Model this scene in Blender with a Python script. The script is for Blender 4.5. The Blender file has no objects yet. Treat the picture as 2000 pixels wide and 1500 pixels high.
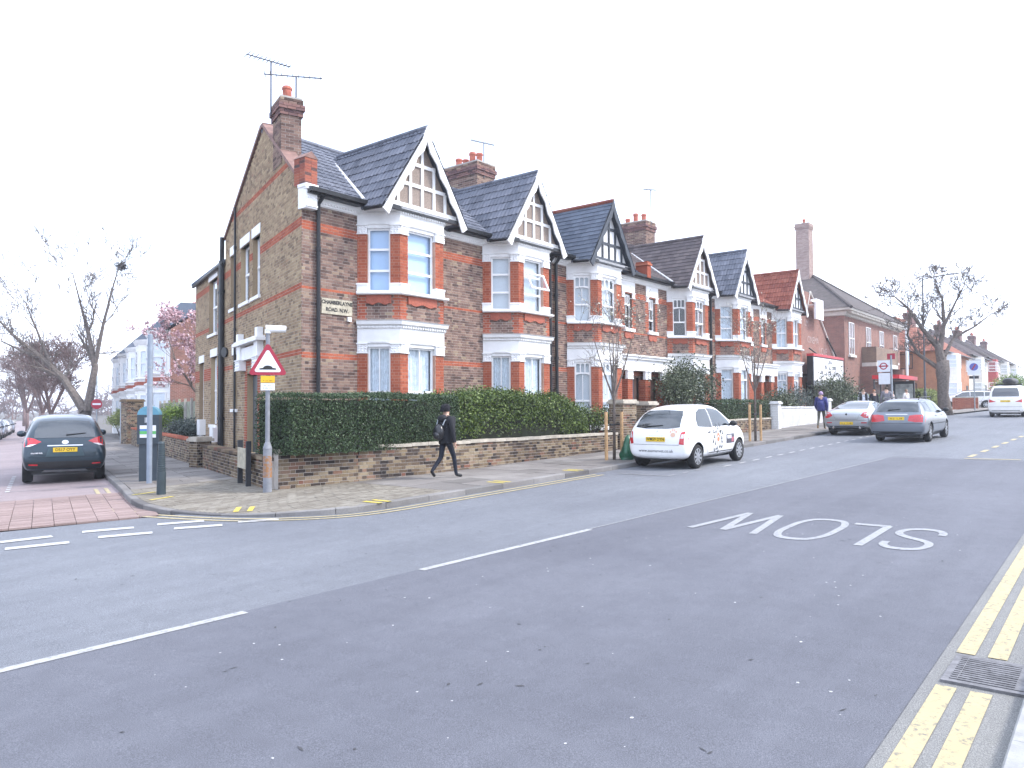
import bpy, bmesh, math, random
from mathutils import Vector, Matrix
from mathutils.bvhtree import BVHTree
random.seed(7)
R = math.radians
SC = bpy.context.scene
COL = SC.collection
# ------------------------------------------------------------------ camera, sky, sun, exposure
yaw, pitch, roll = R(38.66), R(1.795), R(.38)
fw = Vector((math.cos(yaw)*math.cos(pitch), math.sin(yaw)*math.cos(pitch), math.sin(pitch)))
r0 = Vector((math.sin(yaw), -math.cos(yaw), 0)); u0 = r0.cross(fw)
rt = r0*math.cos(roll) - u0*math.sin(roll); up = rt.cross(fw)
cam = bpy.data.objects.new('camera', bpy.data.cameras.new('camera'))
COL.objects.link(cam)
cam.matrix_world = Matrix(((rt.x, up.x, -fw.x, 0), (rt.y, up.y, -fw.y, 0), (rt.z, up.z, -fw.z, 1.88), (0, 0, 0, 1)))
cam.data.sensor_width = 36; cam.data.lens = 27.0
cam.data.clip_start = .05; cam.data.clip_end = 3000
SC.camera = cam
SUN_DIR = Vector((.42, -.62, .80)).normalized()          # towards the sun
wd = bpy.data.worlds.new('World'); SC.world = wd; wd.use_nodes = True
nt = wd.node_tree; nt.nodes.clear()
sky = nt.nodes.new('ShaderNodeTexSky'); sky.sky_type = 'NISHITA'; sky.sun_disc = False
sky.sun_elevation = math.asin(SUN_DIR.z); sky.sun_rotation = math.atan2(SUN_DIR.x, SUN_DIR.y)
sky.air_density = 1.0; sky.dust_density = 2.0
tc = nt.nodes.new('ShaderNodeTexCoord')
cn = nt.nodes.new('ShaderNodeTexNoise'); cn.inputs['Scale'].default_value = 2.2; cn.inputs['Detail'].default_value = 6
mp = nt.nodes.new('ShaderNodeMapping'); mp.inputs['Scale'].default_value = (1, 1, 2.2)
nt.links.new(tc.outputs['Generated'], mp.inputs[0]); nt.links.new(mp.outputs[0], cn.inputs['Vector'])
cr = nt.nodes.new('ShaderNodeMapRange'); cr.inputs[1].default_value = .40; cr.inputs[2].default_value = .60
cr.inputs[3].default_value = .45; cr.inputs[4].default_value = .93
nt.links.new(cn.outputs['Fac'], cr.inputs[0])
mx = nt.nodes.new('ShaderNodeMix'); mx.data_type = 'RGBA'
mx.inputs[7].default_value = (7.0, 7.75, 9.5, 1)
nt.links.new(cr.outputs[0], mx.inputs[0]); nt.links.new(sky.outputs[0], mx.inputs[6])
bg = nt.nodes.new('ShaderNodeBackground'); bg.inputs[1].default_value = .12
wo = nt.nodes.new('ShaderNodeOutputWorld')
nt.links.new(mx.outputs[2], bg.inputs[0]); nt.links.new(bg.outputs[0], wo.inputs[0])
sun = bpy.data.objects.new('sun', bpy.data.lights.new('sun', 'SUN')); COL.objects.link(sun)
sun.data.energy = 1.5; sun.data.angle = R(12); sun.data.color = (1, .95, .88)
sun.rotation_euler = (-SUN_DIR).to_track_quat('-Z', 'Y').to_euler()
sun.location = (0, -20, 40)
SC.view_settings.view_transform = 'Standard'; SC.view_settings.look = 'None'
SC.view_settings.exposure = 1.58; SC.view_settings.gamma = 1
SC.cycles.max_bounces = 6; SC.cycles.transparent_max_bounces = 12
SC.cycles.use_denoising = True

# ------------------------------------------------------------------ materials
def nodes(m):
    m.use_nodes = True; n = m.node_tree; return n, n.nodes['Principled BSDF']
def lk(n, a, b): n.links.new(a, b)
def coords(n, kind='Object'):
    t = n.nodes.new('ShaderNodeTexCoord'); return t.outputs[kind]
def noise(n, scale, detail=4, vec=None, rough=.6):
    t = n.nodes.new('ShaderNodeTexNoise'); t.inputs['Scale'].default_value = scale; t.inputs['Detail'].default_value = detail
    t.inputs['Roughness'].default_value = rough
    if vec is not None: lk(n, vec, t.inputs['Vector'])
    return t.outputs['Fac']
def ramp(n, fac, stops):
    r = n.nodes.new('ShaderNodeValToRGB'); e = r.color_ramp.elements
    while len(e) < len(stops): e.new(.5)
    for q, (p, c) in zip(e, stops): q.position = p; q.color = (*c, 1)
    lk(n, fac, r.inputs[0]); return r.outputs[0]
def mixc(n, fac, a, b, mode='MIX'):
    m = n.nodes.new('ShaderNodeMix'); m.data_type = 'RGBA'; m.blend_type = mode
    for s, v in ((0, fac), (6, a), (7, b)):
        if isinstance(v, (int, float)): m.inputs[s].default_value = v
        elif isinstance(v, tuple): m.inputs[s].default_value = (*v, 1)
        else: lk(n, v, m.inputs[s])
    return m.outputs[2]
def bump(n, b, h, dist=.01, st=.6):
    x = n.nodes.new('ShaderNodeBump'); x.inputs['Strength'].default_value = st; x.inputs['Distance'].default_value = dist
    lk(n, h, x.inputs['Height']); lk(n, x.outputs[0], b.inputs['Normal'])
MATS = {}
def mat(name, col, rough=.7, var=.12, scale=6, metal=0, bmp=0, bscale=60, spec=.4, coat=0):
    """plain material with mottling of its own colour and optional fine relief"""
    if name in MATS: return MATS[name]
    m = bpy.data.materials.new(name); n, b = nodes(m)
    b.inputs['Roughness'].default_value = rough; b.inputs['Metallic'].default_value = metal
    b.inputs['Specular IOR Level'].default_value = spec; b.inputs['Coat Weight'].default_value = coat
    v = coords(n)
    if var:
        lo = tuple(max(0, c*(1-var*1.6)) for c in col); hi = tuple(min(1, c*(1+var)) for c in col)
        lk(n, ramp(n, noise(n, scale, 5, v), [(.3, lo), (.7, hi)]), b.inputs['Base Color'])
    else: b.inputs['Base Color'].default_value = (*col, 1)
    if bmp: bump(n, b, noise(n, bscale, 3, v), bmp)
    MATS[name] = m; return m
def island_rand(n):
    g = n.nodes.new('ShaderNodeNewGeometry'); o = n.nodes.new('ShaderNodeObjectInfo')
    a = n.nodes.new('ShaderNodeMath'); a.operation = 'ADD'; lk(n, g.outputs['Random Per Island'], a.inputs[0]); lk(n, o.outputs['Random'], a.inputs[1])
    f = n.nodes.new('ShaderNodeMath'); f.operation = 'FRACT'; lk(n, a.outputs[0], f.inputs[0]); return f.outputs[0]
def brickmat(name, stops, soot=.35):
    """every brick (mesh island) takes its own colour; soot patches have a shape of their own"""
    m = bpy.data.materials.new(name); n, b = nodes(m); v = coords(n)
    c = ramp(n, island_rand(n), stops)
    c = mixc(n, .35, c, ramp(n, noise(n, 40, 4, v), [(.3, (.35, .33, .32)), (.7, (1, 1, 1))]), 'MULTIPLY')
    c = mixc(n, soot, c, ramp(n, noise(n, .7, 5, v), [(.38, (.45, .42, .42)), (.62, (1, 1, 1))]), 'MULTIPLY')
    lk(n, c, b.inputs['Base Color']); b.inputs['Roughness'].default_value = .9; b.inputs['Specular IOR Level'].default_value = .2
    bump(n, b, noise(n, 90, 3, v), .004); MATS[name] = m; return m
def farbrick(name, c1, c2, mortar):
    """brick bond too far away to tell the bricks apart"""
    m = bpy.data.materials.new(name); n, b = nodes(m); v = coords(n)
    s = n.nodes.new('ShaderNodeSeparateXYZ'); lk(n, v, s.inputs[0])
    a = n.nodes.new('ShaderNodeMath'); lk(n, s.outputs[0], a.inputs[0]); lk(n, s.outputs[1], a.inputs[1])
    cb = n.nodes.new('ShaderNodeCombineXYZ'); lk(n, a.outputs[0], cb.inputs[0]); lk(n, s.outputs[2], cb.inputs[1])
    t = n.nodes.new('ShaderNodeTexBrick'); lk(n, cb.outputs[0], t.inputs['Vector'])
    t.inputs['Scale'].default_value = 1; t.inputs['Brick Width'].default_value = .225; t.inputs['Row Height'].default_value = .075
    t.inputs['Mortar Size'].default_value = .006; t.inputs['Color1'].default_value = (*c1, 1); t.inputs['Color2'].default_value = (*c2, 1); t.inputs['Mortar'].default_value = (*mortar, 1)
    c = mixc(n, .5, t.outputs['Color'], ramp(n, noise(n, 1.2, 5, v), [(.3, (.5, .5, .5)), (.7, (1.1, 1.1, 1.1))]), 'MULTIPLY')
    lk(n, c, b.inputs['Base Color']); b.inputs['Roughness'].default_value = .9; bump(n, b, t.outputs['Fac'], .005, -.4)
    MATS[name] = m; return m
def glassmat(name, tint=(.9, .95, 1), ior=1.5, body=None):
    m = bpy.data.materials.new(name); m.use_nodes = True; n = m.node_tree; n.nodes.clear()
    o = n.nodes.new('ShaderNodeOutputMaterial'); mixs = n.nodes.new('ShaderNodeMixShader'); ge = n.nodes.new('ShaderNodeNewGeometry'); dt = n.nodes.new('ShaderNodeVectorMath'); dt.operation = 'DOT_PRODUCT'; lk(n, ge.outputs['Normal'], dt.inputs[0]); lk(n, ge.outputs['Incoming'], dt.inputs[1])
    def mth(op, a, b=None):
        q = n.nodes.new('ShaderNodeMath'); q.operation = op
        for i, v in enumerate((a, b)):
            if v is None: continue
            if isinstance(v, (int, float)): q.inputs[i].default_value = v
            else: lk(n, v, q.inputs[i])
        return q.outputs[0]
    f0 = ((ior-1)/(ior+1))**2; fres = mth('ADD', mth('MULTIPLY', mth('POWER', mth('SUBTRACT', 1.0, mth('ABSOLUTE', dt.outputs['Value'])), 5.0), 1-f0), f0)
    g = n.nodes.new('ShaderNodeBsdfGlossy'); g.inputs['Roughness'].default_value = .02
    if body: t = n.nodes.new('ShaderNodeBsdfDiffuse'); t.inputs[0].default_value = (*body, 1)
    else: t = n.nodes.new('ShaderNodeBsdfTransparent'); t.inputs[0].default_value = (*tint, 1)
    wv = noise(n, 1.5, 2, coords(n)); bp = n.nodes.new('ShaderNodeBump'); bp.inputs['Distance'].default_value = .004; bp.inputs['Strength'].default_value = .3
    lk(n, wv, bp.inputs['Height']); lk(n, bp.outputs[0], g.inputs['Normal'])
    lk(n, fres, mixs.inputs[0]); lk(n, t.outputs[0], mixs.inputs[1]); lk(n, g.outputs[0], mixs.inputs[2]); lk(n, mixs.outputs[0], o.inputs[0])
    MATS[name] = m; return m
def leafmat(name, dark, light, trans=.25):
    m = bpy.data.materials.new(name); n, b = nodes(m)
    c = ramp(n, island_rand(n), [(0, dark), (.6, tuple((a+q)/2 for a, q in zip(dark, light))), (1, light)])
    lk(n, c, b.inputs['Base Color']); b.inputs['Roughness'].default_value = .5; b.inputs['Specular IOR Level'].default_value = .35
    MATS[name] = m; return m
def asphalt(name, base, fleck=(.34, .34, .36), amount=.62, tone=(1, 1, 1)):
    m = bpy.data.materials.new(name); n, b = nodes(m); v = coords(n)
    fine = noise(n, 140, 3, v, .8); big = noise(n, .35, 5, v); mid = noise(n, 5, 6, v)
    c = ramp(n, fine, [(.32, tuple(x*.55 for x in base)), (.5, base), (amount+.1, fleck)])
    c = mixc(n, .7, c, ramp(n, big, [(.3, (.78, .78, .80)), (.7, (1.12, 1.12, 1.10))]), 'MULTIPLY')
    c = mixc(n, .5, c, ramp(n, mid, [(.3, (.82, .82, .82)), (.7, (1.1, 1.1, 1.1))]), 'MULTIPLY')
    mpn = n.nodes.new('ShaderNodeMapping'); mpn.inputs['Scale'].default_value = (.06, 1.1, 1); lk(n, v, mpn.inputs[0])      # wheel-polished tracks along the road
    c = mixc(n, .6, c, ramp(n, noise(n, 1.6, 4, mpn.outputs[0]), [(.32, (.84, .84, .85)), (.68, (1.12, 1.12, 1.12))]), 'MULTIPLY')
    lk(n, c, b.inputs['Base Color']); b.inputs['Roughness'].default_value = .75; b.inputs['Specular IOR Level'].default_value = .35
    bump(n, b, fine, .006, .7); MATS[name] = m; return m
def paint(name, col, wear=.45, under=(.1, .1, .105)):
    """worn road paint"""
    m = bpy.data.materials.new(name); n, b = nodes(m); v = coords(n)
    c = mixc(n, ramp(n, noise(n, 22, 6, v, .75), [(wear-.1, (1, 1, 1)), (wear+.05, (0, 0, 0))]), col, under)
    c = mixc(n, .4, c, ramp(n, noise(n, 3, 5, v), [(.3, (.75, .75, .75)), (.7, (1, 1, 1))]), 'MULTIPLY')
    lk(n, c, b.inputs['Base Color']); b.inputs['Roughness'].default_value = .7; MATS[name] = m; return m

BR_FRONT = brickmat('brick_brown', [(0, (.10, .068, .06)), (.3, (.185, .12, .10)), (.65, (.25, .165, .135)), (.9, (.30, .21, .165)), (1, (.34, .27, .19))], .25)
BR_SIDE = brickmat('brick_stock', [(0, (.20, .145, .10)), (.2, (.31, .225, .145)), (.6, (.38, .285, .18)), (.92, (.46, .355, .225)), (1, (.34, .215, .14))], .3)
BR_RED = brickmat('brick_red', [(0, (.32, .085, .05)), (.5, (.40, .115, .065)), (1, (.46, .15, .085))], .25)
BR_WALL = brickmat('brick_old', [(0, (.04, .034, .032)), (.2, (.10, .075, .06)), (.45, (.19, .14, .095)), (.7, (.27, .21, .135)), (.88, (.33, .27, .19)), (1, (.22, .10, .07))], .6)
MORTAR = mat('mortar', (.48, .44, .40), .95, .2, 3); MORTAR_R = mat('mortar_red', (.42, .25, .19), .95, .15, 3)
WHITE = mat('white_stucco', (.78, .78, .78), .6, .06, 2.5, bmp=.003); WFRAME = mat('white_frame', (.82, .82, .82), .35, .03, 3)
BLACK = mat('black_pipe', (.012, .013, .016), .4, .2, 4); DARK = mat('dark_void', (.015, .015, .017), .9, 0)
CURT = mat('net_curtain', (.66, .70, .72), .9, .12, 9); BLIND = mat('blind', (.58, .60, .60), .8, .05, 2)
SKYBLIND = mat('sky_reflection_blind', (.44, .58, .76), .8, .05, 1.2)  # blue of the sky mirrored in the panes, painted into a blind
GLASS = glassmat('window_glass', ior=1.75); GLASS_D = glassmat('dark_glass', ior=1.7, body=(.012, .016, .02))
CARGLASS = glassmat('car_glass', ior=2.15, body=(.02, .028, .034))
STONE = mat('stone', (.42, .38, .32), .9, .2, 5, bmp=.006); CONC = mat('concrete', (.36, .34, .31), .9, .15, 4, bmp=.004)
LEAD = mat('lead', (.45, .46, .48), .6, .15, 5); TIMBER = mat('timber', (.46, .29, .15), .8, .2, 12)
GALV = mat('galvanised', (.30, .33, .36), .55, .12, 5, metal=.3); BARK = mat('bark', (.085, .068, .058), .95, .35, 9, bmp=.02, bscale=25)
BARK2 = mat('bark_grey', (.15, .125, .11), .95, .3, 9, bmp=.02, bscale=25)
SOIL = mat('soil', (.12, .11, .10), 1, .3, 4)

# ------------------------------------------------------------------ mesh building
def link(name, me, parent=None, loc=(0, 0, 0)):
    o = bpy.data.objects.new(name, me); COL.objects.link(o); o.parent = parent; o.location = loc; return o
class MB:
    def __init__(s): s.v = []; s.f = []; s.m = []
    def add(s, vs, fs, mi=0):
        k = len(s.v); s.v += [tuple(p) for p in vs]; s.f += [tuple(i+k for i in f) for f in fs]; s.m += [mi]*len(fs); return s
    def box(s, x0, x1, y0, y1, z0, z1, mi=0):
        return s.add([(x0, y0, z0), (x1, y0, z0), (x1, y1, z0), (x0, y1, z0), (x0, y0, z1), (x1, y0, z1), (x1, y1, z1), (x0, y1, z1)],
                     [(3, 2, 1, 0), (4, 5, 6, 7), (0, 1, 5, 4), (1, 2, 6, 5), (2, 3, 7, 6), (3, 0, 4, 7)], mi)
    def hexa(s, b, t, mi=0):       # bottom quad, top quad (both counter-clockwise from above)
        return s.add(list(b)+list(t), [(3, 2, 1, 0), (4, 5, 6, 7), (0, 1, 5, 4), (1, 2, 6, 5), (2, 3, 7, 6), (3, 0, 4, 7)], mi)
    def tube(s, pts, rad, n=8, mi=0, cap=True):
        pts = [Vector(p) for p in pts]; rad = rad if isinstance(rad, (list, tuple)) else [rad]*len(pts)
        k = len(s.v); ref = None
        for i, p in enumerate(pts):
            d = (pts[min(i+1, len(pts)-1)]-pts[max(i-1, 0)]).normalized()
            if ref is None: ref = d.orthogonal().normalized()
            a = (ref-d*ref.dot(d));  a = a.normalized() if a.length > 1e-6 else d.orthogonal().normalized(); ref = a; b = d.cross(a)
            for j in range(n):
                t = 2*math.pi*j/n; s.v.append(tuple(p+(a*math.cos(t)+b*math.sin(t))*rad[i]))
        for i in range(len(pts)-1):
            for j in range(n):
                q = (j+1) % n; s.f.append((k+i*n+j, k+i*n+q, k+(i+1)*n+q, k+(i+1)*n+j)); s.m.append(mi)
        if cap:
            s.f.append(tuple(k+j for j in reversed(range(n)))); s.m.append(mi)
            s.f.append(tuple(k+(len(pts)-1)*n+j for j in range(n))); s.m.append(mi)
        return s
    def lathe(s, prof, c=(0, 0, 0), n=20, mi=0, axis='z'):
        k = len(s.v)
        for (r, h) in prof:
            for j in range(n):
                t = 2*math.pi*j/n; a, b = r*math.cos(t), r*math.sin(t)
                s.v.append((c[0]+a, c[1]+b, c[2]+h) if axis == 'z' else (c[0]+a, c[1]+h, c[2]+b) if axis == 'y' else (c[0]+h, c[1]+a, c[2]+b))
        for i in range(len(prof)-1):
            for j in range(n):
                q = (j+1) % n; s.f.append((k+i*n+j, k+i*n+q, k+(i+1)*n+q, k+(i+1)*n+j)); s.m.append(mi)
        s.f.append(tuple(k+j for j in reversed(range(n)))); s.f.append(tuple(k+(len(prof)-1)*n+j for j in range(n))); s.m += [mi, mi]
        return s
    def poly(s, pts, d, mi=0):     # planar polygon (3D points) extruded by vector d
        pts = [Vector(p) for p in pts]; d = Vector(d); n = len(pts); k = len(s.v)
        s.v += [tuple(p) for p in pts]+[tuple(p+d) for p in pts]
        s.f += [tuple(k+i for i in reversed(range(n))), tuple(k+n+i for i in range(n))]+[(k+i, k+(i+1) % n, k+n+(i+1) % n, k+n+i) for i in range(n)]
        s.m += [mi]*(n+2); return s
    def blob(s, c, r, n=10, m=6, mi=0, sq=(1, 1, 1)):
        k = len(s.v)
        for i in range(m+1):
            a = math.pi*i/m
            for j in range(n):
                t = 2*math.pi*j/n
                s.v.append((c[0]+r*sq[0]*math.sin(a)*math.cos(t), c[1]+r*sq[1]*math.sin(a)*math.sin(t), c[2]-r*sq[2]*math.cos(a)))
        for i in range(m):
            for j in range(n):
                q = (j+1) % n; s.f.append((k+i*n+j, k+i*n+q, k+(i+1)*n+q, k+(i+1)*n+j)); s.m.append(mi)
        return s
    def profile(s, path, prof, mi=0, closed=False):
        """sweep a profile [(out, z)] along a plan path; out points to the right of the path"""
        P = [Vector((p[0], p[1])) for p in path]; n = len(P); k = len(s.v); m = len(prof)
        z = [p[2] if len(p) > 2 else 0 for p in path]
        for i in range(n):
            a = (P[i]-P[i-1]).normalized() if i else None; b = (P[i+1]-P[i]).normalized() if i < n-1 else None
            a = a or b; b = b or a
            na = Vector((a.y, -a.x)); nb = Vector((b.y, -b.x)); nn = (na+nb).normalized(); sc = 1/max(.3, nn.dot(na))
            for (o, h) in prof: q = P[i]+nn*o*sc; s.v.append((q.x, q.y, h+z[i]))
        for i in range(n-1):
            for j in range(m):
                q = (j+1) % m; s.f.append((k+i*m+j, k+(i+1)*m+j, k+(i+1)*m+q, k+i*m+q)); s.m.append(mi)
        s.f.append(tuple(k+j for j in range(m))); s.f.append(tuple(k+(n-1)*m+j for j in reversed(range(m)))); s.m += [mi, mi]
        return s
    def build(s, name, mats, parent=None, loc=(0, 0, 0), smooth=False, stuff=False, rot=None):
        me = bpy.data.meshes.new(name); me.from_pydata(s.v, [], s.f)
        for m in (mats if isinstance(mats, (list, tuple)) else [mats]): me.materials.append(m)
        if any(s.m): me.polygons.foreach_set('material_index', s.m)
        if smooth: me.polygons.foreach_set('use_smooth', [True]*len(s.f))
        me.update(); o = link(name, me, parent, loc)
        if rot: o.rotation_euler = rot
        if stuff: o['kind'] = 'stuff'
        return o
def fixn(o):
    bm = bmesh.new(); bm.from_mesh(o.data); bmesh.ops.recalc_face_normals(bm, faces=bm.faces); bm.to_mesh(o.data); bm.free(); return o
def tag(o, label, cat=None, group=None, kind=None):
    if label: o['label'] = label
    if cat: o['category'] = cat
    if group: o['group'] = group
    if kind: o['kind'] = kind
    return o
def thing(name, label, cat, loc, rz=0, group=None):
    o = bpy.data.objects.new(name, None); COL.objects.link(o); o.location = loc; o.rotation_euler = (0, 0, rz); o.empty_display_size = .2
    return tag(o, label, cat, group)
def copy_tree(o, parent=None):
    c = o.copy(); COL.objects.link(c); c.parent = parent
    for ch in o.children: copy_tree(ch, c)
    return c
def text_mesh(txt, size, spacing=1.0, bold=0, align='CENTER', extrude=0):
    cu = bpy.data.curves.new('t', 'FONT'); cu.body = txt; cu.size = size; cu.align_x = align; cu.align_y = 'CENTER'; cu.space_character = spacing; cu.offset = bold; cu.extrude = extrude; cu.resolution_u = 3
    o = bpy.data.objects.new('t', cu); COL.objects.link(o); dg = bpy.context.evaluated_depsgraph_get()
    me = bpy.data.meshes.new_from_object(o.evaluated_get(dg)); bpy.data.objects.remove(o); bpy.data.curves.remove(cu); return me
def lettering(txt, size, m, parent, org, ex, ez, name='lettering', **kw):
    """flat print: org = centre, ex = reading direction, ez = up"""
    me = text_mesh(txt, size, **kw); me.materials.clear(); me.materials.append(m); ex = Vector(ex).normalized(); ez = Vector(ez).normalized(); nn = ex.cross(ez)
    M = Matrix(((ex.x, ez.x, nn.x, org[0]), (ex.y, ez.y, nn.y, org[1]), (ex.z, ez.z, nn.z, org[2]), (0, 0, 0, 1)))
    me.transform(M); me.name = name; return link(name, me, parent)
def evaluated(o, name):
    dg = bpy.context.evaluated_depsgraph_get(); me = bpy.data.meshes.new_from_object(o.evaluated_get(dg)); me.name = name; return me
# vertical wall frame: origin (x, y), unit plan direction; outside is to the right of it
class Fr:
    def __init__(s, o, e, zb=0): s.o = Vector((o[0], o[1])); s.e = Vector((e[0], e[1])).normalized(); s.n = Vector((s.e.y, -s.e.x)); s.zb = zb
    def p(s, u, z, d=0): q = s.o+s.e*u+s.n*d; return (q.x, q.y, z+s.zb)
    def box(s, mb, u0, u1, z0, z1, d0, d1, mi=0):
        return mb.hexa([s.p(u0, z0, d1), s.p(u1, z0, d1), s.p(u1, z0, d0), s.p(u0, z0, d0)], [s.p(u0, z1, d1), s.p(u1, z1, d1), s.p(u1, z1, d0), s.p(u0, z1, d0)], mi)
    def quad(s, mb, u0, u1, z0, z1, d, mi=0):
        return mb.add([s.p(u0, z0, d), s.p(u1, z0, d), s.p(u1, z1, d), s.p(u0, z1, d)], [(0, 1, 2, 3)], mi)
def minus(iv, h0, h1):
    out = []
    for a, b in iv:
        if h1 <= a or h0 >= b: out.append((a, b))
        else:
            if h0-a > .02: out.append((a, h0))
            if b-h1 > .02: out.append((h1, b))
    return out
def brickwork(parent, fr, outline, z0, z1, holes=(), bands=(), mats=(BR_FRONT, BR_RED), mortar=MORTAR, course=.075, red=(), single=0, reveal=.1, label=None, pick=None):
    """wall of real bricks: a mortar sheet with openings and bricks standing 5 mm proud of it.
    bands = red courses [(z0, z1)], red = vertical red strips [(u0, u1, z0, z1)], single = how many bricks become objects"""
    mo = MB(); bricks = []; z = z0; row = 0
    while z < z1-.01:
        zt = min(z+course, z1); zm = (z+zt)/2; iv = list(outline(zm))
        for (a, b, c, d) in holes:
            if c < zm < d: iv = minus(iv, a, b)
        isred = any(c < zm < d for c, d in bands)
        for (a, b) in iv:
            fr.quad(mo, a, b, z, zt, 0)
            u = math.floor(a/.34)*.34-(.16 if row % 2 else 0)-.3; k = 0
            while u < b:
                L = .215 if k % 2 == 0 else .1025
                q0, q1 = max(a, u), min(b, u+L)
                if q1-q0 > .008:
                    um = (q0+q1)/2; rd = isred or any(r0 <= um <= r1 and c < zm < d for r0, r1, c, d in red)
                    bricks.append((q0, q1, z+.005, zt-.005, 1 if rd else 0))
                u += L+.01; k += 1
        z += course; row += 1
    for (a, b, c, d) in holes:      # reveals
        if reveal and b-a < 2:
            mo_, mo = mo, MB()
            mo.add([fr.p(a, c), fr.p(a, d), fr.p(a, d, -reveal), fr.p(a, c, -reveal)], [(0, 1, 2, 3)]); mo.add([fr.p(b, c), fr.p(b, c, -reveal), fr.p(b, d, -reveal), fr.p(b, d)], [(0, 1, 2, 3)])
            mo.add([fr.p(a, d), fr.p(b, d), fr.p(b, d, -reveal), fr.p(a, d, -reveal)], [(0, 1, 2, 3)]); mo.add([fr.p(a, c), fr.p(a, c, -reveal), fr.p(b, c, -reveal), fr.p(b, c)], [(0, 1, 2, 3)])
            mo.build('opening_reveal', mats[0], parent); mo = mo_
    w = mo.build('wall', mortar, parent)
    if label: w['label'] = label
    if single and pick: bricks.sort(key=pick)
    rest = MB()
    def one(mb, q):
        a, b, c, d, rd = q; h = .005+random.random()*.003
        vs = [fr.p(a, c, 0), fr.p(b, c, 0), fr.p(b, d, 0), fr.p(a, d, 0), fr.p(a, c, h), fr.p(b, c, h), fr.p(b, d, h), fr.p(a, d, h)]
        mb.add(vs, [(4, 5, 6, 7), (0, 1, 5, 4), (1, 2, 6, 5), (2, 3, 7, 6), (3, 0, 4, 7)], rd)
    for i, q in enumerate(bricks):
        if i < single: m1 = MB(); one(m1, q); mm = mats[q[4]]; m1.m = [0]*5; m1.build('brick', mm, w)
        else: one(rest, q)
    if rest.v: rest.build('brickwork', list(mats), w, stuff=True)
    return w
def tiles(parent, org, ex, eu, H, left, right, w, h, m, name='roof_tiles', prof=None, t=.022, back=True):
    """roof slope covered with real tiles; left(v)/right(v) bound each course in the plane"""
    org, ex, eu = Vector(org), Vector(ex).normalized(), Vector(eu).normalized(); nn = ex.cross(eu).normalized()
    if nn.z < 0: nn = -nn
    prof = prof or [(0, 0), (1, 0)]; mb = MB(); bk = MB(); v = 0; row = 0
    P = lambda u, v, d: org+ex*u+eu*v+nn*d
    while v < H-.01:
        vt = min(v+h, H); a0, b0, a1, b1 = left(v), right(v), left(vt), right(vt)
        if max(b0, b1)-min(a0, a1) > .02:
            bk.add([P(a0, v, -.01), P(b0, v, -.01), P(b1, vt, -.01), P(a1, vt, -.01)], [(0, 1, 2, 3)])
            u = math.floor(min(a0, a1)/w)*w-(w/2 if row % 2 else 0)
            while u < max(b0, b1):
                lo = [min(max(u, a0), b0), min(max(u+w-.006, a0), b0)]; hi = [min(max(u, a1), b1), min(max(u+w-.006, a1), b1)]
                if lo[1]-lo[0] > .01 or hi[1]-hi[0] > .01:
                    j = random.uniform(-.002, .002); vs = []; fs = []
                    for (q, d) in prof:
                        vs += [P(lo[0]+(lo[1]-lo[0])*q, v, 0), P(lo[0]+(lo[1]-lo[0])*q, v, t+d+j), P(hi[0]+(hi[1]-hi[0])*q, vt+.01, d*.8+j+.002)]
                    for i in range(len(prof)-1): fs += [(3*i, 3*i+3, 3*i+4, 3*i+1), (3*i+1, 3*i+4, 3*i+5, 3*i+2)]
                    mb.add(vs, fs)
                u += w
        v += h; row += 1
    o = mb.build(name, m, parent, stuff=True)
    if back: bk.build('roof_deck', m, parent)
    return o

def blurred(words, h, m, parent, c, ex, width):
    """writing too small to read in the photograph: rows of unreadable letter strokes"""
    rr = random.Random(int(h*1e4)+len(words)); tot = sum(words)+.25*h*4*(len(words)-1); mb = MB(); u = -tot/2; ez = Vector((0, 0, 1)); c = Vector(c); ex = Vector(ex).normalized()
    for w in words:
        n = max(2, int(w/(h*.7))); st = w/n
        for i in range(n):
            for k in range(2):
                a = u+st*i+st*.1+k*st*.4; z0, z1 = -h/2*rr.uniform(.6, 1), h/2*rr.uniform(.5, 1)
                if rr.random() < .5: z0, z1 = (z0, z0+h*.3) if rr.random() < .5 else (z1-h*.3, z1)
                q = [(a, z0), (a+st*.32, z0), (a+st*.32, z1), (a, z1)]; mb.add([tuple(c+ex*x+ez*z) for x, z in q], [(0, 1, 2, 3)])
        u += w+h
    return mb.build('lettering', m, parent, stuff=True)
# ------------------------------------------------------------------ ground
def gz(x, y):
    return .0215*min(max(x, -30), 115) - .015*(min(max(y, 16), 120)-16)
LD = Vector((.3394, .9406)).normalized(); LPR = Vector((LD.y, -LD.x))      # side street direction, and to its right
def sheet(name, polys, off, m, parent=None, kind='structure', cuts=()):
    bm = bmesh.new()
    for p in polys: bm.faces.new([bm.verts.new((x, y, 0)) for x, y in p])
    for (co, no) in [((-30, 0, 0), (1, 0, 0)), ((115, 0, 0), (1, 0, 0)), ((0, 16, 0), (0, 1, 0)), ((0, 120, 0), (0, 1, 0))]+list(cuts):
        bmesh.ops.bisect_plane(bm, geom=bm.verts[:]+bm.edges[:]+bm.faces[:], plane_co=co, plane_no=no, dist=1e-4)
    for v in bm.verts: v.co.z = gz(v.co.x, v.co.y)+(off(v.co.x, v.co.y) if callable(off) else off)
    bmesh.ops.recalc_face_normals(bm, faces=bm.faces)
    for f in bm.faces:
        if f.normal.z < 0: f.normal_flip()
    me = bpy.data.meshes.new(name); bm.to_mesh(me); bm.free(); me.materials.append(m)
    o = link(name, me, parent)
    if kind and not parent: o['kind'] = kind
    return o
def K(y): return 7.98+.361*(y-17.88)           # kerb of the side street
def W(y): return 8.79+.365*(y-13.14)           # its garden wall line
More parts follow.
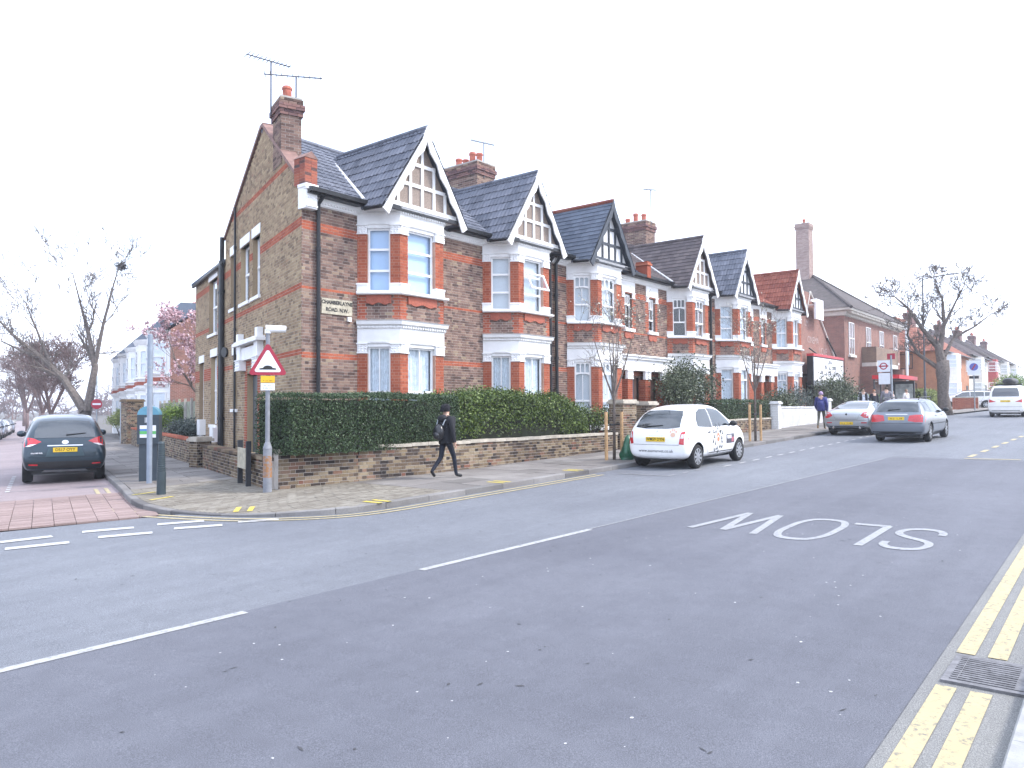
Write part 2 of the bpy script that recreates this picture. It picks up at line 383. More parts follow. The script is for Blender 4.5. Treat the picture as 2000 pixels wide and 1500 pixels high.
A_LIGHT = asphalt('asphalt_light', (.128, .135, .152), (.31, .33, .37)); A_DARK = asphalt('asphalt_dark', (.106, .110, .130), (.22, .225, .26), .7)
A_SIDE = asphalt('asphalt_side', (.245, .195, .20), (.40, .35, .35)); A_NEAR = asphalt('asphalt_gutter', (.17, .17, .165), (.34, .33, .31), .6)
P_WHITE = paint('paint_white', (.42, .42, .42), .43, (.14, .145, .16)); P_LINE = paint('paint_line', (.33, .33, .325), .43, (.13, .135, .15)); P_SLOW = paint('paint_slow', (.27, .275, .285), .44, (.12, .125, .14)); P_WORN = paint('paint_worn', (.26, .26, .27), .5, (.13, .13, .135))
P_YEL = paint('paint_yellow', (.40, .335, .185), .44, (.14, .135, .12)); P_BRY = paint('paint_bright_yellow', (.48, .38, .06), .42, (.25, .22, .18))
sheet('ground', [[(-900, -900), (900, -900), (900, 900), (-900, 900)]], -.05, SOIL)
road = sheet('main_road', [[(-60, .5), (300, .5), (300, 9.85), (-60, 9.85)], [(-60, 9.85), (9, 9.85), (8.16, 9.98), (7.59, 10.42), (7.03, 11.14), (6.6, 12.4), (-6, 16), (-60, 16)]], 0, A_LIGHT)
cy = lambda x: 6.30-.0625*(x-2)
sheet('asphalt_patch', [[(-60, 1.06), (22.6, 1.06), (22.9, cy(22.9)), (-60, cy(-60))]], .004, A_DARK, road)
sheet('gutter_strip', [[(-60, .5), (300, .5), (300, 1.055), (-60, 1.055)]], .003, A_NEAR, road)
side = sheet('side_street', [[(K(16)-6.4, 16), (K(16)+.03, 16), (K(190)+.03, 190), (K(190)-6.4, 190)]], -.002, A_SIDE)
def stripe(name, a, b, w, m, parent=road, off=.008):
    a, b = Vector(a), Vector(b); d = (b-a).normalized(); n = Vector((-d.y, d.x))*w/2
    return sheet(name, [[tuple(a-n), tuple(b-n), tuple(b+n), tuple(a+n)]], off, m, parent)
for x0, x1 in ((-2.4, 3.88), (5.92, 8.98)): stripe('centre_line', (x0, cy(x0)-.04), (x1, cy(x1)-.04), .10, P_LINE)
stripe('seam_line', (9.0, cy(9)-.01), (22, cy(22)-.01), .035, P_WORN)
for a, b in (((3.2, 12.32), (3.85, 12.1)), ((3.87, 12.1), (4.48, 11.97)), ((4.88, 11.97), (5.5, 11.69)), ((5.84, 11.66), (6.43, 11.35)), ((6.67, 10.78), (7.16, 10.43)),
             ((2.6, 11.8), (3.3, 11.56)), ((3.73, 11.48), (4.42, 11.24)), ((4.82, 11.3), (5.44, 11.0)), ((5.79, 11.06), (6.37, 10.72))):
    if a != (3.2, 12.32): stripe('give_way_dash', a, b, .2, P_WHITE)
def smooth_path(pts, n=6):
    out = []; P = [Vector(p) for p in pts]
    for i in range(len(P)-1):
        a, b, c, d = P[max(i-1, 0)], P[i], P[i+1], P[min(i+2, len(P)-1)]
        for j in range(n):
            t = j/n; out.append(.5*((2*b)+(c-a)*t+(2*a-5*b+4*c-d)*t*t+(3*b-a-3*c+d)*t**3))
    return out+[P[-1]]
# SLOW, read by traffic coming down the near lane
LET = {'S': [(.95, .74), (.93, .88), (.75, .98), (.45, 1), (.18, .94), (.06, .8), (.1, .66), (.3, .56), (.65, .46), (.9, .34), (.95, .2), (.8, .06), (.5, 0), (.2, .03), (.04, .14), (.03, .26)],
       'L': [(.06, 1), (.06, .03), (.95, .03)], 'O': [(.5, 0), (.2, .05), (.04, .25), (.02, .5), (.04, .75), (.2, .95), (.5, 1), (.8, .95), (.96, .75), (.98, .5), (.96, .25), (.8, .05), (.5, 0)],
       'W': [(0, 1), (.24, 0), (.5, .95), (.76, 0), (1, 1)]}
def road_letter(ch, y0, y1, x0, x1, w=.075):
    pts = [Vector((x0+(x1-x0)*(1-v), y0+(y1-y0)*u)) for u, v in LET[ch]]; mb = MB()
    if ch in 'WL':
        for i, (a, b) in enumerate(zip(pts, pts[1:])):
            d = (b-a).normalized(); n = Vector((-d.y*.9, d.x*.62))*w*1.1; e = d*.02
            mb.add([(p.x, p.y, gz(p.x, p.y)+.009+.0006*i) for p in (a-n-e, b-n+e, b+n+e, a+n-e)], [(0, 1, 2, 3)])
        return fixn(mb.build('slow_letter', P_SLOW, road))
    pts = smooth_path(pts, 4); k = len(pts)
    off = []
    for i, p in enumerate(pts):
        a = (p-pts[i-1]).normalized() if i else (pts[1]-p).normalized(); b = (pts[i+1]-p).normalized() if i < k-1 else a
        if ch == 'O' and i in (0, k-1): a = (pts[-1]-pts[-2]).normalized(); b = (pts[1]-pts[0]).normalized()
        n = Vector((-a.y, a.x))+Vector((-b.y, b.x)); n.normalize()
        # strokes that run along the road are drawn wider than those across it
        off.append(Vector((n.x*w*.9, n.y*w*.62))*(1/max(.5, n.dot(Vector((-a.y, a.x))))))
    for i in range(k-1):
        q = [pts[i]-off[i], pts[i+1]-off[i+1], pts[i+1]+off[i+1], pts[i]+off[i]]
        mb.add([(p.x, p.y, gz(p.x, p.y)+.009+.0004*(i % 2)) for p in q], [(0, 1, 2, 3)])
    return fixn(mb.build('slow_letter', P_SLOW, road))
road_letter('S', 1.84, 2.36, 9.82, 11.30); road_letter('L', 2.52, 2.98, 9.78, 11.34); road_letter('O', 3.02, 3.66, 9.78, 11.45); road_letter('W', 3.86, 4.74, 9.85, 11.45)
for y, w in ((.925, .115), (.735, .115)):
    for x0, x1 in ((-8, 5.48), (6.22, 60)): stripe('double_yellow_line', (x0, y), (x1, y), w, P_YEL)
def curve_line(name, pts, w, m, off=.008):
    P = [Vector(p) for p in pts]; mb = MB(); k = len(P)
    for i, p in enumerate(P):
        d = (P[min(i+1, k-1)]-P[max(i-1, 0)]).normalized(); n = Vector((-d.y, d.x))*w/2
        mb.v += [(q.x, q.y, gz(q.x, q.y)+off) for q in (p-n, p+n)]
    mb.f = [(2*i, 2*i+1, 2*i+3, 2*i+2) for i in range(k-1)]; mb.m = [0]*(k-1); return fixn(mb.build(name, m, road))
KERB = [(K(95), 95), (K(72), 72), (K(54), 54), (K(40), 40), (K(30), 30), (K(23), 23), (K(17.9), 17.88), (6.72, 14.4), (6.5, 13.2), (6.6, 12.4), (7.03, 11.14), (7.59, 10.42), (8.16, 10.02), (8.9, 9.88), (10.3, 9.86), (12, 9.85), (14.2, 9.85), (17, 9.84), (21, 9.83), (27, 9.82), (36, 9.81), (50, 9.8), (70, 9.8), (100, 9.8), (150, 9.8)]
KP = smooth_path(KERB, 8)
for d, nm in ((.2, 'a'), (.4, 'b')):
    pts = []
    for i, p in enumerate(KP):
        if p.y > 18.2 or p.x > 15.4: continue
        t = (KP[i+1]-KP[i-1]).normalized(); pts.append(p+Vector((t.y, -t.x))*d)
    curve_line('corner_yellow_line', pts, .075, P_YEL)
# parking bay marks
for x0 in (15.6, 16.3, 17.0): stripe('bay_dash', (x0, 8.05-.02), (x0+.35, 8.05), .07, P_WORN)
for i in range(24): stripe('bay_dash', (18.2+i*.95, 7.85), (18.65+i*.95, 7.85), .07, P_WHITE)
stripe('bay_end', (15.55, 9.3), (15.6, 8.05), .07, P_WORN)
for i in range(9): a = Vector((6.65, 20.28))+LD*(i*.62-.9); stripe('bay_dash', a, a+LD*.3, .09, P_WHITE, side, .006)
stripe('bay_end', (6.4, 19.45), (7.2, 18.98), .05, P_WORN, side, .006); stripe('bay_end', (7.5, 18.75), (8.0, 18.5), .05, P_WORN, side, .006)
for i in range(7): stripe('bus_bay_dash', (23.4+i*1.9, 3.28-.05*i), (24.3+i*1.9, 3.26-.05*i), .13, P_YEL)
stripe('bus_bay_line', (22.87, 3.32), (23.0, 2.1), .13, P_YEL); stripe('seam_line', (22.6, 5.0), (22.4, 1.1), .05, P_WORN)
# chips and litter marks on the dark asphalt: small pale blemishes
mb = MB(); rr = random.Random(3)
for i in range(150):
    x, y = rr.uniform(2.2, 20), rr.uniform(1.3, 5.4); s = rr.uniform(.004, .012)
    q = [(x+s*rr.uniform(.6, 1.6)*math.cos(a), y+s*rr.uniform(.6, 1.6)*math.sin(a)) for a in (0, 1.3, 2.5, 3.8, 5)]
    mb.add([(a, b, gz(a, b)+.0075) for a, b in q], [(0, 1, 2, 3, 4)])
mb.build('road_fleck', mat('pale_fleck', (.45, .45, .46), .8, .2), road, stuff=True)
mb = MB()
for i in range(170):
    x, y = rr.uniform(2.0, 22), rr.uniform(1.2, 9.4); a = rr.uniform(0, 6.3); L_ = rr.uniform(.01, .05); w_ = rr.uniform(.003, .010); e = Vector((math.cos(a), math.sin(a))); n = Vector((-e.y, e.x)); p = Vector((x, y))
    mb.add([(q.x, q.y, gz(q.x, q.y)+.0072) for q in (p-e*L_, p-n*w_, p+e*L_*.8, p+n*w_*1.4)], [(0, 1, 2, 3)])
mb.build('road_stain', mat('dark_fleck', (.055, .055, .06), .9, .2), road, stuff=True)
# block paved ramp across the side street
PAV_R = brickmat('paver_red', [(0, (.26, .195, .18)), (.5, (.30, .225, .21)), (1, (.34, .26, .245))], .3)
PAV_B = brickmat('paver_buff', [(0, (.19, .17, .14)), (.5, (.235, .215, .18)), (1, (.285, .265, .225))], .35)
SLABM = brickmat('slab', [(0, (.185, .175, .165)), (.5, (.225, .21, .20)), (1, (.27, .255, .24))], .45)
def piece(mb, poly, off, th=.03):
    z = [gz(x, y)+(off(x, y) if callable(off) else off) for x, y in poly]; n = len(poly)
    mb.add([(x, y, q-th) for (x, y), q in zip(poly, z)]+[(x, y, q) for (x, y), q in zip(poly, z)], [tuple(range(n, 2*n))]+[(i, (i+1) % n, n+(i+1) % n, n+i) for i in range(n)])
mb = MB(); v = 0
while v < 4.1:
    for k in range(22):
        u0 = -.12-k*.3; a = Vector((6.45, 12.55)); j = random.uniform(-.002, .002)
        P = [a+LD*(v+.004)-LPR*(-u0), a+LD*(v+.004)-LPR*(-u0+.292), a+LD*(v+.142)-LPR*(-u0+.292), a+LD*(v+.142)-LPR*(-u0)]
        piece(mb, [tuple(p) for p in P], .010+j, .03)
    v += .15
mb.build('paved_ramp', PAV_R, side, stuff=True)
# ------------------------------------------------------------------ pavements
def gp(x, y): return .105-.075*math.exp(-((x-6.8)**2+(y-11.7)**2)/2.2)
def kerb_in(y):                    # x of the kerb's inner edge at a given y (corner side)
    best = None
    for a, b in zip(KP, KP[1:]):
        if (a.y-y)*(b.y-y) <= 0 and a.y != b.y and a.x < 9: t = (y-a.y)/(b.y-a.y); best = a.x+(b.x-a.x)*t
    return (best if best is not None else 9)+.15
pave = sheet('pavement', [[(K(16)+.15, 16), (6.75, 12.6), (7.2, 11.3), (8.2, 10.15), (9, 10), (150, 9.94), (150, 13), (W(13)+.3, 13.2), (W(16)+.3, 16)], [(K(16)+.15, 16), (W(16)+.3, 16), (W(95)+.3, 95), (K(95)+.15, 95)]], .02, CONC)
bed = MB(); rr = random.Random(5); n_slab = 0
rows = [9.97+.62*i for i in range(5)]
for ri, y in enumerate(rows):      # main road slabs
    x = 10.6
    while x < 60:
        L = .4 if x == 10.6 and ri % 2 else rr.choice((.6, .75, .9)); y1 = min(y+.61, 13.0); j = rr.uniform(-.004, .004)
        m1 = MB(); piece(m1, [(x+.005, y+.005), (x+L-.005, y+.005), (x+L-.005, y1), (x+.005, y1)], lambda a, b: gp(a, b)+j, .06)
        if n_slab < 230: m1.build('paving_slab', SLABM, pave); n_slab += 1
        else: bed.add(m1.v, m1.f)
        x += L
y = 15.9; ri = 0
while y < 60:                      # side street slabs
    x = K(y)+.16
    while x < W(y)+.15:
        x1 = min(x+rr.choice((.6, .9)), W(y)+.2); s = .36*.6; j = rr.uniform(-.004, .004)
        m1 = MB(); piece(m1, [(x+.006, y+.006), (x1-.006, y+.006), (x1-.006+s, y+.594), (x+.006+s, y+.594)], lambda a, b: .105+j, .06)
        if y < 26: m1.build('paving_slab', SLABM, pave)
        else: bed.add(m1.v, m1.f)
        x = x1
    y += .6
mb = MB(); y = 10.0; ri = 0        # small buff pavers round the corner
while y < 15.9:
    x0 = kerb_in(y+.05); x1 = 10.6 if y < 13.05 else W(y)+.2; x = x0-(.1 if ri % 2 else 0)
    while x < x1:
        a, b = max(x, x0), min(x+.2, x1)
        if b-a > .02: j = rr.uniform(-.003, .003); piece(mb, [(a+.003, y+.003), (b-.003, y+.003), (b-.003, y+.097), (a+.003, y+.097)], lambda p, q: gp(p, q)+j, .05)
        x += .2
    y += .1; ri += 1
mb.build('corner_pavers', PAV_B, pave, stuff=True); bed.build('far_slabs', SLABM, pave, stuff=True)
KERBM = brickmat('kerb_granite', [(0, (.15, .145, .145)), (.5, (.21, .205, .20)), (1, (.27, .26, .255))], .5)
acc = 0; seg = [KP[0]]; stones = []
for a, b in zip(KP, KP[1:]):
    n = max(1, int((b-a).length/.3))
    for i in range(n):
        q = a+(b-a)*((i+1)/n); acc += (q-seg[-1]).length; seg.append(q)
        if acc > .9: stones.append(seg); seg = [q]; acc = 0
far = MB()
for st in stones:
    m1 = MB(); s0, s1 = st[0], st[-1]; d = (s1-s0).normalized()*.006; st = [s0+d]+[q for q in st[1:-1] if (q-s0).length > .08 and (q-s1).length > .08]+[s1-d]
    m1.profile([(p.x, p.y, gz(p.x, p.y)+gp(p.x, p.y)) for p in st], [(0, -.2), (0, -.012), (-.012, .001), (-.145, .001), (-.145, -.2)])
    if s0.x < 48 and s0.y < 42: m1.build('kerb_stone', KERBM, pave)
    else: far.add(m1.v, m1.f)
far.build('far_kerb', KERBM, pave, stuff=True)
for (x, y, w) in ((8.72, 9.95, .1), (8.92, 9.95, .1), (12.0, 9.95, .1), (12.2, 9.95, .1), (14.7, 9.95, .1), (14.9, 9.95, .1)):   # loading marks across the kerb
    sheet('kerb_mark', [[(x, y-.09), (x+w, y-.09), (x+w, y+.35), (x, y+.35)]], lambda a, b: gp(a, b)+.007, P_BRY, pave)
for (x, y, a) in ((7.15, 11.55, .9), (7.3, 11.38, .9), (6.85, 13.9, .2), (7.0, 14.9, .2)):
    e = Vector((math.cos(a), math.sin(a))); n = Vector((-e.y, e.x)); p = Vector((x, y))
    sheet('kerb_mark', [[tuple(p), tuple(p+e*.5), tuple(p+e*.5+n*.09), tuple(p+n*.09)]], lambda a, b: gp(a, b)+.007, P_BRY, pave)
# near side kerb and pavement
near = sheet('near_pavement', [[(-60, .36), (300, .36), (300, -8), (-60, -8)]], .10, CONC)
for i in range(14): x = 1.0+i*.9; m1 = MB(); m1.profile([(x+.896, .5, gz(x+.9, 0)+.105), (x, .5, gz(x, 0)+.105)], [(0, -.2), (0, -.012), (-.012, .001), (-.145, .001), (-.145, -.2)]); m1.build('kerb_stone', mat('kerb_pale', (.28, .28, .275), .85, .15, 8, bmp=.005), near)
sheet('left_pavement', [[(K(17)-6.4, 17), (K(17)-9, 17), (K(190)-9, 190), (K(190)-6.4, 190)]], .1, CONC)
sheet('garden_ground', [[(W(13.2)+.1, 13.2), (13, 12.7), (160, 12.7), (160, 40), (W(40)+.1, 40), (W(16)+.1, 16)]], .09, SOIL)
# gully grating by the near kerb
gr = thing('drain_grate', 'grey iron drain grating set between the double yellow lines', 'grating', (5.87, .73, gz(5.87, .73)))
IRON = mat('worn_iron', (.17, .165, .17), .6, .3, 14, metal=.4, bmp=.003)
m1 = MB(); m1.box(-.32, .32, -.24, -.2, -.02, .014).box(-.32, .32, .2, .24, -.02, .014).box(-.32, -.27, -.2, .2, -.02, .014).box(.27, .32, -.2, .2, -.02, .014); m1.build('frame', IRON, gr)
m1 = MB(); m1.box(-.27, .27, -.2, .2, .0045, .006); m1.build('pit_shade_sheet', DARK, gr)  # flat near-black sheet painted as the shade below the bars
for i in range(12): m1 = MB(); x = -.255+i*.0445; m1.box(x, x+.024, -.15, .2, .006, .016); m1.build('grate_bar', IRON, gr)
m1 = MB(); m1.box(-.26, .26, .155, .16, .0062, .017); m1.build('cross_bar', IRON, gr); m1 = MB(); m1.box(-.26, .26, -.2, -.15, .0062, .0165); m1.build('cross_bar', IRON, gr)

# ------------------------------------------------------------------ house parts
T_CONC = brickmat('tile_concrete', [(0, (.115, .127, .16)), (.5, (.15, .163, .20)), (1, (.19, .203, .245))], .25)  # sky sheen and glare on the slopes put into this lighter, bluer grey
T_SLATE = brickmat('tile_slate', [(0, (.085, .105, .14)), (.5, (.11, .13, .17)), (1, (.13, .155, .20))], .2)
T_BROWN = brickmat('tile_brown', [(0, (.10, .085, .09)), (.5, (.13, .11, .115)), (1, (.16, .135, .135))], .3)
T_RED = brickmat('tile_red', [(0, (.20, .06, .045)), (.5, (.26, .085, .06)), (1, (.31, .115, .08))], .3)
T_ORANGE = brickmat('tile_orange', [(0, (.28, .11, .08)), (.5, (.34, .145, .105)), (1, (.39, .18, .13))], .2)
PANEL = mat('roughcast', (.26, .21, .18), .95, .2, 30, bmp=.01); WPANEL = mat('white_render', (.72, .72, .72), .8, .06, 5)
NAVY = mat('navy_timber', (.035, .042, .055), .5, .15, 6); POT = mat('terracotta', (.42, .13, .09), .85, .2, 5)
PROF = [(0, 0), (.12, .022), (.3, .022), (.42, 0), (.55, 0), (.67, .022), (.85, .022), (1, 0)]
def window(h, fr, u0, u1, z0, z1, style='sash', inside=CURT, set_=-.09, name='window', lab=None, bars=True, frame=WFRAME):
    """frame, sashes and bars; the panes and what hangs behind them are sub-parts"""
    mb = MB(); d0, d1 = set_-.05, set_; f = .055; b = lambda a0, a1, c0, c1, q=0: fr.box(mb, a0, a1, c0, c1, d0+q, d1+q)
    b(u0, u0+f, z0, z1); b(u1-f, u1, z0, z1); b(u0+f, u1-f, z0, z0+f); b(u0+f, u1-f, z1-f, z1)
    W_, H_ = u1-u0, z1-z0; zm = z0+H_*.5; panes = []
    if style == 'casement':
        for k in (1, 2): b(u0+f, u1-f, z0+H_*k/3-.03, z0+H_*k/3+.03)
        panes = [(z0+f, z0+H_/3-.03), (z0+H_/3+.03, z0+2*H_/3-.03), (z0+2*H_/3+.03, z1-f)]
    elif style == 'sash':
        b(u0+f, u1-f, zm-.03, zm+.03, .02); panes = [(z0+f, zm-.03), (zm+.03, z1-f)]
        if bars: b((u0+u1)/2-.012, (u0+u1)/2+.012, z0+f, zm-.03, .005); b((u0+u1)/2-.012, (u0+u1)/2+.012, zm+.03, z1-f, .005)
    elif style == 'toplight':
        zt = z1-.5; b(u0+f, u1-f, zt-.035, zt+.035, .01); b(u0+f, u1-f, z0+H_*.33-.025, z0+H_*.33+.025); panes = [(z0+f, z0+H_*.33-.025), (z0+H_*.33+.025, zt-.035), (zt+.035, z1-f)]
    elif style == 'arched':
        zt = z1-.42; zm = z0+(zt-z0)*.5; panes = [(z0+f, zm-.03), (zm+.03, zt), (zt, z1-f)]
        b(u0+f, u1-f, zm-.03, zm+.03, .02)
        n = 3; wv = (W_-2*f)/n                       # three round-headed lights over a segmental arch
        for k in range(n+1): c = u0+f+wv*k; b(c-.018, c+.018, zt, z1-f, .005)
        N = 10
        for k in range(n):
            c = u0+f+wv*(k+.5); r = wv/2
            for i in range(N//2):
                for sgn in (-1, 1):
                    a0 = math.pi/2*i/(N//2); a1 = math.pi/2*(i+1)/(N//2)
                    zz = z1-f-.02-r; p = [(c+sgn*r*math.cos(a0), zz+r*math.sin(a0)), (c+sgn*r*math.cos(a1), zz+r*math.sin(a1)), (c+sgn*r*math.cos(a1), z1-f), (c+sgn*r*math.cos(a0), z1-f)]
                    mb.poly([fr.p(q[0], q[1], d0) for q in p], tuple(Vector(fr.p(0, 0, d1))-Vector(fr.p(0, 0, d0))))
        uc = (u0+u1)/2; rad = W_*1.1; zc = zt-rad+.03
        for i in range(10):
            q0, q1 = u0+f+(W_-2*f)*i/10, u0+f+(W_-2*f)*(i+1)/10; za = zc+math.sqrt(rad**2-(q0-uc)**2); zb_ = zc+math.sqrt(rad**2-(q1-uc)**2)
            mb.poly([fr.p(q0, za-.035, d0), fr.p(q1, zb_-.035, d0), fr.p(q1, zt+.04, d0), fr.p(q0, zt+.04, d0)], tuple(Vector(fr.p(0, 0, d1))-Vector(fr.p(0, 0, d0))))
        if bars: b(uc-.012, uc+.012, zm, zt-.05, .004)
    elif style == 'plain': panes = [(z0+f, z1-f)]
    elif style == 'grid':
        for k in (1, 2): c = u0+W_*k/3; b(c-.015, c+.015, z0+f, z1-f)
        for k in (1, 2, 3): c = z0+H_*k/4; b(u0+f, u1-f, c-.015, c+.015)
        panes = [(z0+f, z1-f)]
    w = mb.build(name, frame, h)
    if lab: w['label'] = lab
    for (a, c) in panes: m1 = MB(); fr.quad(m1, u0+f, u1-f, a, c, d0+.012); m1.build('pane', GLASS, w)
    if inside:
        m1 = MB(); n = 26 if inside is CURT else 1
        for i in range(n):
            a, c = u0+(W_)*i/n, u0+W_*(i+1)/n; q = d0-.07
            da = .018*math.sin(i*1.9) if n > 1 else 0; db = .018*math.sin((i+1)*1.9) if n > 1 else 0
            m1.add([fr.p(a, z0, q+da), fr.p(c, z0, q+db), fr.p(c, z1, q+db), fr.p(a, z1, q+da)], [(0, 1, 2, 3)])
        m1.build('curtain' if inside is CURT else 'blind', inside, w)  # the blue sheets stand in for sky reflected in the glass
    else: m1 = MB(); fr.quad(m1, u0, u1, z0, z1, d0-.35); m1.build('room_shade_sheet', mat('room', (.05, .048, .045), .9, .3, 2), w)  # dark sheet behind the glass, painted as the room's shade
    return w
def carved(h, fr, u0, u1, z0, z1, d, name='capital', seed=0):
    """foliate capital: block with moulded edges and leafy relief"""
    mb = MB(); fr.box(mb, u0, u1, z0+.03, z1-.03, -.08, d); fr.box(mb, u0-.02, u1+.02, z1-.03, z1, -.08, d+.03); fr.box(mb, u0-.012, u1+.012, z0, z0+.03, -.08, d+.018)
    rr = random.Random(seed); n = max(2, int((u1-u0)/.07))
    for i in range(n):
        for k in range(3):
            c = u0+(u1-u0)*(i+.5)/n+rr.uniform(-.01, .01); z = z0+.05+(z1-z0-.1)*(k+.3)/2.6
            p = Vector(fr.p(c, z, d)); r = rr.uniform(.018, .03); mb.blob(p, r, 6, 4)
    return mb.build(name, WHITE, h)
def dentils(h, path, z0, z1, out, step=.085):
    mb = MB(); P = [Vector(p) for p in path]
    for a, b in zip(P, P[1:]):
        f = Fr(a, b-a); L = (b-a).length; n = int(L/step)
        for i in range(n): u = (i+.5)*L/n; f.box(mb, u-.022, u+.022, z0, z1, out-.02, out+.025)
    return mb.build('dentil_course', WHITE, h, stuff=True)
def chimney(h, c, w, d, z0, z1, pots, name='chimney', bmats=(BR_WALL, BR_RED), aerial=True, seed=1, rz=0):
    """brick stack with corbelled head and clay pots"""
    st = None; cx, cyy = c; co, si = math.cos(rz), math.sin(rz)
    q = [(cx+co*a-si*b, cyy+si*a+co*b) for a, b in ((-w/2, -d/2), (w/2, -d/2), (w/2, d/2), (-w/2, d/2))]
    core = MB(); e = .004
    core.poly([(x, y, z0) for x, y in q], (0, 0, z1-z0)); st = core.build(name, MORTAR, h)
    mb = MB()
    def ring(g, za, zb_, mi):
        z = za; row = 0
        while z < zb_-.02:
            for i in range(4):
                a, b = Vector(q[i]), Vector(q[(i+1) % 4]); f = Fr(a, b-a); L = (b-a).length; u = -(.11 if row % 2 else 0)-g
                while u < L+g:
                    x0, x1 = max(u, -g), min(u+.215, L+g)
                    if x1-x0 > .03: f.box(mb, x0, x1, z+.005, z+.07, g-.03, g+.006, mi)
                    u += .225
            z += .075; row += 1
    ring(0, z0, z1-.45, 0); ring(.04, z1-.45, z1-.3, 1); ring(.08, z1-.3, z1-.15, 1); ring(.04, z1-.15, z1, 0)
    mb.build('stack_bricks', list(bmats), st, stuff=True)
    cap = MB(); cap.poly([(cx+(x-cx)*1.06, cyy+(y-cyy)*1.06, z1) for x, y in q], (0, 0, .05)); cap.build('flaunching', CONC, st)
    for i in range(pots):
        t = (i+.5)/pots-.5; px, py = (cx+co*w*.85*t, cyy+si*w*.85*t) if w >= d else (cx-si*d*.85*t, cyy+co*d*.85*t); hp = .42+.1*((i*7+seed) % 3-1)
        m1 = MB(); m1.lathe([(.12, 0), (.115, hp*.75), (.135, hp*.8), (.135, hp*.9), (.11, hp), (.085, hp), (.085, hp-.1)], (px, py, z1+.04), 12); m1.build('chimney_pot', POT, st, smooth=False)
    return st
def aerial(h, base, zt, az, length=1.4, tilt=0):
    m1 = MB(); b = Vector(base); t = Vector((b.x, b.y, zt)); m1.tube([b, t], .022, 6)
    d = Vector((math.cos(az), math.sin(az), tilt)).normalized(); m1.tube([t-d*length*.45, t+d*length*.55], .017, 5); s = Vector((-d.y, d.x, 0)).normalized()
    for i in range(11): p = t+d*length*(-.42+i*.095); m1.tube([p-s*(.10+.012*i), p+s*(.10+.012*i)], .009, 4)
    return m1.build('tv_aerial', mat('aerial', (.08, .08, .095), .5, .1), h)
ZE, ZR, YR, SLO = 6.72, 9.38, 3.55, .687     # eaves and ridge of the terrace
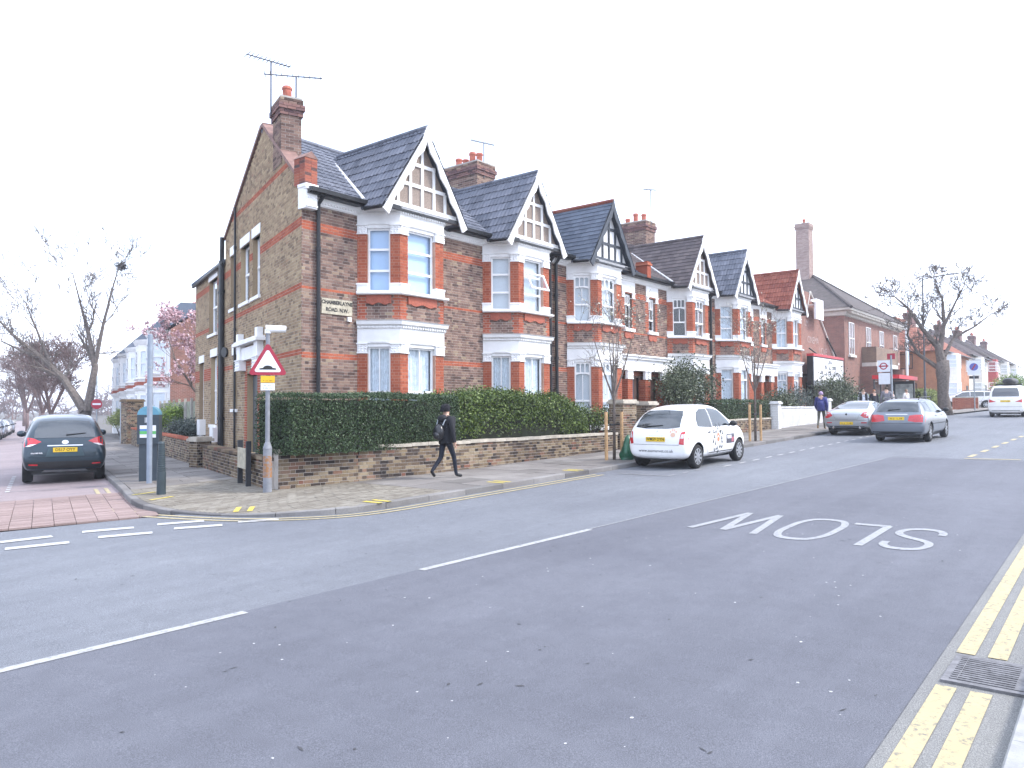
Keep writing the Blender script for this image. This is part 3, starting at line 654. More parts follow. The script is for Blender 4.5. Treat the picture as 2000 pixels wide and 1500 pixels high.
def house(name, label, x0, Wd, bl, dz, tile, tilep, barge, timber, panel, kind, mirror=False, corner=False, bay_style=('casement', 'sash'), ridge=None, inside=(SKYBLIND, CURT), pick=None, valley=False, door=None):
    h = thing(name, label, 'house', (x0, 15.2, .33+dz), 0, 'terrace of bay fronted houses along the main road')
    M = (lambda a, b: (Wd-b, Wd-a)) if mirror else (lambda a, b: (a, b))
    b0, b1 = M(bl, bl+2.94); bc = (b0+b1)/2; F1, F2 = (b0+.68, -.85), (b1-.68, -.85); J1, J2 = (b0, 0), (b1, 0); bay = [J1, F1, F2, J2]
    fr = Fr((0, 0), (1, 0))
    holes = [(b0+.05, b1-.05, -1, 6.3)]; win = []; rd = []
    if kind == 'B':
        wu = M(4.95, 5.52); dr = M(5.02, 5.98); holes += [(wu[0], wu[1], 4.62, 6.0), (dr[0], dr[1], .1, 2.72)]
        rd = [(wu[0]-.24, wu[0], 4.55, 6.05), (wu[1], wu[1]+.24, 4.55, 6.05), (dr[0]-.28, dr[0]+.01, 0, 2.5), (dr[1]-.01, dr[1]+.28, 0, 2.5)]
    brickwork(h, fr, lambda z: [(0, Wd)], -.3, 6.5, holes, [(5.86, 6.06), (4.42, 4.52), (2.81, 2.96)], single=120 if corner else 0, pick=pick, red=rd, mats=(BR_FRONT, BR_RED))
    # eaves: dentil cornice, fascia, gutter
    for a, b in ((0, b0), (b1, Wd)):
        if b-a < .1: continue
        m1 = MB(); m1.profile([(a, 0), (b, 0)], [(.01, 6.47), (.05, 6.5), (.05, 6.54), (.10, 6.58), (.10, 6.66), (-.05, 6.66), (-.05, 6.47)]); m1.build('cornice', WHITE, h); dentils(h, [(a, 0), (b, 0)], 6.535, 6.585, .06)
        m1 = MB(); m1.profile([(a, 0), (b, 0)], [(.10, 6.66), (.30, 6.665), (.30, 6.70), (.40, 6.70), (.41, 6.80), (.31, 6.80), (.30, 6.74), (.10, 6.74)]); m1.build('gutter', BLACK, h)
    # bay: storey by storey, face by face
    seeds = 0
    for fi, (a, b) in enumerate(zip(bay, bay[1:])):
        f = Fr(a, Vector(b)-Vector(a)); L = (Vector(b)-Vector(a)).length; pl, pr = (.25, .24) if fi == 0 else (.27, .31) if fi == 1 else (.24, .25)
        for (zs, zt, zc, zp, st, ins) in ((4.75, 6.0, 6.25, 4.51, bay_style[0], inside[0]), (1.05, 2.96, 3.22, .8, bay_style[1], inside[1])):
            for q0, q1 in ((pl-.001, pl+.012), (L-pr-.012, L-pr+.001)): m1 = MB(); f.box(m1, q0, q1, zs, zt, -.12, -.003); m1.build('reveal', MORTAR_R, h)
            for (p0, p1) in ((0, pl), (L-pr, L)):
                brickwork(h, f, lambda z: [(p0, p1)], zs, zt, (), [(0, 9)], mats=(BR_RED, BR_RED), mortar=MORTAR_R)
                carved(h, f, p0, p1, zt, zc, .025, seed=seeds); seeds += 1
                m1 = MB(); f.box(m1, p0-.01, p1+.01, zp, zs, -.1, .035); f.box(m1, p0-.025, p1+.025, zs-.05, zs-.005, -.1, .055); m1.build('pilaster_base', WHITE, h)
            wob = fi == 1 and st == 'casement' and name == 'terraced_house' and False
            window(h, f, pl+.005, L-pr-.005, zp+.02, zc-.08, st, ins)
            m1 = MB(); f.box(m1, pl-.02, L-pr+.02, zc-.09, zc+.02, -.12, -.02); f.box(m1, pl+.1, L-pr-.1, zc+.02, zc+.06, -.1, .03); m1.build('window_head', WHITE, h)
        # panel between the storeys
        brickwork(h, f, lambda z: [(0, L)], 3.78, 4.45, [], [], mats=(BR_FRONT, BR_RED), red=[(-.1, .2, 3, 5), (L-.2, L+.1, 3, 5)])
        brickwork(h, f, lambda z: [(0, L)], -.3, .78, [], [], mats=(BR_FRONT, BR_RED), red=[(-.1, .2, -1, 5), (L-.2, L+.1, -1, 5)])
        m1 = MB(); n = 12; q0, q1 = pl-.02, L-pr+.02                  # scalloped red apron under the sill
        pts = [f.p(q0, 4.44, .008)]+[f.p(q0+(q1-q0)*i/n, 4.22+.03*math.cos(i*math.pi/3)-(.03 if i in (0, n) else 0), .008) for i in range(n+1)]+[f.p(q1, 4.44, .008)]
        dd = Vector(f.p(0, 0, .05))-Vector(f.p(0, 0, .008)); m1.poly(pts, dd); m1.build('apron', mat('terracotta_panel', (.34, .10, .065), .85, .2, 20), h)
    for (z0, z1, zc0, zc1) in ((6.25, 6.5, 6.5, 6.68), (3.22, 3.58, 3.58, 3.8)):
        m1 = MB(); m1.profile(bay, [(.02, z0), (.02, z1), (-.12, z1), (-.12, z0)]); m1.build('entablature', WHITE, h)
        m1 = MB(); m1.profile(bay, [(.02, zc0), (.05, zc0+.03), (.05, zc0+.07), (.12, zc0+.11), (.14, zc1-.03), (.17, zc1), (-.12, zc1+.005), (-.12, zc0)]); m1.build('cornice', WHITE, h)
        dentils(h, bay, zc0+.025, zc0+.075, .055)
    m1 = MB(); m1.profile(bay, [(-.13, 4.45), (.13, 4.45), (.15, 4.47), (.15, 4.51), (.10, 4.525), (-.13, 4.525)]); m1.build('sill', WHITE, h)
    m1 = MB(); m1.profile(bay, [(-.13, .74), (.1, .74), (.1, .80), (-.13, .81)]); m1.build('sill', WHITE, h)
    m1 = MB(); m1.poly([(p[0], p[1], 6.62) for p in bay], (0, 0, .03)); m1.build('soffit', WHITE, h)
    # front gable over the bay
    hw, zf, za = 1.44, 6.62, 8.78; yg = -1.02; sl = (za-zf)/hw
    m1 = MB(); m1.poly([(bc-1.30, -.83, 6.70), (bc+1.30, -.83, 6.70), (bc, -.83, 6.70+1.30*sl)], (0, .05, 0)); m1.build('gable_panel', panel, h)
    tb = []
    def beam(a, b, w=.055, q=.035):
        a, b = Vector((bc+a[0], a[1])), Vector((bc+b[0], b[1])); d = (b-a).normalized(); n = Vector((-d.y, d.x))*w
        m1 = MB(); m1.poly([(p.x, -.835, p.y) for p in (a-n, b-n, b+n, a+n)], (0, -q, 0)); m1.build('timber', timber, h)
    zl = lambda x: 6.70+(1.30-abs(x))*sl
    beam((-1.3, 6.76), (1.3, 6.76), .07)
    for zz in (7.36, 7.92): xx = 1.30-(zz-6.7)/sl; beam((-xx, zz), (xx, zz), .045)
    for xv in (-.86, -.43, 0, .43, .86):
        zt = zl(xv)-.02; zt = min(zt, 9); beam((xv, 6.8), (xv, zt), .042, .039)
    for sgn in (-1, 1):
        n = 16; m1 = MB(); up_ = []; lo = []
        for i in range(n+1):
            t = i/n; x = sgn*(hw+.1)*(1-t); z = zf-.12+(za+.16-zf)*t; nn = Vector((sgn*sl, 1)).normalized(); wv = .17+.035*math.sin(t*n*1.57)+(.05 if t < .06 else 0)
            up_.append((bc+x, z)); lo.append((bc+x-nn.x*wv, z-nn.y*wv))
        for i in range(n): m1.poly([(p[0], yg, p[1]) for p in (up_[i], up_[i+1], lo[i+1], lo[i])], (0, -.045, 0))
        m1.build('bargeboard', barge, h)
        # gable slope tiles
        ln = math.hypot(hw+.12, za+.12-zf+.06); O = (bc+sgn*(hw+.12), 0, zf-.06); eu = Vector((-sgn*(hw+.12), 0, za+.18-zf)); sz = eu.z/ln
        ym = lambda v: -.34+max(0, (zf-.06+v*sz-ZE+.04))/SLO+.06
        tiles(h, O, (0, 1, 0), eu, ln, lambda v: yg-.03, ym, *tilep, tile, prof=PROF if tilep[0] > .29 else None)
        if valley and sgn == -1:
            m1 = MB(); a = Vector((bc-(hw+.1), -.34, ZE+.10)); b = Vector((bc-.25, ym(ln*.86)+.05, za-.1)); m1.tube([a, a+(b-a)*.5, a+(b-a)*.93], .045, 6); m1.build('valley_flashing', mat('pale_lead', (.62, .62, .63), .6, .1), h)
        m1 = MB(); ss = Vector((bc+sgn*(hw+.02), yg, zf-.06)); m1.tube([(bc+sgn*(hw+.1), yg+.05, zf-.06), (bc+sgn*(hw+.1), -.36, zf-.03)], .055, 8); m1.build('gutter', BLACK, h)
    m1 = MB(); m1.poly([(bc-.17, yg-.003, za-.2), (bc+.17, yg-.003, za-.2), (bc+.02, yg-.003, za+.17), (bc-.02, yg-.003, za+.17)], (0, -.05, 0)); m1.build('barge_apex', barge, h)
    m1 = MB(); n = 12; yb_ = -.34+(za-ZE)/SLO
    for i in range(n): y0, y1 = yg-.04+(yb_-yg)*i/n, yg-.05+(yb_-yg)*(i+1)/n; m1.tube([(bc, y0, za+.12), (bc, y1, za+.12)], .085, 8)
    m1.build('ridge_tiles', ridge or tile, h)
    m1 = MB(); m1.box(bc-1.42, bc+1.42, -.98, -.90, 6.58, 6.69); m1.build('gutter', BLACK, h)
    m1 = MB(); m1.poly([(bc-1.4, -.97, 6.69), (bc+1.4, -.97, 6.69), (bc+1.5, -.36, 6.69), (bc-1.5, -.36, 6.69)], (0, 0, .012)); m1.build('soffit', WHITE, h)
    # main roof
    le = (lambda v: (-.34+v*.824)*.3608+.12) if corner else (lambda v: 0)
    H = math.hypot(YR+.34, ZR-ZE); eu = Vector((0, YR+.34, ZR-ZE))
    tiles(h, (0, -.34, ZE+.02), (1, 0, 0), eu, H, le, lambda v: Wd, *tilep, tile, prof=PROF if tilep[0] > .29 else None)
    m1 = MB(); e0 = .3608*YR if corner else 0
    for i in range(int((Wd-e0)/.45)+1): m1.tube([(e0+i*.45, YR, ZR+.03), (min(e0+i*.45+.44, Wd), YR, ZR+.035)], .1, 8)
    m1.build('ridge_tiles', ridge or tile, h)
    yb2, zb2 = (8.3, 7.25) if corner else (8.0, 6.4)
    m1 = MB(); e2 = .3608*yb2 if corner else 0
    m1.poly([(e0, YR, ZR), (Wd, YR, ZR), (Wd, yb2, zb2), (e2, yb2, zb2)], (0, 0, -.06)); m1.build('rear_roof', tile, h)
    m1 = MB(); m1.poly([(e2, yb2, -.3), (Wd, yb2, -.3), (Wd, yb2, zb2), (e2, yb2, zb2)], (0, -.1, 0)); m1.build('rear_wall', BR_SIDE, h)
    if kind == 'B':
        window(h, fr, wu[0]+.005, wu[1]-.005, 4.64, 5.98, 'arched', None, name='window'); m1 = MB(); fr.box(m1, wu[0]-.1, wu[1]+.1, 4.5, 4.62, -.1, .1); m1.build('sill', WHITE, h)
        m1 = MB(); fr.box(m1, wu[0]-.22, wu[1]+.22, 6.05, 6.47, -.05, .03); m1.build('entablature', WHITE, h)
        for q in ((wu[0]-.22, wu[0]-.01), (wu[1]+.01, wu[1]+.22)): carved(h, fr, q[0], q[1], 5.82, 6.05, .03, seed=9)
        m1 = MB(); n = 8; q0, q1 = wu[0]-.05, wu[1]+.05; m1.poly([(q0, -.008, 4.48)]+[(q0+(q1-q0)*i/n, -.008, 4.24+.025*math.cos(i*1.6)) for i in range(n+1)]+[(q1, -.008, 4.48)], (0, -.04, 0)); m1.build('apron', MATS['terracotta_panel'], h)
        # porch: shared white entablature, brick piers with capitals, recessed door
        pu = M(b1+.12 if not mirror else (Wd-b0)+.12, Wd) if not mirror else (0, b0-.12)
        m1 = MB(); fr.box(m1, pu[0], pu[1], 2.96, 3.4, -.05, .32); fr.box(m1, pu[0], pu[1], 3.4, 3.5, -.05, .40); fr.box(m1, pu[0], pu[1], 3.5, 3.56, -.05, .46); m1.build('porch_entablature', WHITE, h)
        for q in (M(4.62, 4.98), M(6.0, 6.2)):
            brickwork(h, Fr((q[0], -.3), (1, 0)), lambda z: [(0, q[1]-q[0])], 0, 2.62, [], [(0, 9)], mats=(BR_RED, BR_RED), mortar=MORTAR_R)
            for e, o_ in (((0, -1), (q[0], 0)), ((0, 1), (q[1], -.3))): brickwork(h, Fr(o_, e), lambda z: [(0, .3)], 0, 2.62, [], [(0, 9)], mats=(BR_RED, BR_RED), mortar=MORTAR_R)
            carved(h, Fr((q[0], -.3), (1, 0)), -.03, q[1]-q[0]+.03, 2.62, 2.96, .03, seed=4)
        dc = door or mat('door_grey', (.25, .30, .36), .45, .06); m1 = MB(); yy = .22
        m1.box(dr[0], dr[1], yy, yy+.05, .12, .2); m1.box(dr[0], dr[0]+.1, yy, yy+.05, .2, 2.7); m1.box(dr[1]-.1, dr[1], yy, yy+.05, .2, 2.7); m1.box(dr[0]+.1, dr[1]-.1, yy, yy+.05, 2.05, 2.16); m1.box((dr[0]+dr[1])/2-.03, (dr[0]+dr[1])/2+.03, yy, yy+.05, .9, 2.05); m1.box(dr[0]+.1, dr[1]-.1, yy, yy+.05, .2, .9)
        d_ = m1.build('door', dc, h); m1 = MB(); m1.add([(dr[0]+.1, yy+.03, .9), (dr[1]-.1, yy+.03, .9), (dr[1]-.1, yy+.03, 2.65), (dr[0]+.1, yy+.03, 2.65)], [(0, 1, 2, 3)]); m1.build('pane', GLASS_D, d_)
        m1 = MB(); m1.box(dr[0]-.02, dr[0], 0, .3, .1, 2.72); m1.box(dr[1], dr[1]+.02, 0, .3, .1, 2.72); m1.box(dr[0], dr[1], 0, .3, 2.70, 2.74); m1.box(dr[0]-.1, dr[1]+.1, -.6, .3, -.2, .1); m1.build('porch_lining', MORTAR_R, h)
    return h
# ------------------------------------------------------------------ the terrace
CT = (.30, .33); ST = (.25, .2)
h1 = house('corner_house', 'corner brick house with side gable, white bay and street name plate', 11.04, 5.2, 1.69, 0, T_CONC, CT, WHITE, WHITE, PANEL, 'A', corner=True, valley=True, pick=lambda q: q[0]*2+abs(q[2]-3.4))
h2 = house('terraced_house', 'brick bay house with dark ribbed tiles and an open casement, beside the corner house', 16.24, 4.86, 1.36, 0, T_CONC, CT, WHITE, WHITE, PANEL, 'A', inside=(BLIND, CURT), bay_style=('casement', 'sash'))
h3 = house('terraced_house', 'bay house with blue slate roof, red ridge and navy bargeboards', 21.1, 6.2, .98, .02, T_SLATE, ST, NAVY, NAVY, WPANEL, 'B', bay_style=('arched', 'arched'), ridge=T_RED, inside=(BLIND, BLIND))
h4 = house('terraced_house', 'bay house with brown plain tiles and white timbered gable behind the big bush', 27.3, 6.2, .98, .02, T_BROWN, ST, WHITE, WHITE, PANEL, 'B', mirror=True, bay_style=('arched', 'arched'), inside=(None, CURT), valley=True)
h5 = house('terraced_house', 'bay house with dark ribbed tiles and dark timbers on white gable', 33.5, 6.2, .98, .2, T_CONC, CT, WHITE, NAVY, WPANEL, 'B', bay_style=('casement', 'toplight'), inside=(CURT, CURT), door=WFRAME)
h6 = house('terraced_house', 'bay house with red tiled roof at the end of the terrace', 39.7, 6.2, .98, .24, T_RED, CT, WHITE, NAVY, WPANEL, 'B', mirror=True, bay_style=('sash', 'arched'), inside=(CURT, CURT))
# end wall of the last house
brickwork(h6, Fr((6.2, 0), (0, 1)), lambda z: [(0, 8)], -.3, 6.5, mats=(BR_FRONT, BR_RED))
# corner house: side gable wall along the side street
TT = 14.62; sf = Fr((LD.x*TT, LD.y*TT), (-LD.x, -LD.y)); U = lambda t: TT-t
def side_outline(z):
    t0, t1 = 0, TT
    if z > 6.52: t1 = 8.83
    if z > 6.95: t0 = (z-6.95)/2.49*3.7
    if z > 7.27: t1 = 8.83-(z-7.27)/2.17*5.13
    return [(U(t1), U(t0))] if t1-t0 > .05 else []
SW = [(4.05, 4.95, 4.80, 6.55), (5.35, 6.5, 4.80, 6.55), (7.2, 7.98, 4.80, 6.55)]          # first floor
SE = [(10.2, 11.75, 4.28, 6.25), (10.2, 11.35, 1.03, 3.45), (12.75, 13.7, .62, 3.35), (6.95, 7.62, 1.58, 3.3)]
holes = [(U(b), U(a), c, d) for a, b, c, d in SW+SE]+[(U(5.6), U(4.3), 0, 2.6)]
wall = brickwork(h1, sf, side_outline, -.3, 9.46, holes, [(7.68, 7.82), (5.95, 6.12), (4.46, 4.58), (2.85, 3.03)], mats=(BR_SIDE, BR_RED), reveal=.2, single=170, pick=lambda q: (TT-q[1])*1.2+abs(q[2]-3),
                 red=[(U(5.95), U(5.6), 0, 2.9), (U(4.3), U(3.95), 0, 2.9), (0, 4.6, 2.6, 3.05), (U(9.9), U(9.5), 0, 1.2)])
for i, (a, b, c, d) in enumerate(SW+SE):
    window(h1, sf, U(b)+.01, U(a)-.01, c+.02, d-.01, 'sash', CURT, set_=-.14, bars=False)
    m1 = MB(); sf.box(m1, U(b)-.08, U(a)+.08, c-.1, c, -.15, .07); m1.build('sill', WHITE, h1); m1 = MB(); sf.box(m1, U(b)-.06, U(a)+.06, d, d+.28, -.15, .025); m1.build('lintel', WHITE, h1)
# side door with classical white surround on red piers
m1 = MB(); sf.box(m1, U(5.5), U(4.4), .02, 2.55, -.2, -.15); m1.build('door', mat('door_dark', (.05, .06, .07), .4, .1), h1)
for a, b in ((3.55, 4.15), (5.75, 6.35)): carved(h1, sf, U(b), U(a), 2.72, 3.05, .2, seed=2); m1 = MB(); sf.box(m1, U(b)+.08, U(a)-.08, 3.05, 3.46, -.02, .17); m1.build('portico_block', WHITE, h1)
m1 = MB(); sf.box(m1, U(6.28), U(3.62), 3.02, 3.38, -.02, .12); sf.box(m1, U(6.5), U(3.4), 3.46, 3.55, -.02, .27); sf.box(m1, U(6.45), U(3.45), 3.55, 3.6, -.02, .22); sf.box(m1, U(6.3), U(6.0), 3.6, 3.84, .02, .18); sf.box(m1, U(3.9), U(3.6), 3.6, 3.84, .02, .18); m1.build('portico', WHITE, h1)
# coping along the gable, kneeler on the corner
def cop(a, b):
    pa, pb = [Vector(sf.p(U(t), z)) for t, z in (a, b)]; n = sf.n.to_3d()
    m1 = MB(); m1.hexa([pa+n*.06, pa-n*.34, pb-n*.34, pb+n*.06], [pa+n*.06+Vector((0, 0, .11)), pa-n*.34+Vector((0, 0, .11)), pb-n*.34+Vector((0, 0, .11)), pb+n*.06+Vector((0, 0, .11))])
    fixn(m1.build('gable_coping', mat('coping_tile', (.22, .13, .11), .85, .2, 6), h1))
cop((.25, 7.12), (3.62, 9.42)); cop((3.6, 9.44), (3.95, 9.44)); cop((3.95, 9.42), (8.9, 7.25))
m1 = MB(); m1.box(0, .36, -.12, .3, 6.9, 7.55); kn = m1.build('kneeler', MORTAR_R, h1)
mb = MB()
for i in range(9):
    for j in range(2): mb.box(.003+j*.18-(.0 if i % 2 else 0), .175+j*.18, -.127, -.119, 6.91+i*.072, 6.972+i*.072); mb.box(-.007, 0, -.12+j*.21, .08+j*.21, 6.91+i*.072, 6.972+i*.072)
mb.build('kneeler_bricks', brickmat('brick_kneeler', [(0, (.10, .07, .07)), (.4, (.3, .10, .075)), (1, (.4, .14, .09))], .2), kn, stuff=True)
m1 = MB(); m1.poly([(-.02, -.14, 7.55), (.38, -.14, 7.55), (.18, -.14, 7.72)], (0, .46, 0)); m1.build('kneeler_cap', MATS['coping_tile'], kn)
m1 = MB(); m1.box(-.03, .30, -.2, .1, 6.32, 6.88); m1.box(-.05, .32, -.23, .1, 6.82, 6.9); m1.build('console', WHITE, h1); carved(h1, Fr((-.02, -.2), (1, 0)), .0, .3, 6.36, 6.8, .02, name='console_carving', seed=5)
# chimneys and aerials
pc = LD*2.05; BR_DK = brickmat('brick_glare_plum', [(0, (.13, .08, .085)), (.5, (.20, .12, .115)), (1, (.27, .15, .13))], .2); chimney(h1, (pc.x+.24, pc.y), .52, .80, 7.9, 9.62, 1, bmats=(BR_FRONT, BR_DK), aerial=False, rz=math.atan2(LD.y, LD.x)-math.pi/2)  # plum bricks hold the purple-dark cast of sky glare in their colour
aerial(h1, (pc.x-.05, pc.y+.3, 9.3), 10.75, 2.95, 1.2, .0); aerial(h1, (pc.x+.45, pc.y-.1, 8.9), 10.4, 2.45, 1.5, .0)
chimney(h2, (4.86, YR+.1), .95, 1.6, 7.6, 10.45, 4, bmats=(BR_FRONT, BR_DK)); aerial(h2, (4.75, YR-.72, 9.9), 11.2, 2.6, .9, .1)
chimney(h4, (6.2, YR+.1), .95, 1.6, 7.6, 10.6, 3, bmats=(BR_FRONT, BR_DK)); aerial(h4, (6.2, YR-.75, 10.2), 12.2, 2.5, .7); chimney(h6, (6.0, YR+.2), .9, 1.5, 7.6, 10.3, 4, bmats=(BR_FRONT, BR_DK))
m1 = MB(); m1.box(-.15, .15, -.42, .1, 6.7, 7.35); m1.box(-.19, .19, -.46, .1, 7.2, 7.28); m1.build('party_pier', BR_RED, h4)
# rear wing of the corner house
c = [Vector((LD.x*t, LD.y*t)) for t in (8.83, TT)]
m1 = MB(); m1.poly([(c[0].x-.1, c[0].y, 6.5), (c[1].x-.15, c[1].y+.1, 6.5), (c[1].x+3.6, c[1].y+.1, 8.0), (c[0].x+3.6, c[0].y, 8.0)], (0, 0, .08)); m1.build('rear_wing_roof', T_SLATE, h1)
m1 = MB(); e = Fr((c[1].x+3.6, c[1].y), (-1, 0)); brickwork(h1, e, lambda z: [(0, 3.6)], -.3, 6.5, mats=(BR_SIDE, BR_RED))
m1 = MB(); a = Vector(sf.p(U(8.75), 6.47, .1)); b = Vector(sf.p(U(14.7), 6.47, .1)); m1.tube([a, b], .06, 8); m1.build('gutter', BLACK, h1)
def pipe(h, pts, r=.045):
    m1 = MB(); m1.tube(pts, r, 10)
    for i in range(len(pts)-1):
        a, b = Vector(pts[i]), Vector(pts[i+1])
        if abs(a.z-b.z) > 1.5:
            for k in range(3): p = a+(b-a)*(k+.5)/3; m1.tube([p-Vector((0, 0, .05)), p+Vector((0, 0, .05))], r*1.3, 10)
    return m1.build('downpipe', BLACK, h)
pipe(h1, [(.45, -.3, 6.72), (.42, -.09, 6.5), (.42, -.09, 0)], .05)
pipe(h1, [sf.p(U(8.9), 7.35, .1), sf.p(U(8.95), 6.6, .1), sf.p(U(8.9), .2, .1)], .075); pipe(h1, [sf.p(U(9.2), 6.6, .1), sf.p(U(9.2), .2, .1)], .06); pipe(h1, [sf.p(U(7.05), 7.95, .07), sf.p(U(7.0), .2, .07)], .035)
m1 = MB(); p = Vector(sf.p(U(8.45), 3.45, .12)); m1.lathe([(.0, 0), (.17, 0), (.17, .06), (0, .06)], tuple(p), 14, axis='x'); m1.build('wall_vent', BLACK, h1)
for t, z0, z1 in ((9.75, .45, .95), (12.3, .62, 1.2)): m1 = MB(); sf.box(m1, U(t+.6), U(t), z0, z1, .0, .22); m1.build('meter_box', WFRAME, h1)
for h, x in ((h2, 4.72), (h3, .22), (h4, 5.98), (h5, .3)): pipe(h, [(x, -.3, 6.7), (x, -.1, 6.45), (x, -.1, 0)], .06)
# name plate on the front wall
PL = mat('nameplate_cream', (.42, .385, .30), .6, .2, 12); PRT = mat('black_print', (.02, .02, .02), .6, 0)
m1 = MB(); m1.box(.56, 1.5, -.035, -.009, 3.88, 4.26); npl = m1.build('street_name_plate', PL, h1); npl['label'] = 'weathered cream street name plate'
lettering('CHAMBERLAYNE', .125, PRT, npl, (1.03, -.037, 4.165), (1, 0, 0), (0, 0, 1), bold=.007); lettering('ROAD. N.W.', .125, PRT, npl, (1.03, -.037, 3.99), (1, 0, 0), (0, 0, 1), bold=.007)
m1 = MB(); m1.box(1.35, 1.45, -.07, -.009, 3.74, 3.85); m1.build('alarm_box', WFRAME, h1)
# open top-hung casement of house 2
m1 = MB(); b0 = 1.36; f = Fr((b0+.68, -.85), (1, 0)); u0, u1 = .31, 1.22
for a, b_, c_, d_ in ((0, .05, 0, .56), (.86, .91, 0, .56), (.05, .86, 0, .05), (.05, .86, .51, .56)): f.box(m1, a, b_, c_, d_, -.02, .02)
cs = m1.build('open_casement', WFRAME, h2); m1 = MB(); f.quad(m1, .05, .86, .05, .51, 0); m1.build('pane', GLASS, cs)
for o in (cs, cs.children[0]): pass
cs.data.transform(Matrix.Translation((u0, 0, 0))); cs.children[0].data.transform(Matrix.Translation((u0, 0, 0)))
for me in (cs.data, cs.children[0].data):
    me.transform(Matrix.Translation((0, .85, -.56))); me.transform(Matrix.Rotation(R(-24), 4, 'X')); me.transform(Matrix.Translation((0, -.90, 5.72)))
# ------------------------------------------------------------------ cinema front and library beyond the terrace
FB1 = farbrick('far_brick_red', (.28, .12, .09), (.20, .09, .07), (.36, .29, .26)); FB2 = farbrick('far_brick_orange', (.42, .17, .08), (.36, .14, .07), (.4, .3, .22)); FB3 = farbrick('far_brick_brown', (.2, .13, .1), (.26, .17, .12), (.3, .26, .22))
ROOFB = mat('old_roof', (.075, .062, .06), .9, .25, 3, bmp=.02, bscale=12); PALE = mat('pebbledash', (.58, .55, .50), .95, .08, 5, bmp=.006); CREAM = mat('cream_trim', (.66, .63, .58), .7, .08, 3)
zc_ = gz(47, 15)
cn = thing('cinema', 'red brick cinema front with raked top and painted white letters', 'cinema', (46.0, 15.2, zc_))
m1 = MB(); m1.poly([(0, 0, 0), (8.0, 0, 0), (8.0, 0, 3.3), (7.3, 0, 4.1), (2.6, 0, 7.9), (0, 0, 7.9)], (0, 6, 0)); m1.build('front_wall', FB1, cn)
m1 = MB(); a, b = Vector((2.55, -.06, 7.95)), Vector((7.35, -.06, 4.1)); m1.tube([a, b], .06, 6); m1.tube([a, a+Vector((-.9, 0, -1.6))], .03, 5); m1.build('raking_trim', CREAM, cn)
m1 = MB(); m1.box(5.2, 8.0, -.35, 0, 3.3, 3.55); m1.box(5.2, 8.0, -.2, 0, 2.9, 3.3); m1.build('shopfront_cornice', CREAM, cn); m1 = MB(); m1.box(5.5, 7.8, -.04, 0, .6, 2.7); m1.build('shop_window', GLASS_D, cn); m1 = MB(); m1.box(1.6, 3.6, -.06, 0, 0, 2.3); m1.build('entrance', DARK, cn)
LW = mat('letter_white', (.46, .36, .33), .8, .3)
for t, x, z, s in (('I.M', 1.9, 5.95, .6), ('CINEMA', 3.1, 4.95, .6), ('LOVE', 5.1, 4.35, .65)): lettering(t, s, LW, cn, (x, -.012, z), (1, 0, 0), (0, 0, 1))
bd = thing('cinema_sign_board', 'white lightbox marquee board with red top and rows of black letters', 'sign', (46.6, 14.45, zc_+2.1))
m1 = MB(); m1.box(.0, 6.2, 0, .35, 0, 1.75); m1.build('case', BLACK, bd); m1 = MB(); m1.box(.08, 6.12, -.03, -.002, .28, 1.68); m1.build('face', WPANEL, bd); m1 = MB(); m1.box(-.02, 6.22, -.05, .36, 1.751, 1.9); m1.build('red_trim', mat('sign_red', (.5, .03, .04), .4, .05), bd)
m1 = MB(); m1.box(0, 6.2, -.06, -.002, -.02, .24); m1.build('lower_trim', mat('sign_grey', (.28, .3, .32), .5, .1), bd); m1 = MB()
for i in range(1, 5): m1.box(.08+i*1.208-.015, .08+i*1.208+.015, -.036, -.031, .28, 1.68)
for z in (.63, .98, 1.33): m1.box(.08, 6.12, -.036, -.031, z-.012, z+.012)
m1.build('grid_bars', mat('sign_bar', (.42, .43, .45), .5, 0), bd)
for words, z in (((.9,), 1.48), ((.55, .5, .8), 1.15), ((.5, .45, .7, 1.5), .8)): blurred(words, .27, mat('sign_letters', (.12, .13, .17), .6, .3, 20), bd, Vector((3.3, -.042, z)), Vector((1, 0, 0)), 4.2)
m1 = MB(); m1.tube([(1.2, .1, 1.9), (.9, .5, 2.3)], .05, 6); m1.tube([(5.6, .2, 1.9), (5.2, .7, 3.2)], .05, 6); m1.box(.3, .5, .35, .76, .5, .7); m1.box(5.7, 5.9, .35, .76, .5, .7); m1.build('bracket', BLACK, bd)
ws = thing('hanging_sign', 'small white projecting sign on bracket above the marquee board', 'sign', (48.9, 14.75, zc_+6.2)); m1 = MB(); m1.box(-.75, .75, -.06, .06, 0, 1.25); m1.build('panel', WPANEL, ws); m1 = MB(); m1.box(-1.5, -.75, -.03, .03, 1.0, 1.12); m1.tube([(-.5, .05, .9), (-.5, .46, .9)], .03, 6); m1.build('bracket', WFRAME, ws)
lb = thing('library', 'large red brick public building with hipped dark roof and balcony', 'building', (56.0, 15.2, gz(56, 15))); Lw, Ld, He = 16.6, 17, 7.45
m1 = MB(); m1.box(0, Lw, 0, Ld, 0, He); m1.build('walls', FB1, lb)
m1 = MB(); m1.profile([(0, Ld), (0, 0), (Lw, 0), (Lw, Ld)], [(0, He-.5), (.12, He-.45), (.2, He-.2), (.55, He-.15), (.6, He+.02), (0, He+.02)]); m1.build('cornice', CREAM, lb)
mb = MB()
for i in range(40): x = .2+i*.41; mb.box(x, x+.16, -.48, -.2, He-.32, He-.16)
mb.build('modillions', CREAM, lb, stuff=True)
A1, A2, hz = (8.0, 4.6), (8.0, Ld-4.6), He+3.9; o = .65
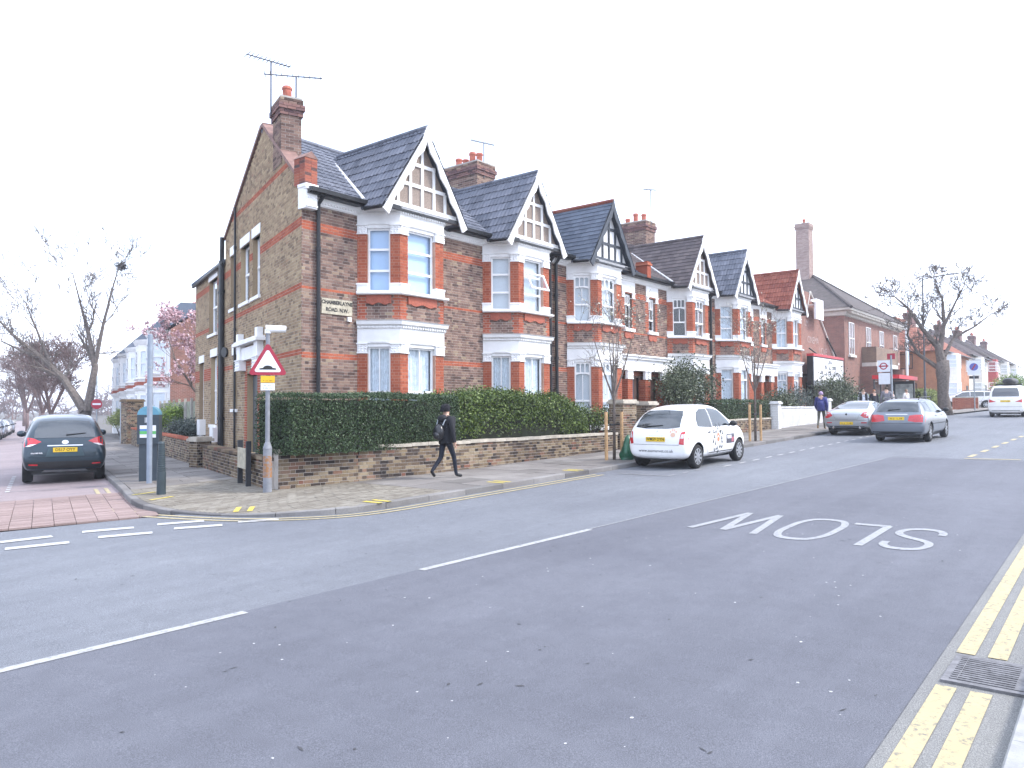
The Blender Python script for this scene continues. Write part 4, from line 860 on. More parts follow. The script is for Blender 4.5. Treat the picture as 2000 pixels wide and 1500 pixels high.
m1 = MB(); m1.v = [(-o, -o, He), (Lw+o, -o, He), (Lw+o, Ld+o, He), (-o, Ld+o, He), (*A1, hz), (*A2, hz)]; m1.f = [(0, 1, 4), (1, 2, 5, 4), (2, 3, 5), (3, 0, 4, 5), (3, 2, 1, 0)]; m1.m = [0]*5; m1.build('roof', ROOFB, lb)
m1 = MB()
for a, b in ((0, 4), (1, 4), (4, 5)):
    P = [(-o, -o, He), (Lw+o, -o, He), 0, 0, (*A1, hz), (*A2, hz)]; m1.tube([P[a], P[b]], .12, 6)
m1.build('hip_tiles', ROOFB, lb)
fl = Fr((0, 0), (1, 0))
for x in (1.0, 5.6, 9.6, 14.2):
    window(lb, fl, x, x+1.3, 4.3, 6.6, 'sash', BLIND, set_=.06); m1 = MB(); fl.box(m1, x-.15, x+1.45, 4.12, 4.28, 0, .16); m1.build('sill', CREAM, lb)
window(lb, fl, 5.0, 7.2, .6, 2.7, 'grid', None, set_=.06)
m1 = MB(); m1.box(4.4, 11.2, -1.0, 0, 3.55, 3.85); m1.build('balcony_floor', CREAM, lb); m1 = MB(); m1.box(4.4, 11.2, -1.0, -.75, 3.85, 5.0); m1.box(4.4, 4.65, -.75, 0, 3.85, 5.0); m1.box(10.95, 11.2, -.75, 0, 3.85, 5.0); m1.build('balcony_wall', FB3, lb)
for x in (3.9, 11.2): m1 = MB(); m1.box(x, x+.7, -1.3, 0, 0, 3.55); m1.build('porch_pier', FB1, lb)
m1 = MB(); m1.tube([(11.4, -1.6, -.2), (11.4, -1.6, 7.4)], .1, 10); m1.build('flag_pole', WFRAME, lb); m1 = MB(); m1.poly([(11.5, -1.6, 6.9), (12.3, -1.6, 6.7), (12.5, -1.55, 3.9), (11.5, -1.6, 4.2)], (0, .02, 0)); m1.build('banner', mat('banner_blue', (.25, .33, .45), .8, .2, 2), lb)
BR_PALE = brickmat('brick_pale', [(0, (.34, .24, .22)), (.5, (.42, .31, .28)), (1, (.48, .37, .33))], .2); chimney(lb, (7.5, 5.0), 1.05, 1.05, hz-.9, hz+4.1, 1, bmats=(BR_PALE, BR_PALE))
# ------------------------------------------------------------------ far houses on the main road
def far_house(label, x, y, w, d, he, hr, wallm, roofm, bay=True, bayface=None, roofn=ST, group=None, hip=True, chim=True, sidewin=False):
    h = thing('suburban_house', label, 'house', (x, y, gz(x, y)), 0, group); m1 = MB(); m1.box(0, w, 0, d, 0, he); m1.build('walls', wallm, h); o = .4
    if hip: R1, R2 = (min(w, d)*.42, d/2), (w-min(w, d)*.42, d/2)
    else: R1, R2 = (-o, d/2), (w+o, d/2)
    ln = math.hypot(d/2+o, hr-he); k = (R1[0]+o)/ln; k2 = (w+o-R2[0])/ln
    tiles(h, (-o, -o, he-.1), (1, 0, 0), (0, d/2+o, hr-he), ln, lambda v: k*v, lambda v: w+2*o-k2*v, .33, .33, roofm)
    if hip:
        l2 = math.hypot(R1[0]+o, hr-he); kk = (d/2+o)/l2
        tiles(h, (-o, d+o, he-.1), (0, -1, 0), (R1[0]+o, 0, hr-he), l2, lambda v: kk*v, lambda v: d+2*o-kk*v, .33, .33, roofm)
        tiles(h, (w+o, -o, he-.1), (0, 1, 0), (-(w+o-R2[0]), 0, hr-he), l2, lambda v: kk*v, lambda v: d+2*o-kk*v, .33, .33, roofm)
    m1 = MB(); m1.add([(-o, d+o, he-.1), (w+o, d+o, he-.1), (R2[0], R2[1], hr-.1), (R1[0], R1[1], hr-.1)], [(0, 1, 2, 3)]); m1.add([(-o, -o, he-.12), (w+o, -o, he-.12), (w+o, d+o, he-.12), (-o, d+o, he-.12)], [(0, 1, 2, 3)])
    if not hip: m1.add([(0, 0, he), (0, d, he), (0, d/2, hr-.15)], [(0, 1, 2)]); m1.add([(w, 0, he), (w, d, he), (w, d/2, hr-.15)], [(0, 1, 2)])
    m1.build('roof', roofm, h); m1 = MB(); m1.tube([(R1[0], R1[1], hr-.05), (R2[0], R2[1], hr-.05)], .14, 8); m1.build('ridge_tiles', roofm, h)
    m1 = MB(); m1.tube([(-o, -o-.05, he-.15), (w+o, -o-.05, he-.15)], .07, 8); m1.build('gutter', BLACK, h)
    ff = Fr((0, 0), (1, 0))
    if bay:
        b0, b1 = w*.18, w*.18+3.0; path = [(b0, 0), (b0+.6, -.8), (b1-.6, -.8), (b1, 0)]; pts = [(p[0], p[1], .0) for p in path]
        m1 = MB(); m1.poly(pts, (0, 0, he-.2)); m1.build('bay', bayface or wallm, h)
        for a, b in zip(path, path[1:]):
            f = Fr(a, Vector(b)-Vector(a)); L = (Vector(b)-Vector(a)).length
            for z0, z1 in ((.8, 2.3), (3.6, 4.8)):
                n = 2 if L > 1.2 else 1
                for i in range(n): window(h, f, .05+(L-.1)*i/n, .05+(L-.1)*(i+1)/n, z0, z1, 'toplight', CURT, set_=.05)
    for z0, z1 in ((3.6, 4.8),): window(h, ff, w-1.9, w-.9, z0, z1, 'sash', CURT, set_=.05)
    m1 = MB(); m1.box(w-1.9, w-.95, -.05, 0, .1, 2.2); m1.build('door', mat('door_dark', (.05, .06, .07), .4, .1), h)
    if sidewin:
        fs = Fr((0, d), (0, -1))
        for u, z in ((1.2, 3.5), (5.0, 3.5), (5.3, .9)): window(h, fs, u, u+1.3, z, z+1.3, 'plain', None, set_=.05, frame=mat('brown_frame', (.04, .03, .03), .5, .1))
    if chim: chimney(h, (w*.62, d/2), 1.7, .8, hr-1.2, hr+.9, 4, bmats=(BR_DK, BR_DK))
    return h
far_house('orange brick house with orange tiled hip roof and white bay behind the street tree', 74.7, 12.5, 15.6, 8.4, 5.1, 8.5, FB2, T_ORANGE, bayface=WPANEL, sidewin=True)
for i, lab in enumerate(('pebbledash semi with dark roof next to the orange brick house', 'pebbledash semi with red bay panel, second from the orange brick house', 'far pebbledash semi with tall pots, third from the orange brick house', 'farthest pebbledash semi at the end of the row')):
    far_house(lab, 90.8+i*14.2, 12.6+.3*i, 13.6, 8, 5.2+.1*i, 8.2+.1*i, PALE, ROOFB if i % 2 else T_BROWN, bayface=(PALE, mat('red_panel', (.35, .05, .05), .6, .1), PALE, PALE)[i], group='pebbledash semis up the road')
# ------------------------------------------------------------------ white terrace down the side street
def white_house(i, label):
    t = 28.6+i*6.3; p = Vector((11.04, 15.2))+LD*t+LPR*.9; ang = math.atan2(-LD.y, -LD.x)      # facade runs back towards the camera
    q = p+LD*6.3; h = thing('white_house', label, 'house', (q.x, q.y, gz(q.x, q.y)+.1), ang, 'white painted terrace down the side street')
    m1 = MB(); m1.box(0, 6.3, .0, 8, 0, 6.3); m1.build('walls', [WPANEL, FB1][0], h)
    path = [(3.0, 0), (3.6, -.9), (5.2, -.9), (5.8, 0)]; fr = Fr((0, 0), (1, 0))
    m1 = MB(); m1.poly([(a, b, 0) for a, b in path], (0, 0, 6.3)); m1.build('bay', WHITE, h)
    for a, b in zip(path, path[1:]):
        f = Fr(a, Vector(b)-Vector(a)); L = (Vector(b)-Vector(a)).length
        for z0, z1 in ((.9, 2.8), (4.0, 5.6)): window(h, f, .14, L-.14, z0, z1, 'sash', None if z0 > 3 else BLIND, set_=.05, bars=False)
    for z0, z1, o in ((3.05, 3.3, .14), (6.0, 6.3, .16), (3.72, 3.85, .1)): m1 = MB(); m1.profile(path, [(-.05, z0), (.04, z0), (o, z1-.06), (o, z1), (-.05, z1)]); m1.build('cornice', WHITE, h)
    m1 = MB(); m1.profile(path, [(-.05, 3.4), (.07, 3.4), (.07, 3.62), (-.05, 3.62)]); m1.build('red_apron', MATS['terracotta_panel'], h)
    window(h, fr, .9, 1.8, 4.0, 5.5, 'sash', None, set_=.04, bars=False); m1 = MB(); m1.box(.6, 1.7, -.05, 0, .1, 2.5); m1.build('door', MATS['door_dark'], h)
    m1 = MB(); m1.box(.3, 2.2, -.6, 0, 2.7, 3.2); m1.build('porch_hood', WHITE, h)
    # hipped slate bay roof and main slope
    m1 = MB(); c = (4.4, .8, 8.1); P = [(2.8, .3, 6.3), (3.45, -1.1, 6.3), (5.35, -1.1, 6.3), (6.0, .3, 6.3)]; m1.v = P+[c, (4.4, 3.2, 8.1), (2.8, 3.0, 6.4), (6.0, 3.0, 6.4)]; m1.f = [(0, 1, 4), (1, 2, 4), (2, 3, 4), (0, 4, 5, 6), (3, 7, 5, 4)]; m1.m = [0]*5; m1.build('bay_roof', T_SLATE, h)
    tiles(h, (0, -.3, 6.3), (1, 0, 0), (0, 4.3, 2.6), 5.0, lambda v: 0, lambda v: 6.3, .3, .25, T_SLATE)
    m1 = MB(); m1.add([(0, 4, 8.9), (6.3, 4, 8.9), (6.3, 8, 6.3), (0, 8, 6.3)], [(0, 1, 2, 3)]); m1.build('rear_roof', T_SLATE, h)
    if i == 0:
        m1 = MB(); m1.poly([(6.301, 0, 0), (6.301, 8, 0), (6.301, 8, 6.3), (6.301, 4, 9.1), (6.301, 0, 6.3)], (.2, 0, 0)); m1.build('end_wall', FB1, h)
    chimney(h, (6.0 if i == 0 else .1, 4.2), .7, 1.5, 8, 9.9, 3)
    return h
for i, lab in enumerate(('white bay house with brick end wall behind the magnolia', 'white bay house, second from the brick end wall', 'white bay house, third from the brick end wall', 'white bay house, fourth from the brick end wall', 'white bay house, fifth from the brick end wall')): white_house(i, lab)
# ------------------------------------------------------------------ garden walls
def G_(x, y, o=.1): return gz(x, y)+o
def old_wall(label, pts, top, th=.22, single=0, coping=True, cat='wall', group=None, mats=(BR_WALL, BR_RED), name='garden_wall', copm=STONE, top2=None):
    """old brick wall along a plan path; the outside is to the right of it"""
    o = thing(name, label, cat, (pts[0][0], pts[0][1], G_(*pts[0])), 0, group); L = Vector((pts[0][0], pts[0][1])); left = single
    for i in range(len(pts)-1):
        a, b = Vector(pts[i]), Vector(pts[i+1]); f = Fr(a-L, b-a); ln = (b-a).length; zb = -.15+min(0, G_(*b)-G_(*a)); t0 = top-o.location.z
        t1 = (top2 or top)-o.location.z
        n = left if i == 0 or single > 200 else 0
        brickwork(o, f, lambda z: [(0, ln)] if z < t0 else [(ln*(z-t0)/max(t1-t0, .01), ln)], zb, max(t0, t1), mats=mats, single=min(n, 170), pick=lambda q: random.random()); left = max(0, left-170)
        m1 = MB(); q = [f.p(0, 0, -.003), f.p(ln, 0, -.003), f.p(ln, 0, -th), f.p(0, 0, -th)]; m1.poly([(x, y, zb) for x, y, _ in q], (0, 0, t0-zb-.01)); m1.build('core', MORTAR, o)
        if coping:
            u = 0; k = 0
            while u < ln:
                l2 = min(.46, ln-u); m1 = MB(); j = random.uniform(-.008, .008); f.box(m1, u+.004, u+l2-.004, t0+j, t0+.07+j, -th-.03, .035); m1.build('coping_stone', copm, o); u += .46; k += 1
    return o
old_wall('old stock brick garden wall under the clipped hedge', [(9.02, 13.16), (10.84, 12.92), (13.1, 12.56), (20.9, 12.5)], 1.03, single=300)
old_wall('low brick side wall running from the corner beside the name sign', [(W(20.1), 20.1), (W(13.4)+.02, 13.4)], .86, single=120, copm=BR_WALL)
old_wall('low brick garden wall with red coping behind the parking meter', [(W(39.5), 39.5), (W(21.2), 21.2)], .95, copm=BR_RED)
old_wall('brick garden wall between the gate piers, behind the white hatchback', [(23.7, 12.6), (28.8, 12.6)], 1.3); old_wall('brick wall under the dark clipped hedge', [(28.8, 12.62), (34.6, 12.62)], 1.3)
WWALL = mat('stained_white', (.56, .56, .57), .85, .16, 2.2, bmp=.004)
ww = old_wall('white painted garden wall by the pavement', [(34.9, 12.6), (37.6, 12.6), (42.4, 12.6)], 1.8, mats=(WWALL, WWALL), copm=WWALL)
old_wall('low orange brick garden wall beside the street tree', [(70, 10.9), (70, 9.1)], 2.45, mats=(BR_RED, BR_RED))
def pier(label, x, y, w, d, z1, mats=(BR_WALL, BR_RED), capm=STONE, name='gate_pier', group=None):
    o = thing(name, label, 'pier', (x, y, G_(x, y)), 0, group); t = z1-o.location.z; q = [(-w/2, -d/2), (w/2, -d/2), (w/2, d/2), (-w/2, d/2)]
    for i in range(4):
        a, b = Vector(q[i]), Vector(q[(i+1) % 4]); brickwork(o, Fr(a, b-a), lambda z: [(0, (b-a).length)], -.1, t, mats=mats)
    m1 = MB(); m1.box(-w/2-.06, w/2+.06, -d/2-.06, d/2+.06, t, t+.08); m1.box(-w/2-.02, w/2+.02, -d/2-.02, d/2+.02, t+.08, t+.13); m1.build('cap', capm, o); return o
pier('tall stock brick gate pier beside the staked sapling', 21.45, 12.62, .85, .5, 2.0); pier('brick gate pier with pale cap behind the white hatchback', 23.2, 12.75, .6, .5, 1.95)
pier('short brick pier at the end of the low side wall', W(20.45), 20.45, .42, .42, 1.0); pier('white gate pier at the left end of the white wall', 34.85, 12.5, .35, .35, 1.98, (WPANEL, WPANEL), WPANEL); pier('white gate pier at the right end of the white wall', 42.5, 12.5, .35, .35, 2.15, (WPANEL, WPANEL), WPANEL)
o = pier('rugged brick pier with dark cap beyond the parking meter', W(41.0)+.2, 41.0, .9, .6, 2.35, capm=BR_WALL)
gp_ = thing('gate_post', 'slim grey gate post against the rugged brick pier', 'post', (W(42)-.15, 42.2, G_(W(42), 42))); m1 = MB(); m1.box(-.08, .08, -.08, .08, 0, 2.35); m1.build('shaft', GALV, gp_); m1 = MB(); m1.box(-.11, .11, -.11, .11, 2.35, 2.42); m1.build('cap', GALV, gp_)
fn = thing('garden_fence', 'weathered green panel fence at the end of the corner garden', 'fence', (16.6, 29.6, G_(16.6, 29.6))); FEN = mat('fence_green', (.23, .25, .19), .9, .2, 6); a = Vector((0, 0)); b = Vector((4.4, 12.0)); f = Fr(b, a-b); ln = (b-a).length
for k in range(int(ln/.15)):
    if k % 12 == 0: m1 = MB(); f.box(m1, k*.15-.04, k*.15+.06, 0, 2.15, .0, .1); m1.build('fence_post', CONC, fn)
    m1 = MB(); f.box(m1, k*.15+.005, k*.15+.147, .1, 2.0+.01*(k % 3), -.02, .0); m1.build('fence_board', FEN, fn)
# ------------------------------------------------------------------ leaves
def leaves(mb, pts, size, rr, flat=.3, asp=.55):
    for (p, n) in pts:
        p = Vector(p); d = Vector((rr.gauss(0, 1), rr.gauss(0, 1), rr.gauss(0, .8))); d = (d.normalized()*(1-flat)+Vector(n)*flat).normalized()
        a = d.orthogonal().normalized(); t = rr.uniform(0, 6.3); a = a*math.cos(t)+d.cross(a)*math.sin(t); b = d.cross(a); s = size*rr.uniform(.6, 1.3)
        mb.add([p-a*s, p-b*s*asp, p+a*s, p+b*s*asp], [(0, 1, 2, 3)])
def hedge(label, x0, x1, y0, y1, z0, z1, leaf, size, dens, seed=0, rough=.04, core=None, prof=None, name='hedge', skew=0, cat='hedge', lower=None):
    """clipped hedge: dark inner mass, twigs and a skin of small leaves that breaks the outline"""
    rr = random.Random(seed); zb = z0; o = thing(name, label, cat, ((x0+x1)/2, (y0+y1)/2, zb)); cx, cy_ = (x0+x1)/2, (y0+y1)/2
    prof = prof or (lambda x: 0); hx, hy, hz_ = (x1-x0)/2, (y1-y0)/2, z1-z0; mb = MB()
    A = [('f', 2*hx*hz_), ('b', 2*hx*hz_*.3), ('t', 4*hx*hy), ('l', 2*hy*hz_), ('r', 2*hy*hz_*.6)]; pts = []
    lump = lambda u, v: .5*math.sin(u*2.3+seed)+.5*math.sin(v*3.1+u*1.3)
    for face, ar in A:
        for i in range(int(ar*dens)):
            u, v = rr.uniform(-1, 1), rr.uniform(0, 1); dp = abs(rr.gauss(0, rough))-rough*.6
            top = hz_+prof(cx+u*hx)
            if face == 'f': p, n = (u*hx, -hy-dp+.05*lump(u*hx, v*hz_), v*top), (0, -1, .2)
            elif face == 'b': p, n = (u*hx, hy+dp, v*top), (0, 1, .2)
            elif face == 't': p, n = (u*hx, (2*v-1)*hy, top+dp+.04*lump(u*hx, v)), (0, 0, 1)
            elif face == 'l': p, n = (-hx-dp, rr.uniform(-1, 1)*hy, v*(hz_+prof(x0))), (-1, 0, .2)
            else: p, n = (hx+dp, rr.uniform(-1, 1)*hy, v*(hz_+prof(x1))), (1, 0, .2)
            if lower and face in 'fl' and p[2] < lower(cx+p[0])*rr.random()**.5: continue
            pts.append((p, n))
    leaves(mb, pts, size, rr); mb.build('foliage', leaf, o, stuff=True)
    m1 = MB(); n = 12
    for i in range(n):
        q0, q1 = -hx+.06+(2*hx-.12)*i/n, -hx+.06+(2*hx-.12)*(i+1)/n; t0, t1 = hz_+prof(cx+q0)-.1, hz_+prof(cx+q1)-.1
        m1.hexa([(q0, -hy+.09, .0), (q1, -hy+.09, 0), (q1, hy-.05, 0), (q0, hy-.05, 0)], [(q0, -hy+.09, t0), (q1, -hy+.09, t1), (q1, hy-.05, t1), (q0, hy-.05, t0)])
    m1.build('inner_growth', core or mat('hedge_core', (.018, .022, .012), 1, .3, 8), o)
    st = MB()
    for i in range(int(2*hx*5)): x = -hx+.15+i*.2; st.tube([(x, 0, -z0+G_(cx+x, cy_)-.05), (x+rr.uniform(-.05, .05), rr.uniform(-.1, .1), .3)], .02, 5)
    st.build('stems', BARK, o, stuff=True); return o
L_DARK = leafmat('leaf_privet', (.016, .034, .016), (.075, .12, .05)); L_MID = leafmat('leaf_loose', (.025, .05, .014), (.15, .21, .045)); L_BLUE = leafmat('leaf_blue', (.03, .045, .04), (.14, .17, .15)); L_BR = leafmat('leaf_bright', (.05, .10, .015), (.24, .34, .06)); L_OLV = leafmat('leaf_olive', (.03, .045, .025), (.13, .155, .09)); L_YEL = leafmat('leaf_yellowgreen', (.10, .14, .03), (.33, .36, .11))
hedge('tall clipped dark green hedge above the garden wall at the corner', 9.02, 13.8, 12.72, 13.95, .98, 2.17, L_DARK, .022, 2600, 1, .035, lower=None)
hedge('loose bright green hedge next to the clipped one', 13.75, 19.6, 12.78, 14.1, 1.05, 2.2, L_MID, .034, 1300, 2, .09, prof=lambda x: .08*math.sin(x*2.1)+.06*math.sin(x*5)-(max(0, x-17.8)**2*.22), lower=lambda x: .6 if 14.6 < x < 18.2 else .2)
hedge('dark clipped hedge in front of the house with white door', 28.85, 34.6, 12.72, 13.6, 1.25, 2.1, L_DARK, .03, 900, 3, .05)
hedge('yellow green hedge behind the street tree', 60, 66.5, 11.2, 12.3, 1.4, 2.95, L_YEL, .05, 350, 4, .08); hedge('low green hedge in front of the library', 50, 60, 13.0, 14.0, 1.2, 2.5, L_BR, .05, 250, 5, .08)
def shrub(label, x, y, rx, ry, z0, z1, leaf, size, n, seed=0, name='shrub', stems=7, dense=.75, barkm=BARK, core=True):
    """shrub: stems fan out from the base, leaves sit in clumps on them with gaps between"""
    rr = random.Random(seed); o = thing(name, label, 'shrub', (x, y, z0)); h = z1-z0; st = MB(); mb = MB(); pts = []; tips = []
    for i in range(stems*4):
        a = rr.uniform(0, 6.28); q = math.sqrt(rr.random()); zt = h*(.35+.6*math.sqrt(max(0, 1-q*q*.8))*rr.uniform(.7, 1)); tip = Vector((rx*q*.85*math.cos(a), ry*q*.85*math.sin(a), zt)); mid = tip*.5+Vector((0, 0, h*.08))
        st.tube([(tip.x*.08, tip.y*.08, -.05), mid, tip], [.022, .014, .006], 5, cap=False); tips.append((mid, tip))
    for i in range(n):
        m_, t_ = rr.choice(tips); k = rr.random()**.6; c = m_+(t_-m_)*k; s = .13*min(rx, h)+.02; p = c+Vector((rr.gauss(0, s), rr.gauss(0, s), rr.gauss(0, s*.9))); p.z = max(p.z, .03); nn = (p-Vector((0, 0, h*.4))).normalized(); pts.append((p, nn))
    leaves(mb, pts, size, rr, .35); mb.build('foliage', leaf, o, stuff=True); st.build('stems', barkm, o, stuff=True); return o
shrub('big dark evergreen bush in front of the brown tiled house', 28.7, 13.9, 2.1, 1.0, .75, 3.95, L_OLV, .05, 9000, 1, stems=10); shrub('leafy dark shrub beside the tall gate pier', 20.6, 13.3, .9, .6, .6, 2.15, L_MID, .035, 2600, 2); shrub('dark shrub between the two gate piers', 22.6, 13.5, .7, .6, .6, 2.3, L_OLV, .04, 1800, 12)
shrub('straggly green shrub behind the white wall', 38.0, 13.5, 1.5, .8, .95, 2.8, L_OLV, .05, 3000, 3); shrub('pale flowering shrub behind the white wall', 40.6, 13.5, 1.3, .8, 1, 3.1, L_BLUE, .045, 2200, 4); shrub('large grey green shrub in front of the cinema entrance', 47.0, 13.3, 2.7, 1, 1.1, 3.7, L_OLV, .06, 6000, 5, stems=10)
shrub('bright green rounded bush behind the low side wall', 18.1, 34.5, 1.2, 1.0, .45, 2.1, L_BR, .045, 6000, 6); shrub('grey lavender bush hanging over the low side wall', 15.4, 28.6, 1.2, 1.3, .45, 1.5, L_BLUE, .04, 5000, 7)
shrub('pale green conifer bush nearer the grey gate post', W(50)+.8, 50, .95, .95, .05, 2.1, L_YEL, .05, 5000, 8); shrub('pale green conifer bush beyond its twin', W(54)+.8, 54, 1.0, 1.0, 0, 2.2, L_YEL, .05, 5000, 9); shrub('hazy green shrub by the far semis', 96, 9.5, 3, 2, 2.1, 5.0, L_BR, .09, 3500, 10)
# ------------------------------------------------------------------ trees
def grow(mb, p, d, ln, r, dep, rr, tips, n=5, spread=.65, upb=.15, minr=.006):
    p = Vector(p); d = Vector(d).normalized(); pts = [p]; rad = [r]; k = 4
    for i in range(k):
        d = (d+Vector((rr.gauss(0, .13), rr.gauss(0, .13), rr.gauss(0, .1)+upb*.25))).normalized(); p = p+d*ln/k; pts.append(p); rad.append(max(minr, r*(1-.5*(i+1)/k)))
    mb.tube(pts, rad, n if r > .03 else 4 if r > .012 else 3, cap=False); tips.append((pts[-1], d))
    if dep <= 0: return
    for i in range(rr.choice((2, 3, 3)) if dep > 1 else 3):
        t = rr.uniform(.35, 1); q = pts[min(k, int(t*k)+(1 if rr.random() < .5 else 0))]; s = Vector((rr.gauss(0, 1), rr.gauss(0, 1), rr.gauss(0, .7))); s = (s-d*s.dot(d)).normalized()
        grow(mb, q, d*(1-spread*.5)+s*spread+Vector((0, 0, upb)), ln*rr.uniform(.55, .8), max(minr, r*rr.uniform(.42, .6)), dep-1, rr, tips, n, spread, upb, minr)
def tree(label, base, limbs, trunk, dep, seed, barkm=BARK, name='bare_tree', bud=None, buds=0, budsize=.03, minr=.006, spread=.6, group=None, up_=.12, nb=2):
    """limbs: polylines (relative points with radii) that carry the recursive branching"""
    rr = random.Random(seed); o = thing(name, label, 'tree', base, 0, group); m1 = MB(); m1.tube([p for p, _ in trunk], [r for _, r in trunk], 12); m1.build('trunk', barkm, o, smooth=True); tips = []; cr_ = MB()
    for lim in limbs:
        pts = [Vector(p) for p, _ in lim]; cr_.tube(pts, [r for _, r in lim], 8)
        for i in range(1, len(pts)):
            d = (pts[i]-pts[i-1]).normalized(); r = lim[i][1]
            for k in range(nb if i < len(pts)-1 else nb+2):
                s = Vector((rr.gauss(0, 1), rr.gauss(0, 1), rr.gauss(0, .6))); s = (s-d*s.dot(d)).normalized()
                grow(cr_, pts[i], d*.7+s*spread+Vector((0, 0, .15)), (pts[i]-pts[i-1]).length*rr.uniform(.55, .95), max(minr, r*.38), dep, rr, tips, 5, spread, up_, minr)
    cr_.build('crown', barkm, o, stuff=True)
    if buds:
        mb = MB(); pp = []
        for i in range(buds): p, d = rr.choice(tips); pp.append((p+Vector((rr.gauss(0, .06), rr.gauss(0, .06), rr.gauss(0, .06)))-d*rr.uniform(0, .25), (0, 0, 1)))
        leaves(mb, pp, budsize, rr, .2, .7); mb.build('blossom', bud, o, stuff=True)
    return o
BUD = leafmat('bud', (.10, .075, .06), (.22, .17, .13)); PINK = leafmat('magnolia_petal', (.42, .24, .28), (.72, .55, .57)); CRM = leafmat('cream_blossom', (.38, .36, .28), (.66, .64, .52))
SX = Vector((math.sin(yaw), -math.cos(yaw), 0))       # across the view, used only to lay out limb shapes
def L3(lst): return [((SX.x*a+fw.x*b, SX.y*a+fw.y*b, c), r) for a, b, c, r in lst]
tl = tree('tall bare forked tree with a bird nest on the side street pavement', (23.9, 59.0, gz(23.9, 59)+.1), [
    L3([(.2, 0, 1.5, .28), (-1.1, .2, 3.3, .20), (-2.2, -.3, 4.6, .13), (-3.6, -.5, 5.8, .08), (-5.0, -.4, 7.2, .04)]), L3([(-2.2, -.3, 4.55, .10), (-3.6, .6, 4.9, .07), (-5.2, .9, 5.6, .04)]), L3([(-1.9, .1, 4.3, .09), (-2.9, .5, 6.2, .06), (-3.8, .9, 7.8, .03)]),
    L3([(.35, 0, 1.5, .27), (.6, .3, 4.0, .19), (.3, .1, 6.0, .11), (-.1, 0, 7.6, .06), (-.6, .1, 9.3, .025)]), L3([(.55, .3, 4.0, .15), (1.2, 0, 6.4, .09), (1.75, -.2, 8.2, .055), (2.2, -.3, 9.6, .03)])],
    [((.1, 0, -.1), .42), ((.15, .05, .8), .34), ((.25, 0, 1.7), .33)], 3, 11, BARK2, bud=BUD, buds=500, budsize=.035, minr=.012, nb=4)
ns = MB(); rr = random.Random(2); c0 = Vector((SX.x*2.25, SX.y*2.25, 9.75))
for i in range(150): d = Vector((rr.gauss(0, 1), rr.gauss(0, 1), rr.gauss(0, .7))).normalized(); p = c0+Vector((rr.gauss(0, .17), rr.gauss(0, .17), rr.gauss(0, .12))); ns.tube([p-d*.2, p+d*.2], .01, 3)
tl.scale = (1.27, 1.27, 1.27); nest = ns.build('bird_nest', mat('nest', (.03, .028, .03), 1, .2), None, (23.9, 59.0, gz(23.9, 59)+.1)); nest.scale = (1.27, 1.27, 1.27); tag(nest, 'dark twiggy bird nest high in the bare forked tree', 'nest')
tree('broad bare pollarded street tree beside the lamp post', (57, 9.35, gz(57, 9)+.1), [
    L3([(0, 0, 3.0, .34), (-.3, 0, 4.4, .23), (-1.2, .2, 5.6, .13), (-2.2, .1, 7.0, .08), (-3.2, -.2, 7.7, .04)]), L3([(-.2, 0, 4.2, .2), (.25, .2, 6.0, .12), (.1, .1, 7.6, .07), (-.4, 0, 8.6, .03)]), L3([(.2, .1, 5.8, .1), (.9, -.1, 7.4, .06), (1.4, -.2, 8.4, .03)]),
    L3([(.1, 0, 3.8, .14), (.9, .3, 5.0, .09), (2.2, .2, 5.7, .06), (3.2, 0, 6.5, .03)]), L3([(-.2, .2, 3.0, .16), (-1.3, .5, 3.9, .11), (-2.1, .4, 5.2, .07), (-1.9, .2, 6.8, .04)])],
    [((.2, 0, -.1), .52), ((.12, 0, .5), .40), ((.0, .05, 1.3), .33), ((-.12, 0, 2.2), .36), ((-.05, .03, 2.7), .42), ((0, 0, 3.5), .36)], 3, 21, BARK2, name='street_tree', bud=BUD, buds=500, budsize=.04, minr=.016, spread=.75, nb=4)
tree('pink flowering magnolia behind the corner house', (20.3, 35.0, .3), [L3([(0, 0, 1.4, .1), (a, b, 2.7, .06), (a*1.8, b*1.5, 4.0, .035), (a*2.2, b*1.8, 5.2, .015)]) for a, b in ((-.5, .2), (.1, .5), (.6, -.2), (.9, .5), (-.9, -.4))], [((0, 0, -.1), .16), ((0, 0, 1.7), .12)], 2, 5, BARK2, name='magnolia_tree', bud=PINK, buds=9000, budsize=.065, minr=.007, nb=4)
BUDM = leafmat('bud_mauve', (.14, .10, .10), (.27, .19, .18))
for k, (x, y, sc, sd, lab) in enumerate(((24.5, 66, 1.0, 31, 'twiggy bare tree behind the forked tree'), (29, 80, 1.1, 32, 'bare tree further down the side street pavement'), (36, 104, 1.2, 33, 'reddish bare tree far down the side street'), (48, 140, 1.5, 34, 'distant bare tree at the end of the side street'), (30, 128, 1.5, 35, 'distant bare tree left of the roadway end'), (23, 122, 1.4, 36, 'distant bare tree above the row of parked cars'))):
    lim = [L3([(0, 0, 1.8*sc, .11*sc), (a*.9, b*.9, 3.4*sc, .07*sc), (a*1.9, b*1.9, 5.2*sc, .04*sc)]) for a, b in ((-1, .3), (.2, .9), (1, -.2), (.1, -.9), (-.4, .1))]
    tree(lab, (x, y, gz(x, y)), lim, [((0, 0, -.1), .17*sc), ((0, 0, 2*sc), .13*sc)], 3, sd, mat('bark_mauve', (.16, .11, .105), 1, .2), group='bare trees down the side street', minr=.02, bud=BUDM, buds=2600, budsize=.07, nb=4)
wd_ = MB(); rr = random.Random(8); tp = []
